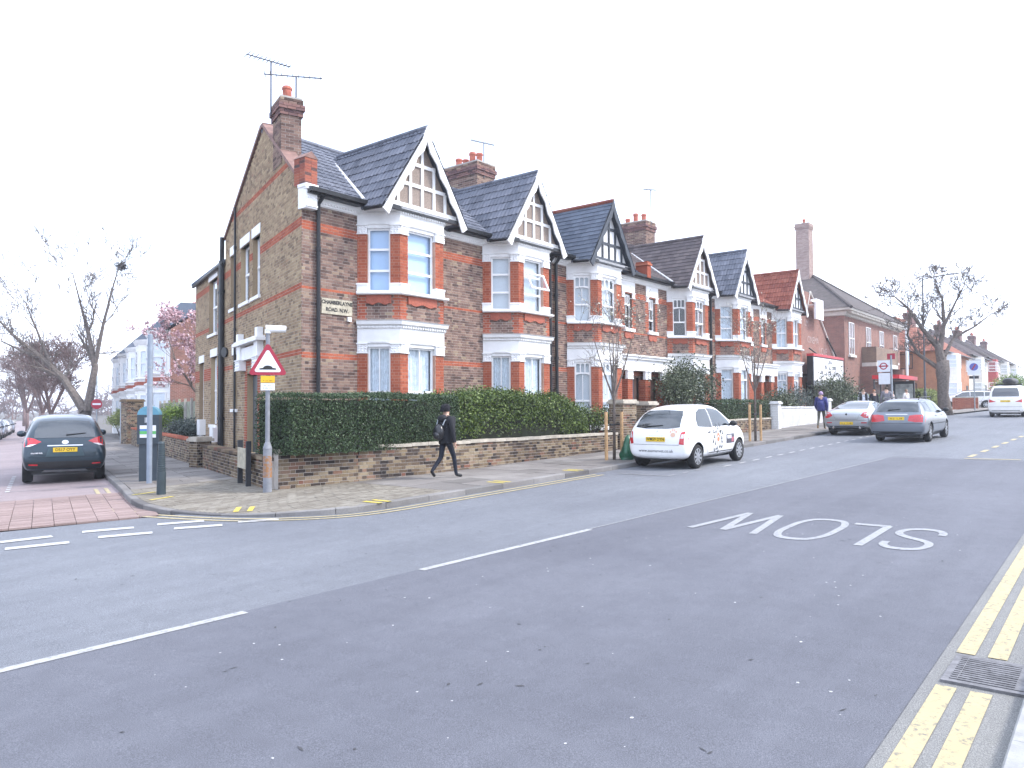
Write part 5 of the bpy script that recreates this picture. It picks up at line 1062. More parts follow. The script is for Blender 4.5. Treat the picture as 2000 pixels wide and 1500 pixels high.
for i in range(150): x = rr.uniform(-30, 140); y = 200+rr.uniform(0, 60)-x*.15; grow(wd_, (x, y, -1.6), (0, 0, 1), rr.uniform(3.5, 6.0), .22, 4, rr, tp, 4, .75, .1, .07)
tag(wd_.build('far_woodland', MATS['bark_mauve']), 'hazy line of bare trees along the horizon', 'trees', kind='stuff')
def sapling(label, x, y, h, seed, group='staked street saplings'):
    z = G_(x, y); o = tree(label, (x, y, z), [L3([(0, 0, h*.45, .03), (a*.5, b*.5, h*.65, .02), (a, b, h*.9, .009)]) for a, b in ((-.5, .1), (.15, .4), (.5, -.1), (.1, -.4), (-.1, .05))], [((0, 0, -.1), .045), ((.02, 0, h*.5), .035), ((0, 0, h*.92), .012)], 2, seed, BARK2, name='sapling', bud=CRM, buds=260, budsize=.03, minr=.004)
    for s in (-1, 1): m1 = MB(); p = Vector((s*.2, s*-.12, 0)); m1.tube([p-Vector((0, 0, .1)), p+Vector((0, 0, 1.28))], .045, 8); m1.build('stake', TIMBER, o)
    m1 = MB(); m1.box(-.24, .24, -.06, -.03, .92, .97); m1.build('tie', BLACK, o); return o
sapling('staked young blossom tree with a green bag behind the white hatchback', 17.75, 10.72, 3.6, 41); sapling('staked young blossom tree further along the pavement', 26.35, 9.98+.2, 3.8, 42)
bg_ = MB(); rr = random.Random(6); n, m_ = 14, 9
for i in range(m_+1):
    t = i/m_; r = (.25-.02*t)*(1-.62*max(0, t-.25)/.75)*(1 if i else .8) if t < 1 else .03
    for j in range(n): a = 6.283*j/n; q = r*(1+.16*math.sin(a*3+i)+.1*math.sin(a*7+i*2)); bg_.v.append((q*math.cos(a)+.07*t*t, q*math.sin(a)*.75, t*.66+.03*math.sin(a*2+i)*(0 < i)))
bg_.f = [(i*n+j, i*n+(j+1) % n, (i+1)*n+(j+1) % n, (i+1)*n+j) for i in range(m_) for j in range(n)]+[tuple(range(n))]; bg_.m = [0]*len(bg_.f)
tag(bg_.build('watering_bag', mat('green_plastic', (.02, .10, .055), .35, .3, 9), None, (17.95, 10.42, G_(17.95, 10.42)), smooth=True), 'green plastic watering bag tied to the sapling stakes', 'bag')
# ------------------------------------------------------------------ street furniture
sg = thing('hump_warning_sign', 'red triangle road hump sign with lamp on a rusty grey post', 'road sign', (8.7, 13.05, G_(8.7, 13.05))); PG = mat('post_grey', (.20, .21, .235), .6, .12, 8)
m1 = MB(); m1.lathe([(.085, -.1), (.085, .82), (.09, .84), (.055, .95), (.045, .96), (.04, 3.12)], n=16); m1.build('post', PG, sg, smooth=False); m1 = MB(); m1.lathe([(.087, .28), (.087, .7)], n=16); m1.build('rust_patch', paint('rust', (.30, .14, .05), .5, (.20, .21, .235)), sg)
nv = Vector((-.555, -.832, 0)); ev = Vector((.832, -.555, 0))                      # sign faces the junction
RED = mat('sign_red_paint', (.32, .02, .045), .35, .05); SWH = mat('sign_white', (.68, .71, .76), .35, .03); SYL = mat('sign_yellow', (.75, .42, .02), .45, .05)
def splate(pts, d, th, m, nm, par=sg):
    m1 = MB(); m1.poly([tuple(ev*a+Vector((0, 0, b))+nv*d) for a, b in pts], nv*th); return fixn(m1.build(nm, m, par))
def tri(r, zc, k=7):
    out = []; rc = r*.11
    for i in range(3):
        a = math.pi/2+i*2*math.pi/3; c = (math.cos(a)*(r-2*rc), math.sin(a)*(r-2*rc))
        for j in range(k): b = a-math.pi/3+2*math.pi/3*j/(k-1); out.append((c[0]+rc*math.cos(b), zc+c[1]+rc*math.sin(b)))
    return out
splate(tri(.43, 2.48), .055, .012, RED, 'sign_face'); splate(tri(.305, 2.475), .068, .003, SWH, 'sign_panel'); splate([(-.155, 2.37), (.155, 2.37), (.155, 2.395)]+[(.09*math.cos(a*.2)*1.0, 2.395+.055*math.sin(a*.2)) for a in range(1, 16)]+[(-.155, 2.395)], .0715, .003, PRT, 'hump_symbol')
splate([(-.13, 2.12), (.13, 2.12), (.13, 2.25), (-.13, 2.25)], .05, .01, SYL, 'yellow_plate'); splate([(-.13, 1.97), (.13, 1.97), (.13, 2.105), (-.13, 2.105)], .05, .01, SWH, 'white_plate')
for words, z, s in (((.02, .05, .06), 2.155, .022), ((.05, .08), 2.06, .018), ((.03, .05, .07), 2.012, .018)): blurred(words, s, PRT, sg, nv*.0625+Vector((0, 0, z)), ev, .2)
m1 = MB(); m1.tube([tuple(Vector((0, 0, 3.08))), tuple(Vector((0, 0, 3.16)))], .06, 12); a = Vector((0, 0, 3.17)); m1.tube([a-ev*.04, a+ev*.34], [.075, .065], 12); m1.build('lamp_head', WFRAME, sg)
nm = thing('street_name_sign', 'cream street name board on two black posts beside the hump sign', 'sign', (9.3, 14.62, G_(9.3, 14.62))); d = Vector((.25, .7)).normalized()
BKP = mat('black_post', (.03, .033, .04), .5, .1)
for s in (-.38, .38): m1 = MB(); m1.box(-.035, .035, -.05, .05, -.1, .93); q = m1.build('post', BKP, nm, (d.x*s-.12, d.y*s, 0)); q.rotation_euler.z = math.atan2(d.y, d.x)
f = Fr((-.165+d.x*.36, d.y*.36), (-d.x, -d.y)); m1 = MB(); f.box(m1, 0, .72, .35, .78, .0, .02); m1.build('board', PL, nm); f2 = Vector((-d.x, -d.y, 0)); c = f.p(.36, .62, .022)
FAINT = mat('faded_print', (.42, .38, .28), .7, .2, 20); blurred((.2, .16), .07, FAINT, nm, Vector(f.p(.36, .66, .023)), f2, .5); blurred((.16, .22), .07, FAINT, nm, Vector(f.p(.36, .54, .023)), f2, .5)
bo = thing('bollard', 'dark ribbed plastic bollard on the corner pavement', 'bollard', (7.37, 14.57, gz(7.37, 14.57)+.1)); m1 = MB(); pr = [(.085, -.1), (.083, .42)]
for i in range(13): z = .44+i*.042; r = .081-.0016*i; pr += [(r, z), (r-.008, z+.006), (r-.008, z+.016), (r, z+.022)]
m1.lathe(pr+[(.055, 1.0), (.045, 1.02)], n=20); m1.build('body', mat('bollard_green', (.035, .052, .06), .5, .15, 6), bo)
po = thing('plain_pole', 'tall plain grey pole in front of the parking meter', 'pole', (8.3, 16.95, gz(8.3, 16.95)+.1)); m1 = MB(); m1.lathe([(.058, -.1), (.058, 3.0), (.055, 3.01), (.055, 3.3), (.04, 3.31)], n=14); m1.build('shaft', mat('pole_blue_grey', (.23, .27, .33), .5, .1, 4), po); m1 = MB(); m1.lathe([(.063, 2.15), (.063, 2.2)], n=14); m1.lathe([(.063, 2.55), (.063, 2.6)], n=14); m1.build('clamp_band', GALV, po)
pm = thing('parking_meter', 'dark pay and display machine with blue domed top and poster', 'parking meter', (8.62, 17.6, gz(8.6, 17.6)+.1), math.atan2(-LD.x, LD.y)+R(-18)); MT = mat('meter_navy', (.035, .05, .065), .45, .1, 5)
m1 = MB(); m1.box(-.19, .19, -.15, .15, 0, .85); m1.box(-.23, .23, -.18, .18, .85, 1.52); m1.build('cabinet', MT, pm); m1 = MB(); m1.poly([(.23*math.cos(a*math.pi/12), -.18, 1.521+.2*math.sin(a*math.pi/12)) for a in range(13)], (0, .36, 0)); m1.build('dome', mat('meter_blue', (.10, .26, .36), .4, .08), pm)
m1 = MB(); m1.box(-.17, .17, -.187, -.181, 1.0, 1.28); pp = m1.build('poster', SWH, pm); m1 = MB(); m1.box(-.17, .17, -.191, -.188, 1.08, 1.15); m1.build('green_band', mat('poster_green', (.1, .38, .12), .5, .05), pp); m1 = MB(); m1.box(-.17, 0, -.191, -.188, 1.15, 1.2); m1.build('blue_band', mat('poster_blue', (.08, .2, .45), .5, .05), pp); m1 = MB(); m1.box(-.07, .07, -.19, -.182, 1.34, 1.46); m1.build('screen', GALV, pm); lettering('P', .16, SWH, pm, (.0, -.192, 1.62-.22), (1, 0, 0), (0, 0, 1))
ne = thing('no_entry_sign', 'red no entry sign on grey pole beyond the dark suv', 'road sign', (W(48)-1.2, 48, G_(W(48), 48))); m1 = MB(); m1.lathe([(.04, 0), (.04, 3.9)], n=10); m1.build('pole', GALV, ne); a = math.atan2(-LD.y, -LD.x)
nn_ = Vector((-.45, -.89, 0)); sd = Vector((.89, -.45, 0)); m1 = MB(); m1.poly([tuple(sd*.3*math.cos(i*.2618)+Vector((0, 0, 2.2+.3*math.sin(i*.2618)))+nn_*.05) for i in range(24)], nn_*.01); fixn(m1.build('disc', RED, ne)); m1 = MB(); m1.poly([tuple(sd*x+Vector((0, 0, 2.2+z))+nn_*.062) for x, z in ((-.22, -.05), (.22, -.05), (.22, .05), (-.22, .05))], nn_*.004); fixn(m1.build('white_bar', SWH, ne))
lp = thing('lamp_post', 'tall dark street lamp post beside the pollarded tree', 'lamp post', (60, 11.0, gz(60, 11)+.1)); LPM = mat('lamp_dark', (.10, .11, .13), .5, .1)
m1 = MB(); m1.lathe([(.1, -.1), (.1, 1.4), (.065, 1.5), (.05, 9.4)], n=12); m1.build('column', LPM, lp); m1 = MB(); m1.tube([(0, 0, 9.3), (0, -.5, 9.42), (0, -1.6, 9.5)], .035, 8); m1.build('arm', LPM, lp); m1 = MB(); m1.hexa([(-.09, -1.5, 9.46), (.09, -1.5, 9.46), (.09, -2.25, 9.48), (-.09, -2.25, 9.48)][::-1], [(-.06, -1.5, 9.57), (.06, -1.5, 9.57), (.05, -2.2, 9.54), (-.05, -2.2, 9.54)][::-1]); m1.build('lantern', LPM, lp)
bs = thing('bus_stop_flag', 'bus stop pole with red ring roundel flag and notice panel', 'bus stop', (50.5, 11.05, gz(50, 11)+.1)); m1 = MB(); m1.lathe([(.06, -.1), (.06, 3.75)], n=12); m1.build('pole', GALV, bs)
def fl_(y0, y1, z0, z1, m, nm, x=-.03, th=.06): m1 = MB(); m1.box(x, x+th, y0, y1, z0, z1); return m1.build(nm, m, bs)
fl_(.08, .78, 2.75, 3.45, SWH, 'flag'); fl_(.08, .72, 2.0, 2.68, SWH, 'route_panel'); fl_(-.22, .22, 3.5, 3.85, RED, 'red_head')
m1 = MB(); N = 28
for i in range(N):
    a, b = 6.2832*i/N, 6.2832*(i+1)/N; m1.add([(-.034, .43+r*math.cos(t), 3.1+r*math.sin(t)) for r, t in ((.15, a), (.215, a), (.215, b), (.15, b))], [(0, 1, 2, 3)])
m1.add([(-.036, .16, 3.06), (-.036, .7, 3.06), (-.036, .7, 3.14), (-.036, .16, 3.14)], [(0, 1, 2, 3)]); m1.build('roundel', RED, bs)
sh = thing('bus_shelter', 'glass bus shelter with red roof edge and dark end panel', 'bus shelter', (51.6, 11.9, gz(52, 12)+.1)); m1 = MB(); m1.box(0, 5.2, -1.0, .5, 2.35, 2.47); m1.build('roof', mat('shelter_dark', (.05, .055, .06), .4, .1), sh); m1 = MB(); m1.box(-.05, 5.25, -1.05, -1.0, 2.32, 2.56); m1.box(-.05, 0, -1.0, .5, 2.32, 2.56); m1.build('red_fascia', mat('bus_red', (.55, .02, .03), .4, .05), sh)
for x in (.05, 1.7, 3.4, 5.1): m1 = MB(); m1.box(x, x+.07, .38, .46, 0, 2.35); m1.build('post', MATS['shelter_dark'], sh)
for x in (.12, 1.77, 3.47): m1 = MB(); m1.add([(x, .42, .3), (x+1.58, .42, .3), (x+1.58, .42, 2.2), (x, .42, 2.2)], [(0, 1, 2, 3)]); m1.build('pane', GLASS, sh)
m1 = MB(); m1.box(5.0, 5.14, -.9, .36, .2, 2.3); m1.build('end_panel', MATS['shelter_dark'], sh); m1 = MB(); m1.box(4.992, 4.998, -.8, .26, .35, 2.1); m1.build('poster', mat('poster_pale', (.5, .52, .5), .4, .3, 3), sh); m1 = MB(); m1.box(.3, 4.6, .1, .3, .55, .6); m1.build('bench', MATS['shelter_dark'], sh)
np_ = thing('parking_sign', 'square no stopping sign with blue disc on thin grey pole', 'road sign', (64, 8.55, gz(64, 8.5)+.1)); m1 = MB(); m1.lathe([(.04, -.1), (.04, 3.7)], n=10); m1.build('pole', GALV, np_); nn_ = Vector((-.99, -.14, 0)); sd = Vector((.14, -.99, 0))
def sp2(pts, d, m, nm): m1 = MB(); m1.poly([tuple(sd*a+Vector((0, 0, b))+nn_*d) for a, b in pts], nn_*.012); fixn(m1.build(nm, m, np_))
sp2([(-.4, 2.55), (.4, 2.55), (.4, 3.6), (-.4, 3.6)], .05, SWH, 'plate'); sp2([(.27*math.cos(i*.2618), 3.15+.27*math.sin(i*.2618)) for i in range(24)], .064, mat('sign_blue', (.10, .12, .42), .4, .05), 'blue_disc'); sp2([(.07, 3.36), (.15, 3.32), (-.07, 2.94), (-.15, 2.98)], .078, RED, 'red_bar'); m1 = MB(); m1.box(-.02, .02, -.3, .3, 2.3, 2.5); m1.build('lower_plate', BKP, np_)
sheet('verge_pavement', [[(48, 9.94), (54, 9.5), (60, 8.7), (68, 8.0), (82, 7.4), (115, 6.4), (150, 6.2), (150, 9.94)]], .1, SLABM)
# ------------------------------------------------------------------ vehicles (local: x forward, y left, z up, origin on the ground)
TYRE = mat('tyre', (.014, .014, .015), .85, .2, 20); RIM = mat('alloy', (.45, .46, .48), .3, .1, 8, metal=.8); TRIM = mat('black_trim', (.015, .016, .018), .5, .1)
TL_RED = mat('tail_light', (.50, .02, .03), .12, .15, 30, spec=.8); TL_CLR = mat('clear_lens', (.62, .58, .6), .1, .1, 30, spec=.8); PLY = mat('plate_yellow', (.75, .50, .03), .4, .05); CHROME = mat('chrome', (.6, .6, .62), .12, .05, metal=1); GAP = mat('panel_gap', (.02, .02, .022), .8, 0)
def carpaint(name, c, metal=.0, rough=.28): return mat(name, c, rough, .04, 3, metal=metal, spec=.5, coat=.6)
WHEELS = {}
def wheel(parent, x, y, r, w, spokes, rimm, side):
    key = (r, w, spokes, rimm.name)
    if key not in WHEELS:
        m1 = MB(); m1.lathe([(r*.66, -w/2+.012), (r*.9, -w/2), (r*.985, -w*.34), (r, -w*.2), (r, w*.2), (r*.985, w*.34), (r*.9, w/2), (r*.66, w/2-.012)], n=36, axis='y')
        m2 = MB(); m2.lathe([(r*.68, w*.36), (r*.68, w*.44), (r*.62, w*.45), (r*.58, w*.30), (r*.1, w*.25)], n=36, axis='y'); d = MB()
        for i in range(spokes):
            a = 6.2832*i/spokes; e = Vector((math.cos(a), 0, math.sin(a))); s = Vector((-math.sin(a), 0, math.cos(a))); y1 = w*.45; wd0, wd1 = r*.10, r*.075 if spokes > 6 else r*.11
            P = [e*r*.1-s*wd0, e*r*.64-s*wd1, e*r*.64+s*wd1, e*r*.1+s*wd0]; m2.poly([(p.x, y1-.03, p.z) for p in P], (0, .03, 0))
        m2.lathe([(r*.17, w*.25), (r*.17, w*.47), (r*.1, w*.48)], n=16, axis='y')
        a = m1.build('wheel', TYRE, None, smooth=True); b = fixn(m2.build('rim', rimm, None)); WHEELS[key] = (a.data, b.data); bpy.data.objects.remove(a); bpy.data.objects.remove(b)
    t, q = WHEELS[key]; o = link('wheel', t, parent, (x, y, r)); c = link('rim', q, o)
    if side < 0: o.rotation_euler.z = math.pi
    return o
def body_loft(st, name):
    """st: stations (x, z_sill, z_belt, z_top, half widths: sill, middle, belt, top)"""
    mb = MB(); n = 9
    for (x, zs, zb, zr, ws, wm, wb, wr) in st:
        half = [(0, zs), (ws*.8, zs), (ws, zs+.08), (wm, zs+(zb-zs)*.55), (wb, zb), (wb+(wr-wb)*.55, zb+(zr-zb)*.55), (wr, zr-.05*min(1, (zr-zb)/.2)), (wr*.6, zr-.005), (0, zr)]
        mb.v += [(x, y, z) for y, z in half]+[(x, -y, z) for y, z in half[1:-1]]
    m = 2*n-2; ring = list(range(n))+list(range(m-1, n-1, -1))
    for i in range(len(st)-1):
        for j in range(m): a, b = ring[j], ring[(j+1) % m]; mb.f.append((i*m+a, i*m+b, (i+1)*m+b, (i+1)*m+a))
    mb.f.append(tuple(ring[::-1])); mb.f.append(tuple((len(st)-1)*m+k for k in ring)); mb.m = [0]*len(mb.f); return mb
def clean_poly_grid(poly, d):
    bm = bmesh.new(); bm.faces.new([bm.verts.new((a, b, 0)) for a, b in poly]); xs = [p[0] for p in poly]; ys = [p[1] for p in poly]
    for ax, lo, hi in ((0, min(xs), max(xs)), (1, min(ys), max(ys))):
        k = lo+d
        while k < hi:
            co = (k, 0, 0) if ax == 0 else (0, k, 0); no = (1, 0, 0) if ax == 0 else (0, 1, 0); bmesh.ops.bisect_plane(bm, geom=bm.verts[:]+bm.edges[:]+bm.faces[:], plane_co=co, plane_no=no, dist=1e-5); k += d
    bmesh.ops.triangulate(bm, faces=bm.faces); bm.verts.index_update(); V = [(v.co.x, v.co.y) for v in bm.verts]; F = [tuple(v.index for v in f.verts) for f in bm.faces]; bm.free(); return V, F
class Car:
    def __init__(s, name, label, cat, loc, rz, st, paintm, wheels, r, track, spokes=8, rimm=None, ww=.2, group=None, pitch=.0215):
        s.o = thing(name, label, cat, loc, rz, group); s.o.rotation_euler = (0, -pitch, rz) if abs(rz) < .3 else (0, 0, rz)
        mb = body_loft(st, 'body'); tmp = fixn(mb.build('tmp', paintm, None, smooth=True)); tmp.data.materials.append(TRIM)
        sub = tmp.modifiers.new('s', 'SUBSURF'); sub.levels = 3; sub.render_levels = 3
        cut = MB()
        for x in wheels:
            for sg_ in (-1, 1): cut.lathe([(r*1.17, track-ww*.75), (r*1.17, track+.4)] if sg_ > 0 else [(r*1.17, -track-.4), (r*1.17, -track+ww*.75)], (x, 0, r), 28, axis='y')
        co = fixn(cut.build('cut', TRIM, None)); bo_ = tmp.modifiers.new('b', 'BOOLEAN'); bo_.object = co; bo_.operation = 'DIFFERENCE'; bo_.solver = 'EXACT'
        try: bo_.material_mode = 'TRANSFER'
        except Exception: pass
        me = evaluated(tmp, 'body'); bpy.data.objects.remove(tmp); bpy.data.objects.remove(co)
        s.body = link('body', me, s.o); s.bvh = BVHTree.FromPolygons([v.co[:] for v in me.vertices], [p.vertices[:] for p in me.polygons]); s.r = r
        for x in wheels:
            for sg_ in (-1, 1): wheel(s.o, x, sg_*track, r, ww, spokes, rimm or RIM, sg_)
    def hit(s, face, a, b, off):
        if face == 'rear': o, d = Vector((-6, a, b)), Vector((1, 0, 0))
        elif face == 'right': o, d = Vector((a, -4, b)), Vector((0, 1, 0))
        elif face == 'left': o, d = Vector((a, 4, b)), Vector((0, -1, 0))
        else: o, d = Vector((a, b, 4)), Vector((0, 0, -1))
        h, n, i, _ = s.bvh.ray_cast(o, d)
        if h is None: h, n, i, _ = s.bvh.find_nearest(o+d*(6 if face == 'rear' else 3))
        n = n if n.dot(d) < 0 else -n; return h+n*off
    def patch(s, face, poly, m, name, off=.006, d=.07, parent=None):
        V, F = clean_poly_grid(poly, d); mb = MB(); mb.v = [tuple(s.hit(face, a, b, off)) for a, b in V]; mb.f = F; mb.m = [0]*len(F); return mb.build(name, m, parent or s.o, smooth=True)
    def sides(s, poly, m, name, **k): return [s.patch(f, poly, m, name, **k) for f in ('right', 'left')]
    def mirror(s, poly, m, name, **k): return [s.patch('rear', [(g*a, b) for a, b in poly], m, name, **k) for g in (1, -1)]
    def line(s, face, pts, w=.008, m=None, name='panel_gap'):
        P = [Vector(p) for p in pts]; L = []; Rr = []
        for i, p in enumerate(P): t = (P[min(i+1, len(P)-1)]-P[max(i-1, 0)]).normalized(); n = Vector((-t.y, t.x))*w/2; L.append(p+n); Rr.append(p-n)
        mb = MB(); k = 0
        for i in range(len(P)-1):
            n = max(1, int((P[i+1]-P[i]).length/.06))
            for j in range(n):
                q = [L[i].lerp(L[i+1], j/n), L[i].lerp(L[i+1], (j+1)/n), Rr[i].lerp(Rr[i+1], (j+1)/n), Rr[i].lerp(Rr[i+1], j/n)]; mb.add([tuple(s.hit(face, v.x, v.y, .004)) for v in q], [(0, 1, 2, 3)])
        return mb.build(name, m or GAP, s.o)
    def text(s, face, txt, size, a, b, m, off=.008, parent=None, **k):
        me = text_mesh(txt, size, **k); me.materials.clear(); me.materials.append(m); sg_ = -1 if face in ('rear', 'left') else 1
        for v in me.vertices: v.co = s.hit(face, a+sg_*v.co.x, b+v.co.y, off)
        me.name = 'lettering'; return link('lettering', me, parent or s.o)
    def plate(s, z, txt, w=.52, h=.11, x=None):
        p = s.hit('rear', 0, z, .012); m1 = MB(); m1.box(-.012, .008, -w/2, w/2, -h/2, h/2); o = m1.build('number_plate', PLY, s.o, tuple(p))
        if txt is None: blurred((.15, .18), h*.6, mat('plate_print', (.28, .2, .03), .6, .2), o, Vector((-.0135, 0, 0)), Vector((0, -1, 0)), w); return o
        me = text_mesh(txt, h*.86, bold=.002); me.materials.clear(); me.materials.append(PRT)
        for v in me.vertices: c = v.co.copy(); v.co = Vector((-.0135, -c.x, c.y))
        me.name = 'lettering'; link('lettering', me, o); return o
    def mirrors(s, x, z, y, m, sz=.1):
        for sg_ in (-1, 1): m1 = MB(); m1.blob((x, sg_*(y+.07), z), sz, 10, 6, sq=(.7, 1.0, .75)); m1.tube([(x, sg_*(y-.06), z-.05), (x, sg_*y, z-.03)], .025, 6); m1.build('wing_mirror', m, s.o, smooth=True)
    def wiper(s, y0, y1, z): m1 = MB(); a, b = s.hit('rear', y0, z, .02), s.hit('rear', y1, z+.04, .02); m1.tube([a, (a+b)/2, b], [.016, .012, .007], 6); m1.build('wiper', TRIM, s.o)
    def handles(s, xs, z, m): 
        for x in xs:
            for f in ('right', 'left'): p = s.hit(f, x, z, .012); m1 = MB(); m1.blob(p, .09, 8, 4, sq=(1, .22, .22)); m1.build('door_handle', m, s.o)
def rr_(x0, x1, z0, z1, r=.03, k=3):      # rounded rectangle
    out = []
    for cx, cz, a0 in ((x1-r, z1-r, 0), (x0+r, z1-r, 90), (x0+r, z0+r, 180), (x1-r, z0+r, 270)):
        for j in range(k+1): a = R(a0+90*j/k); out.append((cx+r*math.cos(a), cz+r*math.sin(a)))
    return out
def paw(c, face, a, b, s, m, rot=0, name='paw_print'):
    par = None; co, si = math.cos(rot), math.sin(rot)
    for (x, y, rx, ry) in ((0, -.25, .42, .34), (-.48, .22, .15, .21), (-.17, .48, .15, .22), (.17, .48, .15, .22), (.48, .22, .15, .21)):
        poly = [(x+rx*math.cos(i*.628), y+ry*math.sin(i*.628)) for i in range(10)]; q = c.patch(face, [(a+s*(co*u-si*v), b+s*(si*u+co*v)) for u, v in poly], m, name if par is None else 'toe_mark', .007, .2, par)
        par = par or q
# --- white hatchback
WP = carpaint('paint_white', (.80, .80, .80)) if 'paint_white_car' in MATS else carpaint('paint_white_car', (.80, .80, .80))
st = [(-1.87, .36, .60, .72, .60, .66, .64, .55), (-1.83, .28, .76, .90, .72, .77, .74, .62), (-1.74, .24, .90, 1.06, .77, .82, .79, .66), (-1.52, .22, .95, 1.34, .79, .835, .81, .60), (-1.2, .22, .97, 1.49, .80, .84, .82, .60), (-.65, .21, .97, 1.555, .80, .84, .82, .60), (0, .21, .96, 1.56, .80, .84, .82, .60), (.38, .21, .96, 1.50, .80, .84, .82, .59), (.82, .21, .96, 1.22, .80, .84, .81, .62), (1.1, .22, .95, 1.05, .80, .84, .80, .66), (1.45, .23, .86, .97, .78, .83, .78, .62), (1.74, .26, .70, .82, .70, .76, .70, .55), (1.87, .36, .56, .64, .5, .6, .55, .42)]
mi = Car('hatchback', 'small white hatchback with paw print stickers parked at the kerb', 'car', (18.75, 8.98, gz(18.75, 9)), -.02, st, WP, (-1.24, 1.19), .295, .725, 9)
mi.patch('rear', [(-.60, 1.02), (-.3, .985), (.3, .985), (.60, 1.02), (.55, 1.3), (.47, 1.41), (0, 1.43), (-.47, 1.41), (-.55, 1.3)], CARGLASS, 'rear_window')
sw = [(-1.18, 1.02), (-.42, .985), (-.42, 1.44), (-.75, 1.44), (-1.0, 1.36), (-1.15, 1.2)]; mi.sides(sw, CARGLASS, 'side_window'); mi.sides([(-.36, .985), (.72, .985), (.62, 1.12), (.25, 1.38), (-.05, 1.44), (-.36, 1.45)], CARGLASS, 'side_window'); mi.patch('top', [(.45, -.5), (.98, -.6), (.98, .6), (.45, .5)], CARGLASS, 'windscreen')
for f in ('right', 'left'): mi.line(f, [(-.39, 1.46), (-.39, .98), (-.39, .42), (-.55, .28), (.82, .28), (.86, .6), (.78, .98)]); mi.line(f, [(-.41, .98), (-1.12, 1.0), (-1.0, .72), (-.86, .56), (-.6, .3)]); mi.line(f, [(-.6, .34), (.8, .34)], .02)
mi.mirror([(.62, .62), (.80, .60), (.80, .86), (.73, .93), (.66, .90)], TL_RED, 'tail_light'); mi.mirror([(.65, .76), (.79, .76), (.78, .85), (.68, .86)], TL_CLR, 'lamp_lens', off=.009)
mi.plate(.73, 'WM59 DYN'); mi.text('rear', 'www.zasmanvet.co.uk', .105, 0, .45, mat('decal_dark', (.04, .04, .05), .5, 0)); mi.line('rear', [(-.62, .60), (.62, .60)], .008); mi.line('rear', [(-.2, .82), (.2, .82)], .025, CHROME, 'tailgate_grip')
mi.patch('rear', rr_(-.045, .045, .90, .95), CHROME, 'badge'); mi.wiper(.35, -.15, 1.02); OR_ = mat('decal_orange', (.62, .22, .12), .5, .1); paw(mi, 'rear', -.46, .88, .16, mat('decal_peach', (.72, .45, .33), .5, .1)); paw(mi, 'right', -.12, .70, .17, OR_)
rr = random.Random(4)
for i in range(17): a = i*.37; q = .21+.09*(i % 2)+rr.uniform(-.02, .03); paw(mi, 'right', -.12+q*math.cos(a)*.95, .68+q*math.sin(a)*1.1, .075, mat('decal_grey', (.07, .08, .09), .5, .2), rr.uniform(-1, 1))
mi.patch('right', rr_(.36, .84, .52, .76, .03), mat('decal_slate', (.07, .07, .09), .5, .1), 'door_sticker'); mi.patch('right', rr_(.40, .66, .64, .73, .01), mat('decal_pale', (.6, .6, .66), .5, .2, 40), 'sticker_band', off=.009); mi.patch('right', rr_(.66, .81, .545, .67, .02), mat('decal_plum', (.34, .10, .13), .5, .2), 'sticker_mark', off=.009)
mi.mirrors(.62, 1.03, .84, TRIM, .1); mi.handles((-.62, .02), .86, TRIM)
m1 = MB(); m1.box(-1.72, -1.3, -.5, .5, .22, .3); m1.box(-1.3, 1.5, -.6, .6, .18, .24); m1.build('underbody', TRIM, mi.o); m1 = MB(); m1.tube([(-1.2, 0, 1.55), (-1.32, 0, 1.72)], .008, 5); m1.build('aerial', TRIM, mi.o)
# --- dark suv on the side street
st = [(-2.3, .48, .66, .80, .72, .80, .76, .62), (-2.26, .36, .80, .98, .82, .88, .84, .70), (-2.16, .30, .96, 1.12, .86, .91, .88, .74), (-1.95, .28, 1.06, 1.42, .88, .92, .89, .68), (-1.65, .27, 1.09, 1.64, .88, .92, .895, .66), (-1.0, .26, 1.09, 1.715, .88, .92, .895, .68), (0, .26, 1.08, 1.72, .88, .92, .895, .68), (.45, .26, 1.07, 1.66, .88, .92, .89, .66), (.95, .26, 1.06, 1.36, .88, .92, .88, .70), (1.25, .27, 1.05, 1.14, .87, .91, .87, .74), (1.75, .28, .96, 1.06, .85, .90, .84, .7), (2.1, .32, .82, .94, .78, .84, .78, .6), (2.3, .44, .66, .74, .6, .68, .62, .45)]
SP = carpaint('paint_teal_black', (.012, .03, .046), .3)
dv = LD; c = Vector((8.25, 21.35))+LD*1.35; sv = Car('suv', 'dark blue suv seen from behind, parked in the side street bay', 'car', (c.x, c.y, gz(c.x, c.y)), math.atan2(dv.y, dv.x), st, SP, (-1.38, 1.33), .35, .79, 5, ww=.23, pitch=0)
sv.patch('rear', [(-.66, 1.13), (.66, 1.13), (.64, 1.3), (.54, 1.53), (0, 1.56), (-.54, 1.53), (-.64, 1.3)], CARGLASS, 'rear_window'); sv.mirror([(.50, 1.04), (.70, .95), (.86, .92), (.885, 1.06), (.78, 1.15), (.66, 1.12)], TL_RED, 'tail_light'); sv.mirror([(.60, .99), (.74, .93), (.84, .93), (.74, .98)], TL_CLR, 'lamp_lens', off=.009); sv.patch('rear', [(-.42, .68), (.42, .68), (.34, .92), (-.34, .92)], mat('suv_recess', (.03, .06, .075), .3, .1), 'plate_recess', off=.004); sv.plate(.84, 'DS17 OYY')
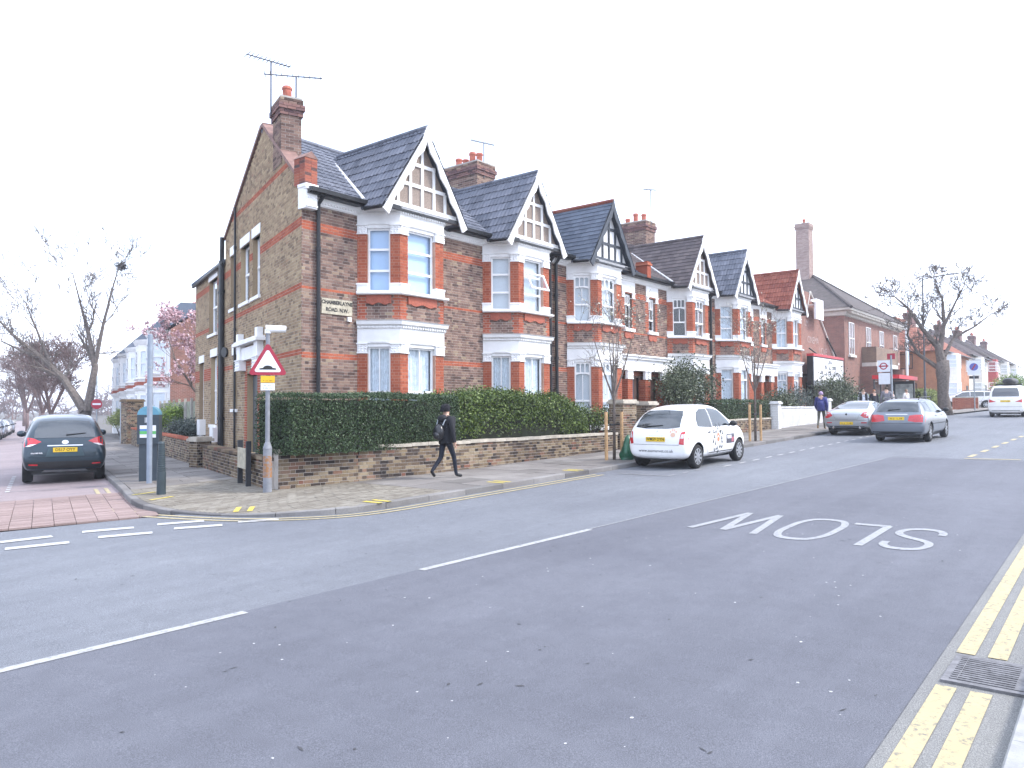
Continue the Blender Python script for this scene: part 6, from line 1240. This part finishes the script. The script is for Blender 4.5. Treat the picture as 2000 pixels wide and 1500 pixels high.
sv.line('rear', [(-.38, .945), (.38, .945)], .028, CHROME, 'chrome_strip'); sv.patch('rear', [(.075*math.cos(i*.524), 1.02+.05*math.sin(i*.524)) for i in range(12)], CHROME, 'badge', off=.012); sv.line('rear', [(-.72, .92), (-.62, .66), (.62, .66), (.72, .92)]); sv.patch('rear', [(-.78, .34), (.78, .34), (.84, .56), (-.84, .56)], TRIM, 'lower_bumper'); sv.mirror([(.58, .47), (.76, .48), (.76, .51), (.58, .50)], TL_RED, 'reflector', off=.012); sv.patch('rear', [(-.5, .31), (.5, .31), (.44, .36), (-.44, .36)], GALV, 'skid_plate', off=.012); sv.wiper(-.02, -.45, 1.19)
sv.line('rear', [(.72, .77), (.48, .77)], .03, mat('badge_letters', (.5, .5, .52), .3, .6, 40, metal=.6), 'badge_lettering')
sv.sides([(-1.75, 1.2), (-.9, 1.13), (-.9, 1.56), (-1.5, 1.54)], CARGLASS, 'side_window'); sv.sides([(-.84, 1.13), (.75, 1.12), (.3, 1.52), (-.1, 1.58), (-.84, 1.57)], CARGLASS, 'side_window'); sv.patch('top', [(.55, -.55), (1.1, -.62), (1.1, .62), (.55, .55)], CARGLASS, 'windscreen'); sv.mirrors(.7, 1.18, .9, SP, .12); sv.handles((-.75, .2), .98, SP)
m1 = MB(); m1.box(-2.1, 1.9, -.7, .7, .24, .34); m1.build('underbody', TRIM, sv.o)
# --- silver coupe
st = [(-2.4, .42, .62, .84, .72, .80, .76, .66), (-2.34, .32, .76, .97, .84, .89, .85, .74), (-2.1, .25, .88, 1.03, .88, .92, .89, .76), (-1.6, .22, .93, 1.08, .89, .925, .89, .72), (-1.1, .2, .95, 1.27, .89, .925, .88, .62), (-.5, .2, .95, 1.37, .89, .925, .87, .58), (.1, .2, .94, 1.37, .89, .925, .87, .58), (.5, .2, .93, 1.24, .89, .925, .87, .62), (.95, .2, .92, 1.02, .89, .92, .86, .7), (1.5, .22, .84, .94, .88, .915, .84, .68), (2.1, .26, .72, .82, .8, .86, .78, .6), (2.4, .38, .56, .64, .56, .66, .6, .45)]
BP = carpaint('paint_silver', (.42, .44, .46), .55); bm_ = Car('coupe', 'silver two door coupe parked behind the grey estate', 'car', (34.55, 8.72, gz(34.5, 8.7)), 0, st, BP, (-1.42, 1.36), .34, .77, 5, ww=.24)
bm_.patch('rear', [(-.62, 1.06), (.62, 1.06), (.55, 1.22), (.47, 1.31), (-.47, 1.31), (-.55, 1.22)], CARGLASS, 'rear_window'); bm_.mirror([(.52, .80), (.70, .70), (.87, .72), (.87, .84), (.76, .93), (.62, .92)], TL_RED, 'tail_light'); bm_.plate(.50, None, .5); bm_.line('rear', [(-.5, .86), (-.42, .66), (.42, .66), (.5, .86)]); bm_.line('rear', [(-.75, .62), (.75, .62)], .01); bm_.mirror([(.55, .5), (.75, .5), (.75, .54), (.55, .54)], TL_RED, 'reflector'); bm_.patch('rear', [(.04*math.cos(i*.628), .85+.04*math.sin(i*.628)) for i in range(10)], TRIM, 'badge', off=.01); bm_.patch('rear', [(-.6, .30), (.6, .30), (.66, .38), (-.66, .38)], TRIM, 'diffuser')
bm_.sides([(-1.25, 1.05), (-.3, .98), (.62, .96), (.2, 1.24), (-.3, 1.30), (-.9, 1.24)], CARGLASS, 'side_window'); bm_.patch('top', [(.25, -.45), (.85, -.6), (.85, .6), (.25, .45)], CARGLASS, 'windscreen'); bm_.mirrors(.5, 1.0, .9, BP)
for g in (-1, 1): m1 = MB(); m1.tube([(-2.38, g*.5, .33), (-2.2, g*.5, .33)], .045, 12); m1.build('exhaust', CHROME, bm_.o)
m1 = MB(); m1.box(-2.2, 2.0, -.7, .7, .18, .28); m1.build('underbody', TRIM, bm_.o)
# --- grey estate driving away
st = [(-2.4, .40, .62, .76, .70, .78, .74, .6), (-2.35, .28, .78, .92, .82, .86, .82, .70), (-2.24, .24, .92, 1.04, .85, .885, .86, .72), (-2.0, .22, .98, 1.30, .86, .89, .865, .64), (-1.75, .21, .99, 1.44, .86, .89, .865, .62), (-1.0, .2, .99, 1.49, .86, .89, .865, .62), (0, .2, .97, 1.49, .86, .89, .86, .61), (.45, .2, .96, 1.40, .86, .89, .86, .60), (.95, .2, .95, 1.1, .86, .89, .85, .66), (1.3, .21, .92, 1.0, .85, .885, .84, .7), (1.85, .23, .8, .9, .82, .86, .8, .64), (2.25, .28, .66, .76, .7, .76, .7, .52), (2.4, .38, .54, .62, .52, .6, .54, .4)]
GP_ = carpaint('paint_grey', (.16, .18, .21), .5); sb_ = Car('estate_car', 'grey estate car driving away up the road', 'car', (30.95, 6.1, gz(31, 6)), -.015, st, GP_, (-1.38, 1.32), .32, .755, 7, ww=.21)
sb_.patch('rear', [(-.66, 1.04), (.66, 1.04), (.63, 1.2), (.55, 1.37), (-.55, 1.37), (-.63, 1.2)], CARGLASS, 'rear_window'); sb_.mirror([(.36, .74), (.60, .70), (.86, .70), (.87, .94), (.6, .95), (.40, .92)], TL_RED, 'tail_light'); sb_.plate(.82, None, .5); sb_.line('rear', [(-.34, .96), (.34, .96)], .02, CHROME, 'chrome_strip'); sb_.line('rear', [(-.8, .66), (.8, .66)], .012); sb_.patch('rear', [(-.74, .30), (.74, .30), (.78, .38), (-.78, .38)], TRIM, 'lower_bumper'); sb_.wiper(.3, -.1, 1.09)
sb_.sides([(-1.95, 1.06), (-1.3, 1.02), (-1.3, 1.37), (-1.72, 1.36)], CARGLASS, 'side_window'); sb_.sides([(-1.24, 1.02), (-.3, .99), (-.3, 1.39), (-1.24, 1.38)], CARGLASS, 'side_window'); sb_.sides([(-.24, .99), (.85, .97), (.6, 1.14), (.25, 1.34), (-.24, 1.39)], CARGLASS, 'side_window'); sb_.patch('top', [(.4, -.5), (.92, -.6), (.92, .6), (.4, .5)], CARGLASS, 'windscreen'); sb_.mirrors(.72, 1.05, .88, TRIM); sb_.handles((-.55, .45), .88, GP_)
for f in ('right', 'left'): sb_.line(f, [(-.27, 1.4), (-.27, .3)]); sb_.line(f, [(.86, .97), (.9, .3), (-1.0, .3)]); sb_.line(f, [(-1.27, 1.38), (-1.2, .95), (-1.02, .6)]); sb_.line(f, [(-1.9, .62), (1.9, .58)], .03, TRIM, 'rubbing_strip')
for g in (-1, 1): m1 = MB(); m1.tube([(-1.7, g*.56, 1.45), (-1.5, g*.57, 1.52), (.1, g*.57, 1.52), (.3, g*.55, 1.44)], .018, 6); m1.build('roof_rail', TRIM, sb_.o)
m1 = MB(); m1.box(-2.2, 2.0, -.7, .7, .17, .27); m1.build('underbody', TRIM, sb_.o)
# --- white people carrier with roof box
st = [(-2.42, .42, .66, .9, .72, .80, .78, .68), (-2.38, .30, .84, 1.12, .84, .89, .86, .76), (-2.3, .25, 1.0, 1.42, .87, .915, .89, .76), (-2.12, .23, 1.08, 1.78, .88, .92, .90, .72), (-1.7, .22, 1.08, 1.88, .88, .92, .90, .74), (0, .22, 1.06, 1.9, .88, .92, .90, .74), (.8, .22, 1.04, 1.82, .88, .92, .89, .70), (1.4, .22, 1.03, 1.36, .88, .92, .88, .72), (1.75, .23, 1.0, 1.12, .87, .91, .86, .74), (2.15, .27, .84, .96, .80, .86, .80, .6), (2.42, .4, .66, .74, .6, .68, .62, .45)]
AP = carpaint('paint_pearl', (.76, .75, .72)); al = Car('people_carrier', 'white people carrier with a black roof box driving away', 'car', (55.6, 5.55, gz(55.6, 5.5)), 0, st, AP, (-1.45, 1.42), .34, .79, 7, ww=.22)
al.patch('rear', [(-.68, 1.22), (.68, 1.22), (.66, 1.5), (.58, 1.72), (-.58, 1.72), (-.66, 1.5)], CARGLASS, 'rear_window'); al.mirror([(.46, .92), (.88, .86), (.88, 1.04), (.8, 1.06), (.62, .98)], TL_RED, 'tail_light'); al.plate(.95, None, .5); al.line('rear', [(-.4, 1.06), (.4, 1.06)], .02, CHROME, 'chrome_strip'); al.line('rear', [(-.82, .62), (.82, .62)], .012); al.line('rear', [(-.7, .4), (.7, .4)], .03, TRIM, 'bumper_vent'); al.sides([(-2.0, 1.18), (-.9, 1.15), (-.9, 1.68), (-1.9, 1.68)], CARGLASS, 'side_window'); al.sides([(-.82, 1.15), (1.2, 1.1), (.7, 1.58), (.2, 1.7), (-.82, 1.7)], CARGLASS, 'side_window'); al.mirrors(1.1, 1.15, .92, AP, .13)
m1 = MB(); m1.box(-2.2, 2.0, -.7, .7, .19, .3); m1.build('underbody', TRIM, al.o)
rb = body_loft([(-1.0, 0, .14, .26, .1, .16, .14, .1), (-.9, -.01, .18, .33, .30, .36, .34, .22), (-.4, -.01, .2, .40, .36, .42, .40, .28), (.5, -.01, .18, .36, .36, .42, .40, .26), (1.0, .0, .1, .2, .25, .3, .28, .15), (1.1, .04, .08, .12, .1, .14, .12, .08)], 'rb'); o = fixn(rb.build('roof_box', TRIM, al.o, (-.6, -.1, 1.95), smooth=True)); o.modifiers.new('s', 'SUBSURF').render_levels = 2
for x in (-1.2, .1): m1 = MB(); m1.box(x, x+.05, -.62, .62, 1.87, 1.96); m1.build('roof_bar', TRIM, al.o)
# --- parked cars further off: hatchback bodies in other paints
def parked(label, x, y, rz, paintm, src, group=None):
    c = copy_tree(src.o); c.location = (x, y, gz(x, y)); c.rotation_euler = (0, 0, rz); c['label'] = label; c.name = 'parked_car'
    if group: c['group'] = group
    for ch in list(c.children):
        if ch.name.split('.')[0] in ('paw_print', 'door_sticker', 'sticker_band', 'sticker_mark', 'lettering', 'number_plate', 'toe_mark', 'badge', 'chrome_strip'):
            for g in list(ch.children): bpy.data.objects.remove(g)
            bpy.data.objects.remove(ch)
        elif ch.name.startswith('body'): ch.data = ch.data.copy(); ch.data.materials[0] = paintm
    return c
PT = [carpaint('paint_far_white', (.7, .7, .7)), carpaint('paint_far_silver', (.4, .42, .44), .5), carpaint('paint_far_blue', (.05, .07, .12), .3), carpaint('paint_far_black', (.02, .02, .025), .3)]
for i in range(8): y = 57+i*6.0; parked(('first','second','third','fourth','fifth','sixth','seventh','eighth')[i]+' car of the row along the side street, counted from the junction, painted '+('white','silver','navy','black')[(i*3+1) % 4], K(y)-5.2, y, math.atan2(LD.y, LD.x)+math.pi, PT[(i*3+1) % 4], (mi, sb_)[i % 2], 'row of cars along the side street')
parked('white car parked behind the low orange brick wall', 73.2, 10.4, 1.75, PT[0], sb_); parked('dark car parked beyond the no entry sign', K(58)-1.1, 58, math.atan2(LD.y, LD.x), PT[3], mi)
# ------------------------------------------------------------------ people
SKIN = mat('skin', (.52, .33, .25), .6, .08, 10)
def person(label, loc, rz, h, J, E_, mats_, zones, extras=None, group=None):
    """one continuous body grown over a posed skeleton; J: name -> (x, y, z, radius)"""
    o = thing('person', label, 'person', loc, rz, group); names = list(J); me = bpy.data.meshes.new('sk'); me.from_pydata([J[k][:3] for k in names], [(names.index(a), names.index(b)) for a, b in E_], [])
    t = bpy.data.objects.new('sk', me); COL.objects.link(t); t.modifiers.new('k', 'SKIN'); sv_ = me.skin_vertices[0].data
    for i, k in enumerate(names): r = J[k][3]; sv_[i].radius = r if isinstance(r, tuple) else (r, r); sv_[i].use_root = (k == 'pelvis')
    s_ = t.modifiers.new('s', 'SUBSURF'); s_.levels = 2; s_.render_levels = 2; m = evaluated(t, 'body'); bpy.data.objects.remove(t); m.materials.clear()
    for q in mats_: m.materials.append(q)
    segs = [(Vector(J[a][:3]), Vector(J[b][:3]), zones.get((a, b), zones.get(b, 0))) for a, b in E_]
    for p in m.polygons:
        c = p.center; best = 9e9; k = 0
        for a, b, z in segs:
            d = b-a; tt = max(0, min(1, (c-a).dot(d)/max(d.length_squared, 1e-9))); q = (c-(a+d*tt)).length
            if q < best: best, k = q, z
        p.material_index = k; p.use_smooth = True
    link('body', m, o)
    return o
def skeleton(h, lk_, rk, la, ra, lt, rt_, le, re, lw, rw, coat=.0, lean=0):
    s = h/1.7; J = {'pelvis': (0, 0, .92*s, (.15*s, .12*s)), 'hem': (0, 0, (.92-.1)*s, (.17*s+coat, .14*s+coat)), 'waist': (lean*.3, 0, 1.08*s, (.14*s+coat, .115*s+coat)), 'chest': (lean*.8, 0, 1.30*s, (.165*s+coat, .125*s+coat)), 'neck': (lean, 0, 1.47*s, .055*s), 'head': (lean+.02, 0, 1.58*s, (.078*s, .095*s)), 'crown': (lean+.01, 0, 1.655*s, (.062*s, .078*s)), 'nose': (lean+.115*s, 0, 1.572*s, .012*s), 'chin': (lean+.075*s, 0, 1.512*s, .026*s)}
    E_ = [('pelvis', 'waist'), ('waist', 'chest'), ('chest', 'neck'), ('neck', 'head'), ('head', 'crown'), ('head', 'nose'), ('head', 'chin')]
    for sd, kn, an, to, el, wr, g in (('l', lk_, la, lt, le, lw, 1), ('r', rk, ra, rt_, re, rw, -1)):
        J[sd+'hip'] = (0, g*.095*s, .86*s, .085*s); J[sd+'knee'] = (kn[0]*s, g*.10*s, kn[1]*s, .058*s); J[sd+'ankle'] = (an[0]*s, g*.10*s, an[1]*s, .042*s); J[sd+'toe'] = (to[0]*s, g*.11*s, to[1]*s, .036*s)
        J[sd+'sho'] = (lean*.9, g*.19*s, 1.38*s, .068*s+coat*.5); J[sd+'elb'] = (el[0]*s, g*el[2]*s, el[1]*s, .052*s+coat*.5); J[sd+'wri'] = (wr[0]*s, g*wr[2]*s, wr[1]*s, .038*s+coat*.3); d = Vector((wr[0]-el[0], (wr[2]-el[2])*g, wr[1]-el[1])).normalized()*s
        w = Vector(J[sd+'wri'][:3]); pm_ = w+d*.07; J[sd+'palm'] = (*pm_, (.036*s, .018*s)); E_ += [('pelvis', sd+'hip'), (sd+'hip', sd+'knee'), (sd+'knee', sd+'ankle'), (sd+'ankle', sd+'toe'), ('chest', sd+'sho'), (sd+'sho', sd+'elb'), (sd+'elb', sd+'wri'), (sd+'wri', sd+'palm')]
        for i in range(4):
            f_ = pm_+Vector((.028-.018*i, 0, 0))*s+d*(.05+.01*(i in (1, 2))); J[sd+'f%d' % i] = (f_.x+.012*s, f_.y, f_.z, .0085*s); t_ = f_+d*.035+Vector((.018, 0, 0))*s; J[sd+'g%d' % i] = (t_.x, t_.y, t_.z, .0075*s); E_ += [(sd+'palm', sd+'f%d' % i), (sd+'f%d' % i, sd+'g%d' % i)]
        th = w+d*.05+Vector((.045*s, 0, 0)); J[sd+'thumb'] = (*th, .010*s); E_ += [(sd+'wri', sd+'thumb')]
    del J['hem']; return J, E_
def zones_of(top=0, leg=1, skin=2, shoe=3):
    z = {'waist': top, 'chest': top, 'neck': skin, 'head': skin, 'crown': skin, 'nose': skin, 'chin': skin}
    for s in 'lr':
        z.update({s+'hip': leg, s+'knee': leg, s+'ankle': leg, s+'toe': shoe, s+'sho': top, s+'elb': top, s+'wri': top, s+'palm': skin, s+'thumb': skin})
        for i in range(4): z[s+'f%d' % i] = skin; z[s+'g%d' % i] = skin
    return z
STAND = dict(lk_=(.02, .48), rk=(.02, .48), la=(-.02, .06), ra=(-.02, .06), lt=(.16, .03), rt_=(.16, .03), le=(-.03, 1.12, .26), re=(-.03, 1.12, .26), lw=(.06, .86, .25), rw=(.06, .86, .25))
WALK = dict(lk_=(-.06, .48), rk=(.17, .49), la=(-.36, .17), ra=(.24, .07), lt=(-.25, .045), rt_=(.42, .035), le=(.03, 1.1, .25), re=(-.02, 1.1, .25), lw=(.2, .92, .22), rw=(.05, .84, .24))
NAVYC = mat('coat_navy', (.010, .011, .016), .8, .25, 14, bmp=.01, bscale=30); JEAN = mat('jeans_dark', (.010, .013, .024), .85, .2, 20); SHOE = mat('shoe_black', (.012, .012, .014), .5, .1)
def eyes(o, h, lean=0):
    s = h/1.7
    for g in (-1, 1): m1 = MB(); m1.blob((lean+.098*s, g*.032*s, 1.59*s), .011*s, 8, 5); m1.build('eye', SHOE, o)
def cap_hair(o, h, m, lean=0, name='hair', k=1.0, low=.05):
    s = h/1.7; m1 = MB(); n, mm = 16, 8
    for i in range(mm+1):
        a = math.pi*.62*i/mm
        for j in range(n):
            t = 6.2832*j/n; fr_ = math.cos(t); ext = 1 if fr_ < .3 else .62; b = a*ext; r = (.098 if name == 'hair' else .112)*s*k*(1+.03*math.sin(j*5+i*3))
            m1.v.append((lean+.005+r*1.08*math.sin(b)*math.cos(t), r*.88*math.sin(b)*math.sin(t), 1.615*s+r*math.cos(b)*1.0-.012*s))
    m1.f = [(i*n+j, i*n+(j+1) % n, (i+1)*n+(j+1) % n, (i+1)*n+j) for i in range(mm) for j in range(n)]; m1.m = [0]*len(m1.f); return m1.build(name, m, o, smooth=True)
J, E_ = skeleton(1.58, **WALK, coat=.03); wo_ = person('person in dark padded coat and hat walking past the hedge', (12.2, 11.62, G_(12.2, 11.62, .105)), -.05, 1.58, J, E_, [NAVYC, JEAN, SKIN, SHOE], zones_of())
cap_hair(wo_, 1.58, mat('fur_hat', (.008, .008, .012), 1, .3, 60, bmp=.02, bscale=80), .0, 'hat', 1.25); eyes(wo_, 1.58)
m1 = MB(); m1.lathe([(.145, .0), (.16, .03), (.152, .12), (.16, .16), (.148, .22), (.158, .28), (.145, .36), (.15, .42), (.12, .5)], (0, 0, .74), 18); o = m1.build('coat_skirt', NAVYC, wo_, smooth=True); m1 = MB(); m1.blob((-.09, 0, 1.30), .12, 12, 8, sq=(.9, 1.05, .7)); m1.build('hood', NAVYC, wo_, smooth=True)
bp_ = thing('backpack', 'small black shiny backpack on the walking person', 'backpack', (11.98, 11.63, G_(12, 11.6)+.86)); LEA = mat('leather_black', (.014, .014, .018), .3, .2, 14, spec=.6)
m1 = MB(); m1.blob((0, 0, .15), .17, 12, 8, sq=(.55, .85, 1.05)); m1.build('bag', LEA, bp_, smooth=True); m1 = MB(); m1.blob((-.07, 0, .08), .1, 10, 6, sq=(.5, .9, .8)); m1.build('pocket', LEA, bp_, smooth=True)
for g in (-1, 1): m1 = MB(); m1.tube([(.04, g*.09, .3), (.10, g*.11, .42), (.17, g*.12, .40)], .013, 6); m1.build('strap', GALV, bp_)
BLUEJ = mat('jacket_blue', (.03, .035, .16), .7, .2, 12, bmp=.01, bscale=30); J, E_ = skeleton(1.66, **WALK, coat=.035); p2 = person('person in royal blue padded jacket walking by the white wall', (35.2, 10.6, G_(35.2, 10.6)), .15, 1.66, J, E_, [BLUEJ, mat('trousers_olive', (.10, .10, .08), .85, .2, 20), SKIN, mat('boots_tan', (.42, .26, .14), .7, .1)], zones_of()); cap_hair(p2, 1.66, mat('cap_mauve', (.30, .22, .34), .9, .1), 0, 'hat', 1.05); eyes(p2, 1.66)
m1 = MB(); m1.lathe([(.17, 0), (.19, .05), (.185, .15), (.195, .22), (.18, .32), (.17, .45)], (0, 0, .80), 16); m1.build('jacket_skirt', BLUEJ, p2, smooth=True)
for lab, x, y, rz, h, top, leg, hair in (('dark haired person in white shirt and navy jacket by the library hedge', 48.6, 12.2, 3.6, 1.78, 'white', (.03, .03, .045), (.02, .017, .015)), ('ginger haired person in dark top facing the road', 48.8, 11.65, 3.9, 1.68, 'dark', (.03, .03, .04), (.34, .13, .05)), ('person in grey coat with back turned near the bus stop', 47.8, 10.75, .3, 1.84, 'grey', (.04, .04, .05), (.05, .035, .025)), ('dark haired person waiting in the bus shelter', 52.6, 11.5, 4.4, 1.6, 'pale', (.06, .06, .07), (.02, .02, .02)), ('person in white top waiting by the bus shelter', 53.6, 10.9, 4.2, 1.66, 'cream', (.08, .08, .1), (.3, .2, .12))):
    col = {'white': (.62, .66, .74), 'dark': (.02, .022, .03), 'grey': (.16, .155, .18), 'pale': (.45, .42, .42), 'cream': (.7, .68, .66)}[top]; J, E_ = skeleton(h, **STAND, coat=.015 if top != 'grey' else .035)
    p = person(lab, (x, y, G_(x, y)), rz, h, J, E_, [mat('top_'+top, col, .85, .15, 15), mat('legs_'+top, leg, .85, .15), SKIN, SHOE], zones_of()); cap_hair(p, h, mat('hair_'+top, hair, .8, .2)); eyes(p, h)
    if top == 'white':
        s = h/1.7; m1 = MB()
        for g in (-1, 1): m1.tube([(.0, g*.16*s, 1.42*s), (.05, g*.135*s, 1.3*s), (.05, g*.13*s, 1.1*s), (.03, g*.13*s, .88*s)], [.08*s, .09*s, .085*s, .085*s], 8)
        m1.build('jacket', NAVYC, p, smooth=True)
# ------------------------------------------------------------------ hazy spring air over the whole place
hz_m = bpy.data.materials.new('haze_air'); hz_m.use_nodes = True; n = hz_m.node_tree; n.nodes.clear(); o = n.nodes.new('ShaderNodeOutputMaterial'); v = n.nodes.new('ShaderNodeVolumePrincipled')
v.inputs['Color'].default_value = (.88, .92, 1, 1); v.inputs['Density'].default_value = .0009; v.inputs['Anisotropy'].default_value = .2; lk(n, v.outputs[0], o.inputs['Volume'])
m1 = MB(); m1.box(-905, 905, -905, 905, -3.6, 22); hz = m1.build('haze', hz_m); tag(hz, 'thin pale haze in the air over the street', 'haze', kind='stuff')
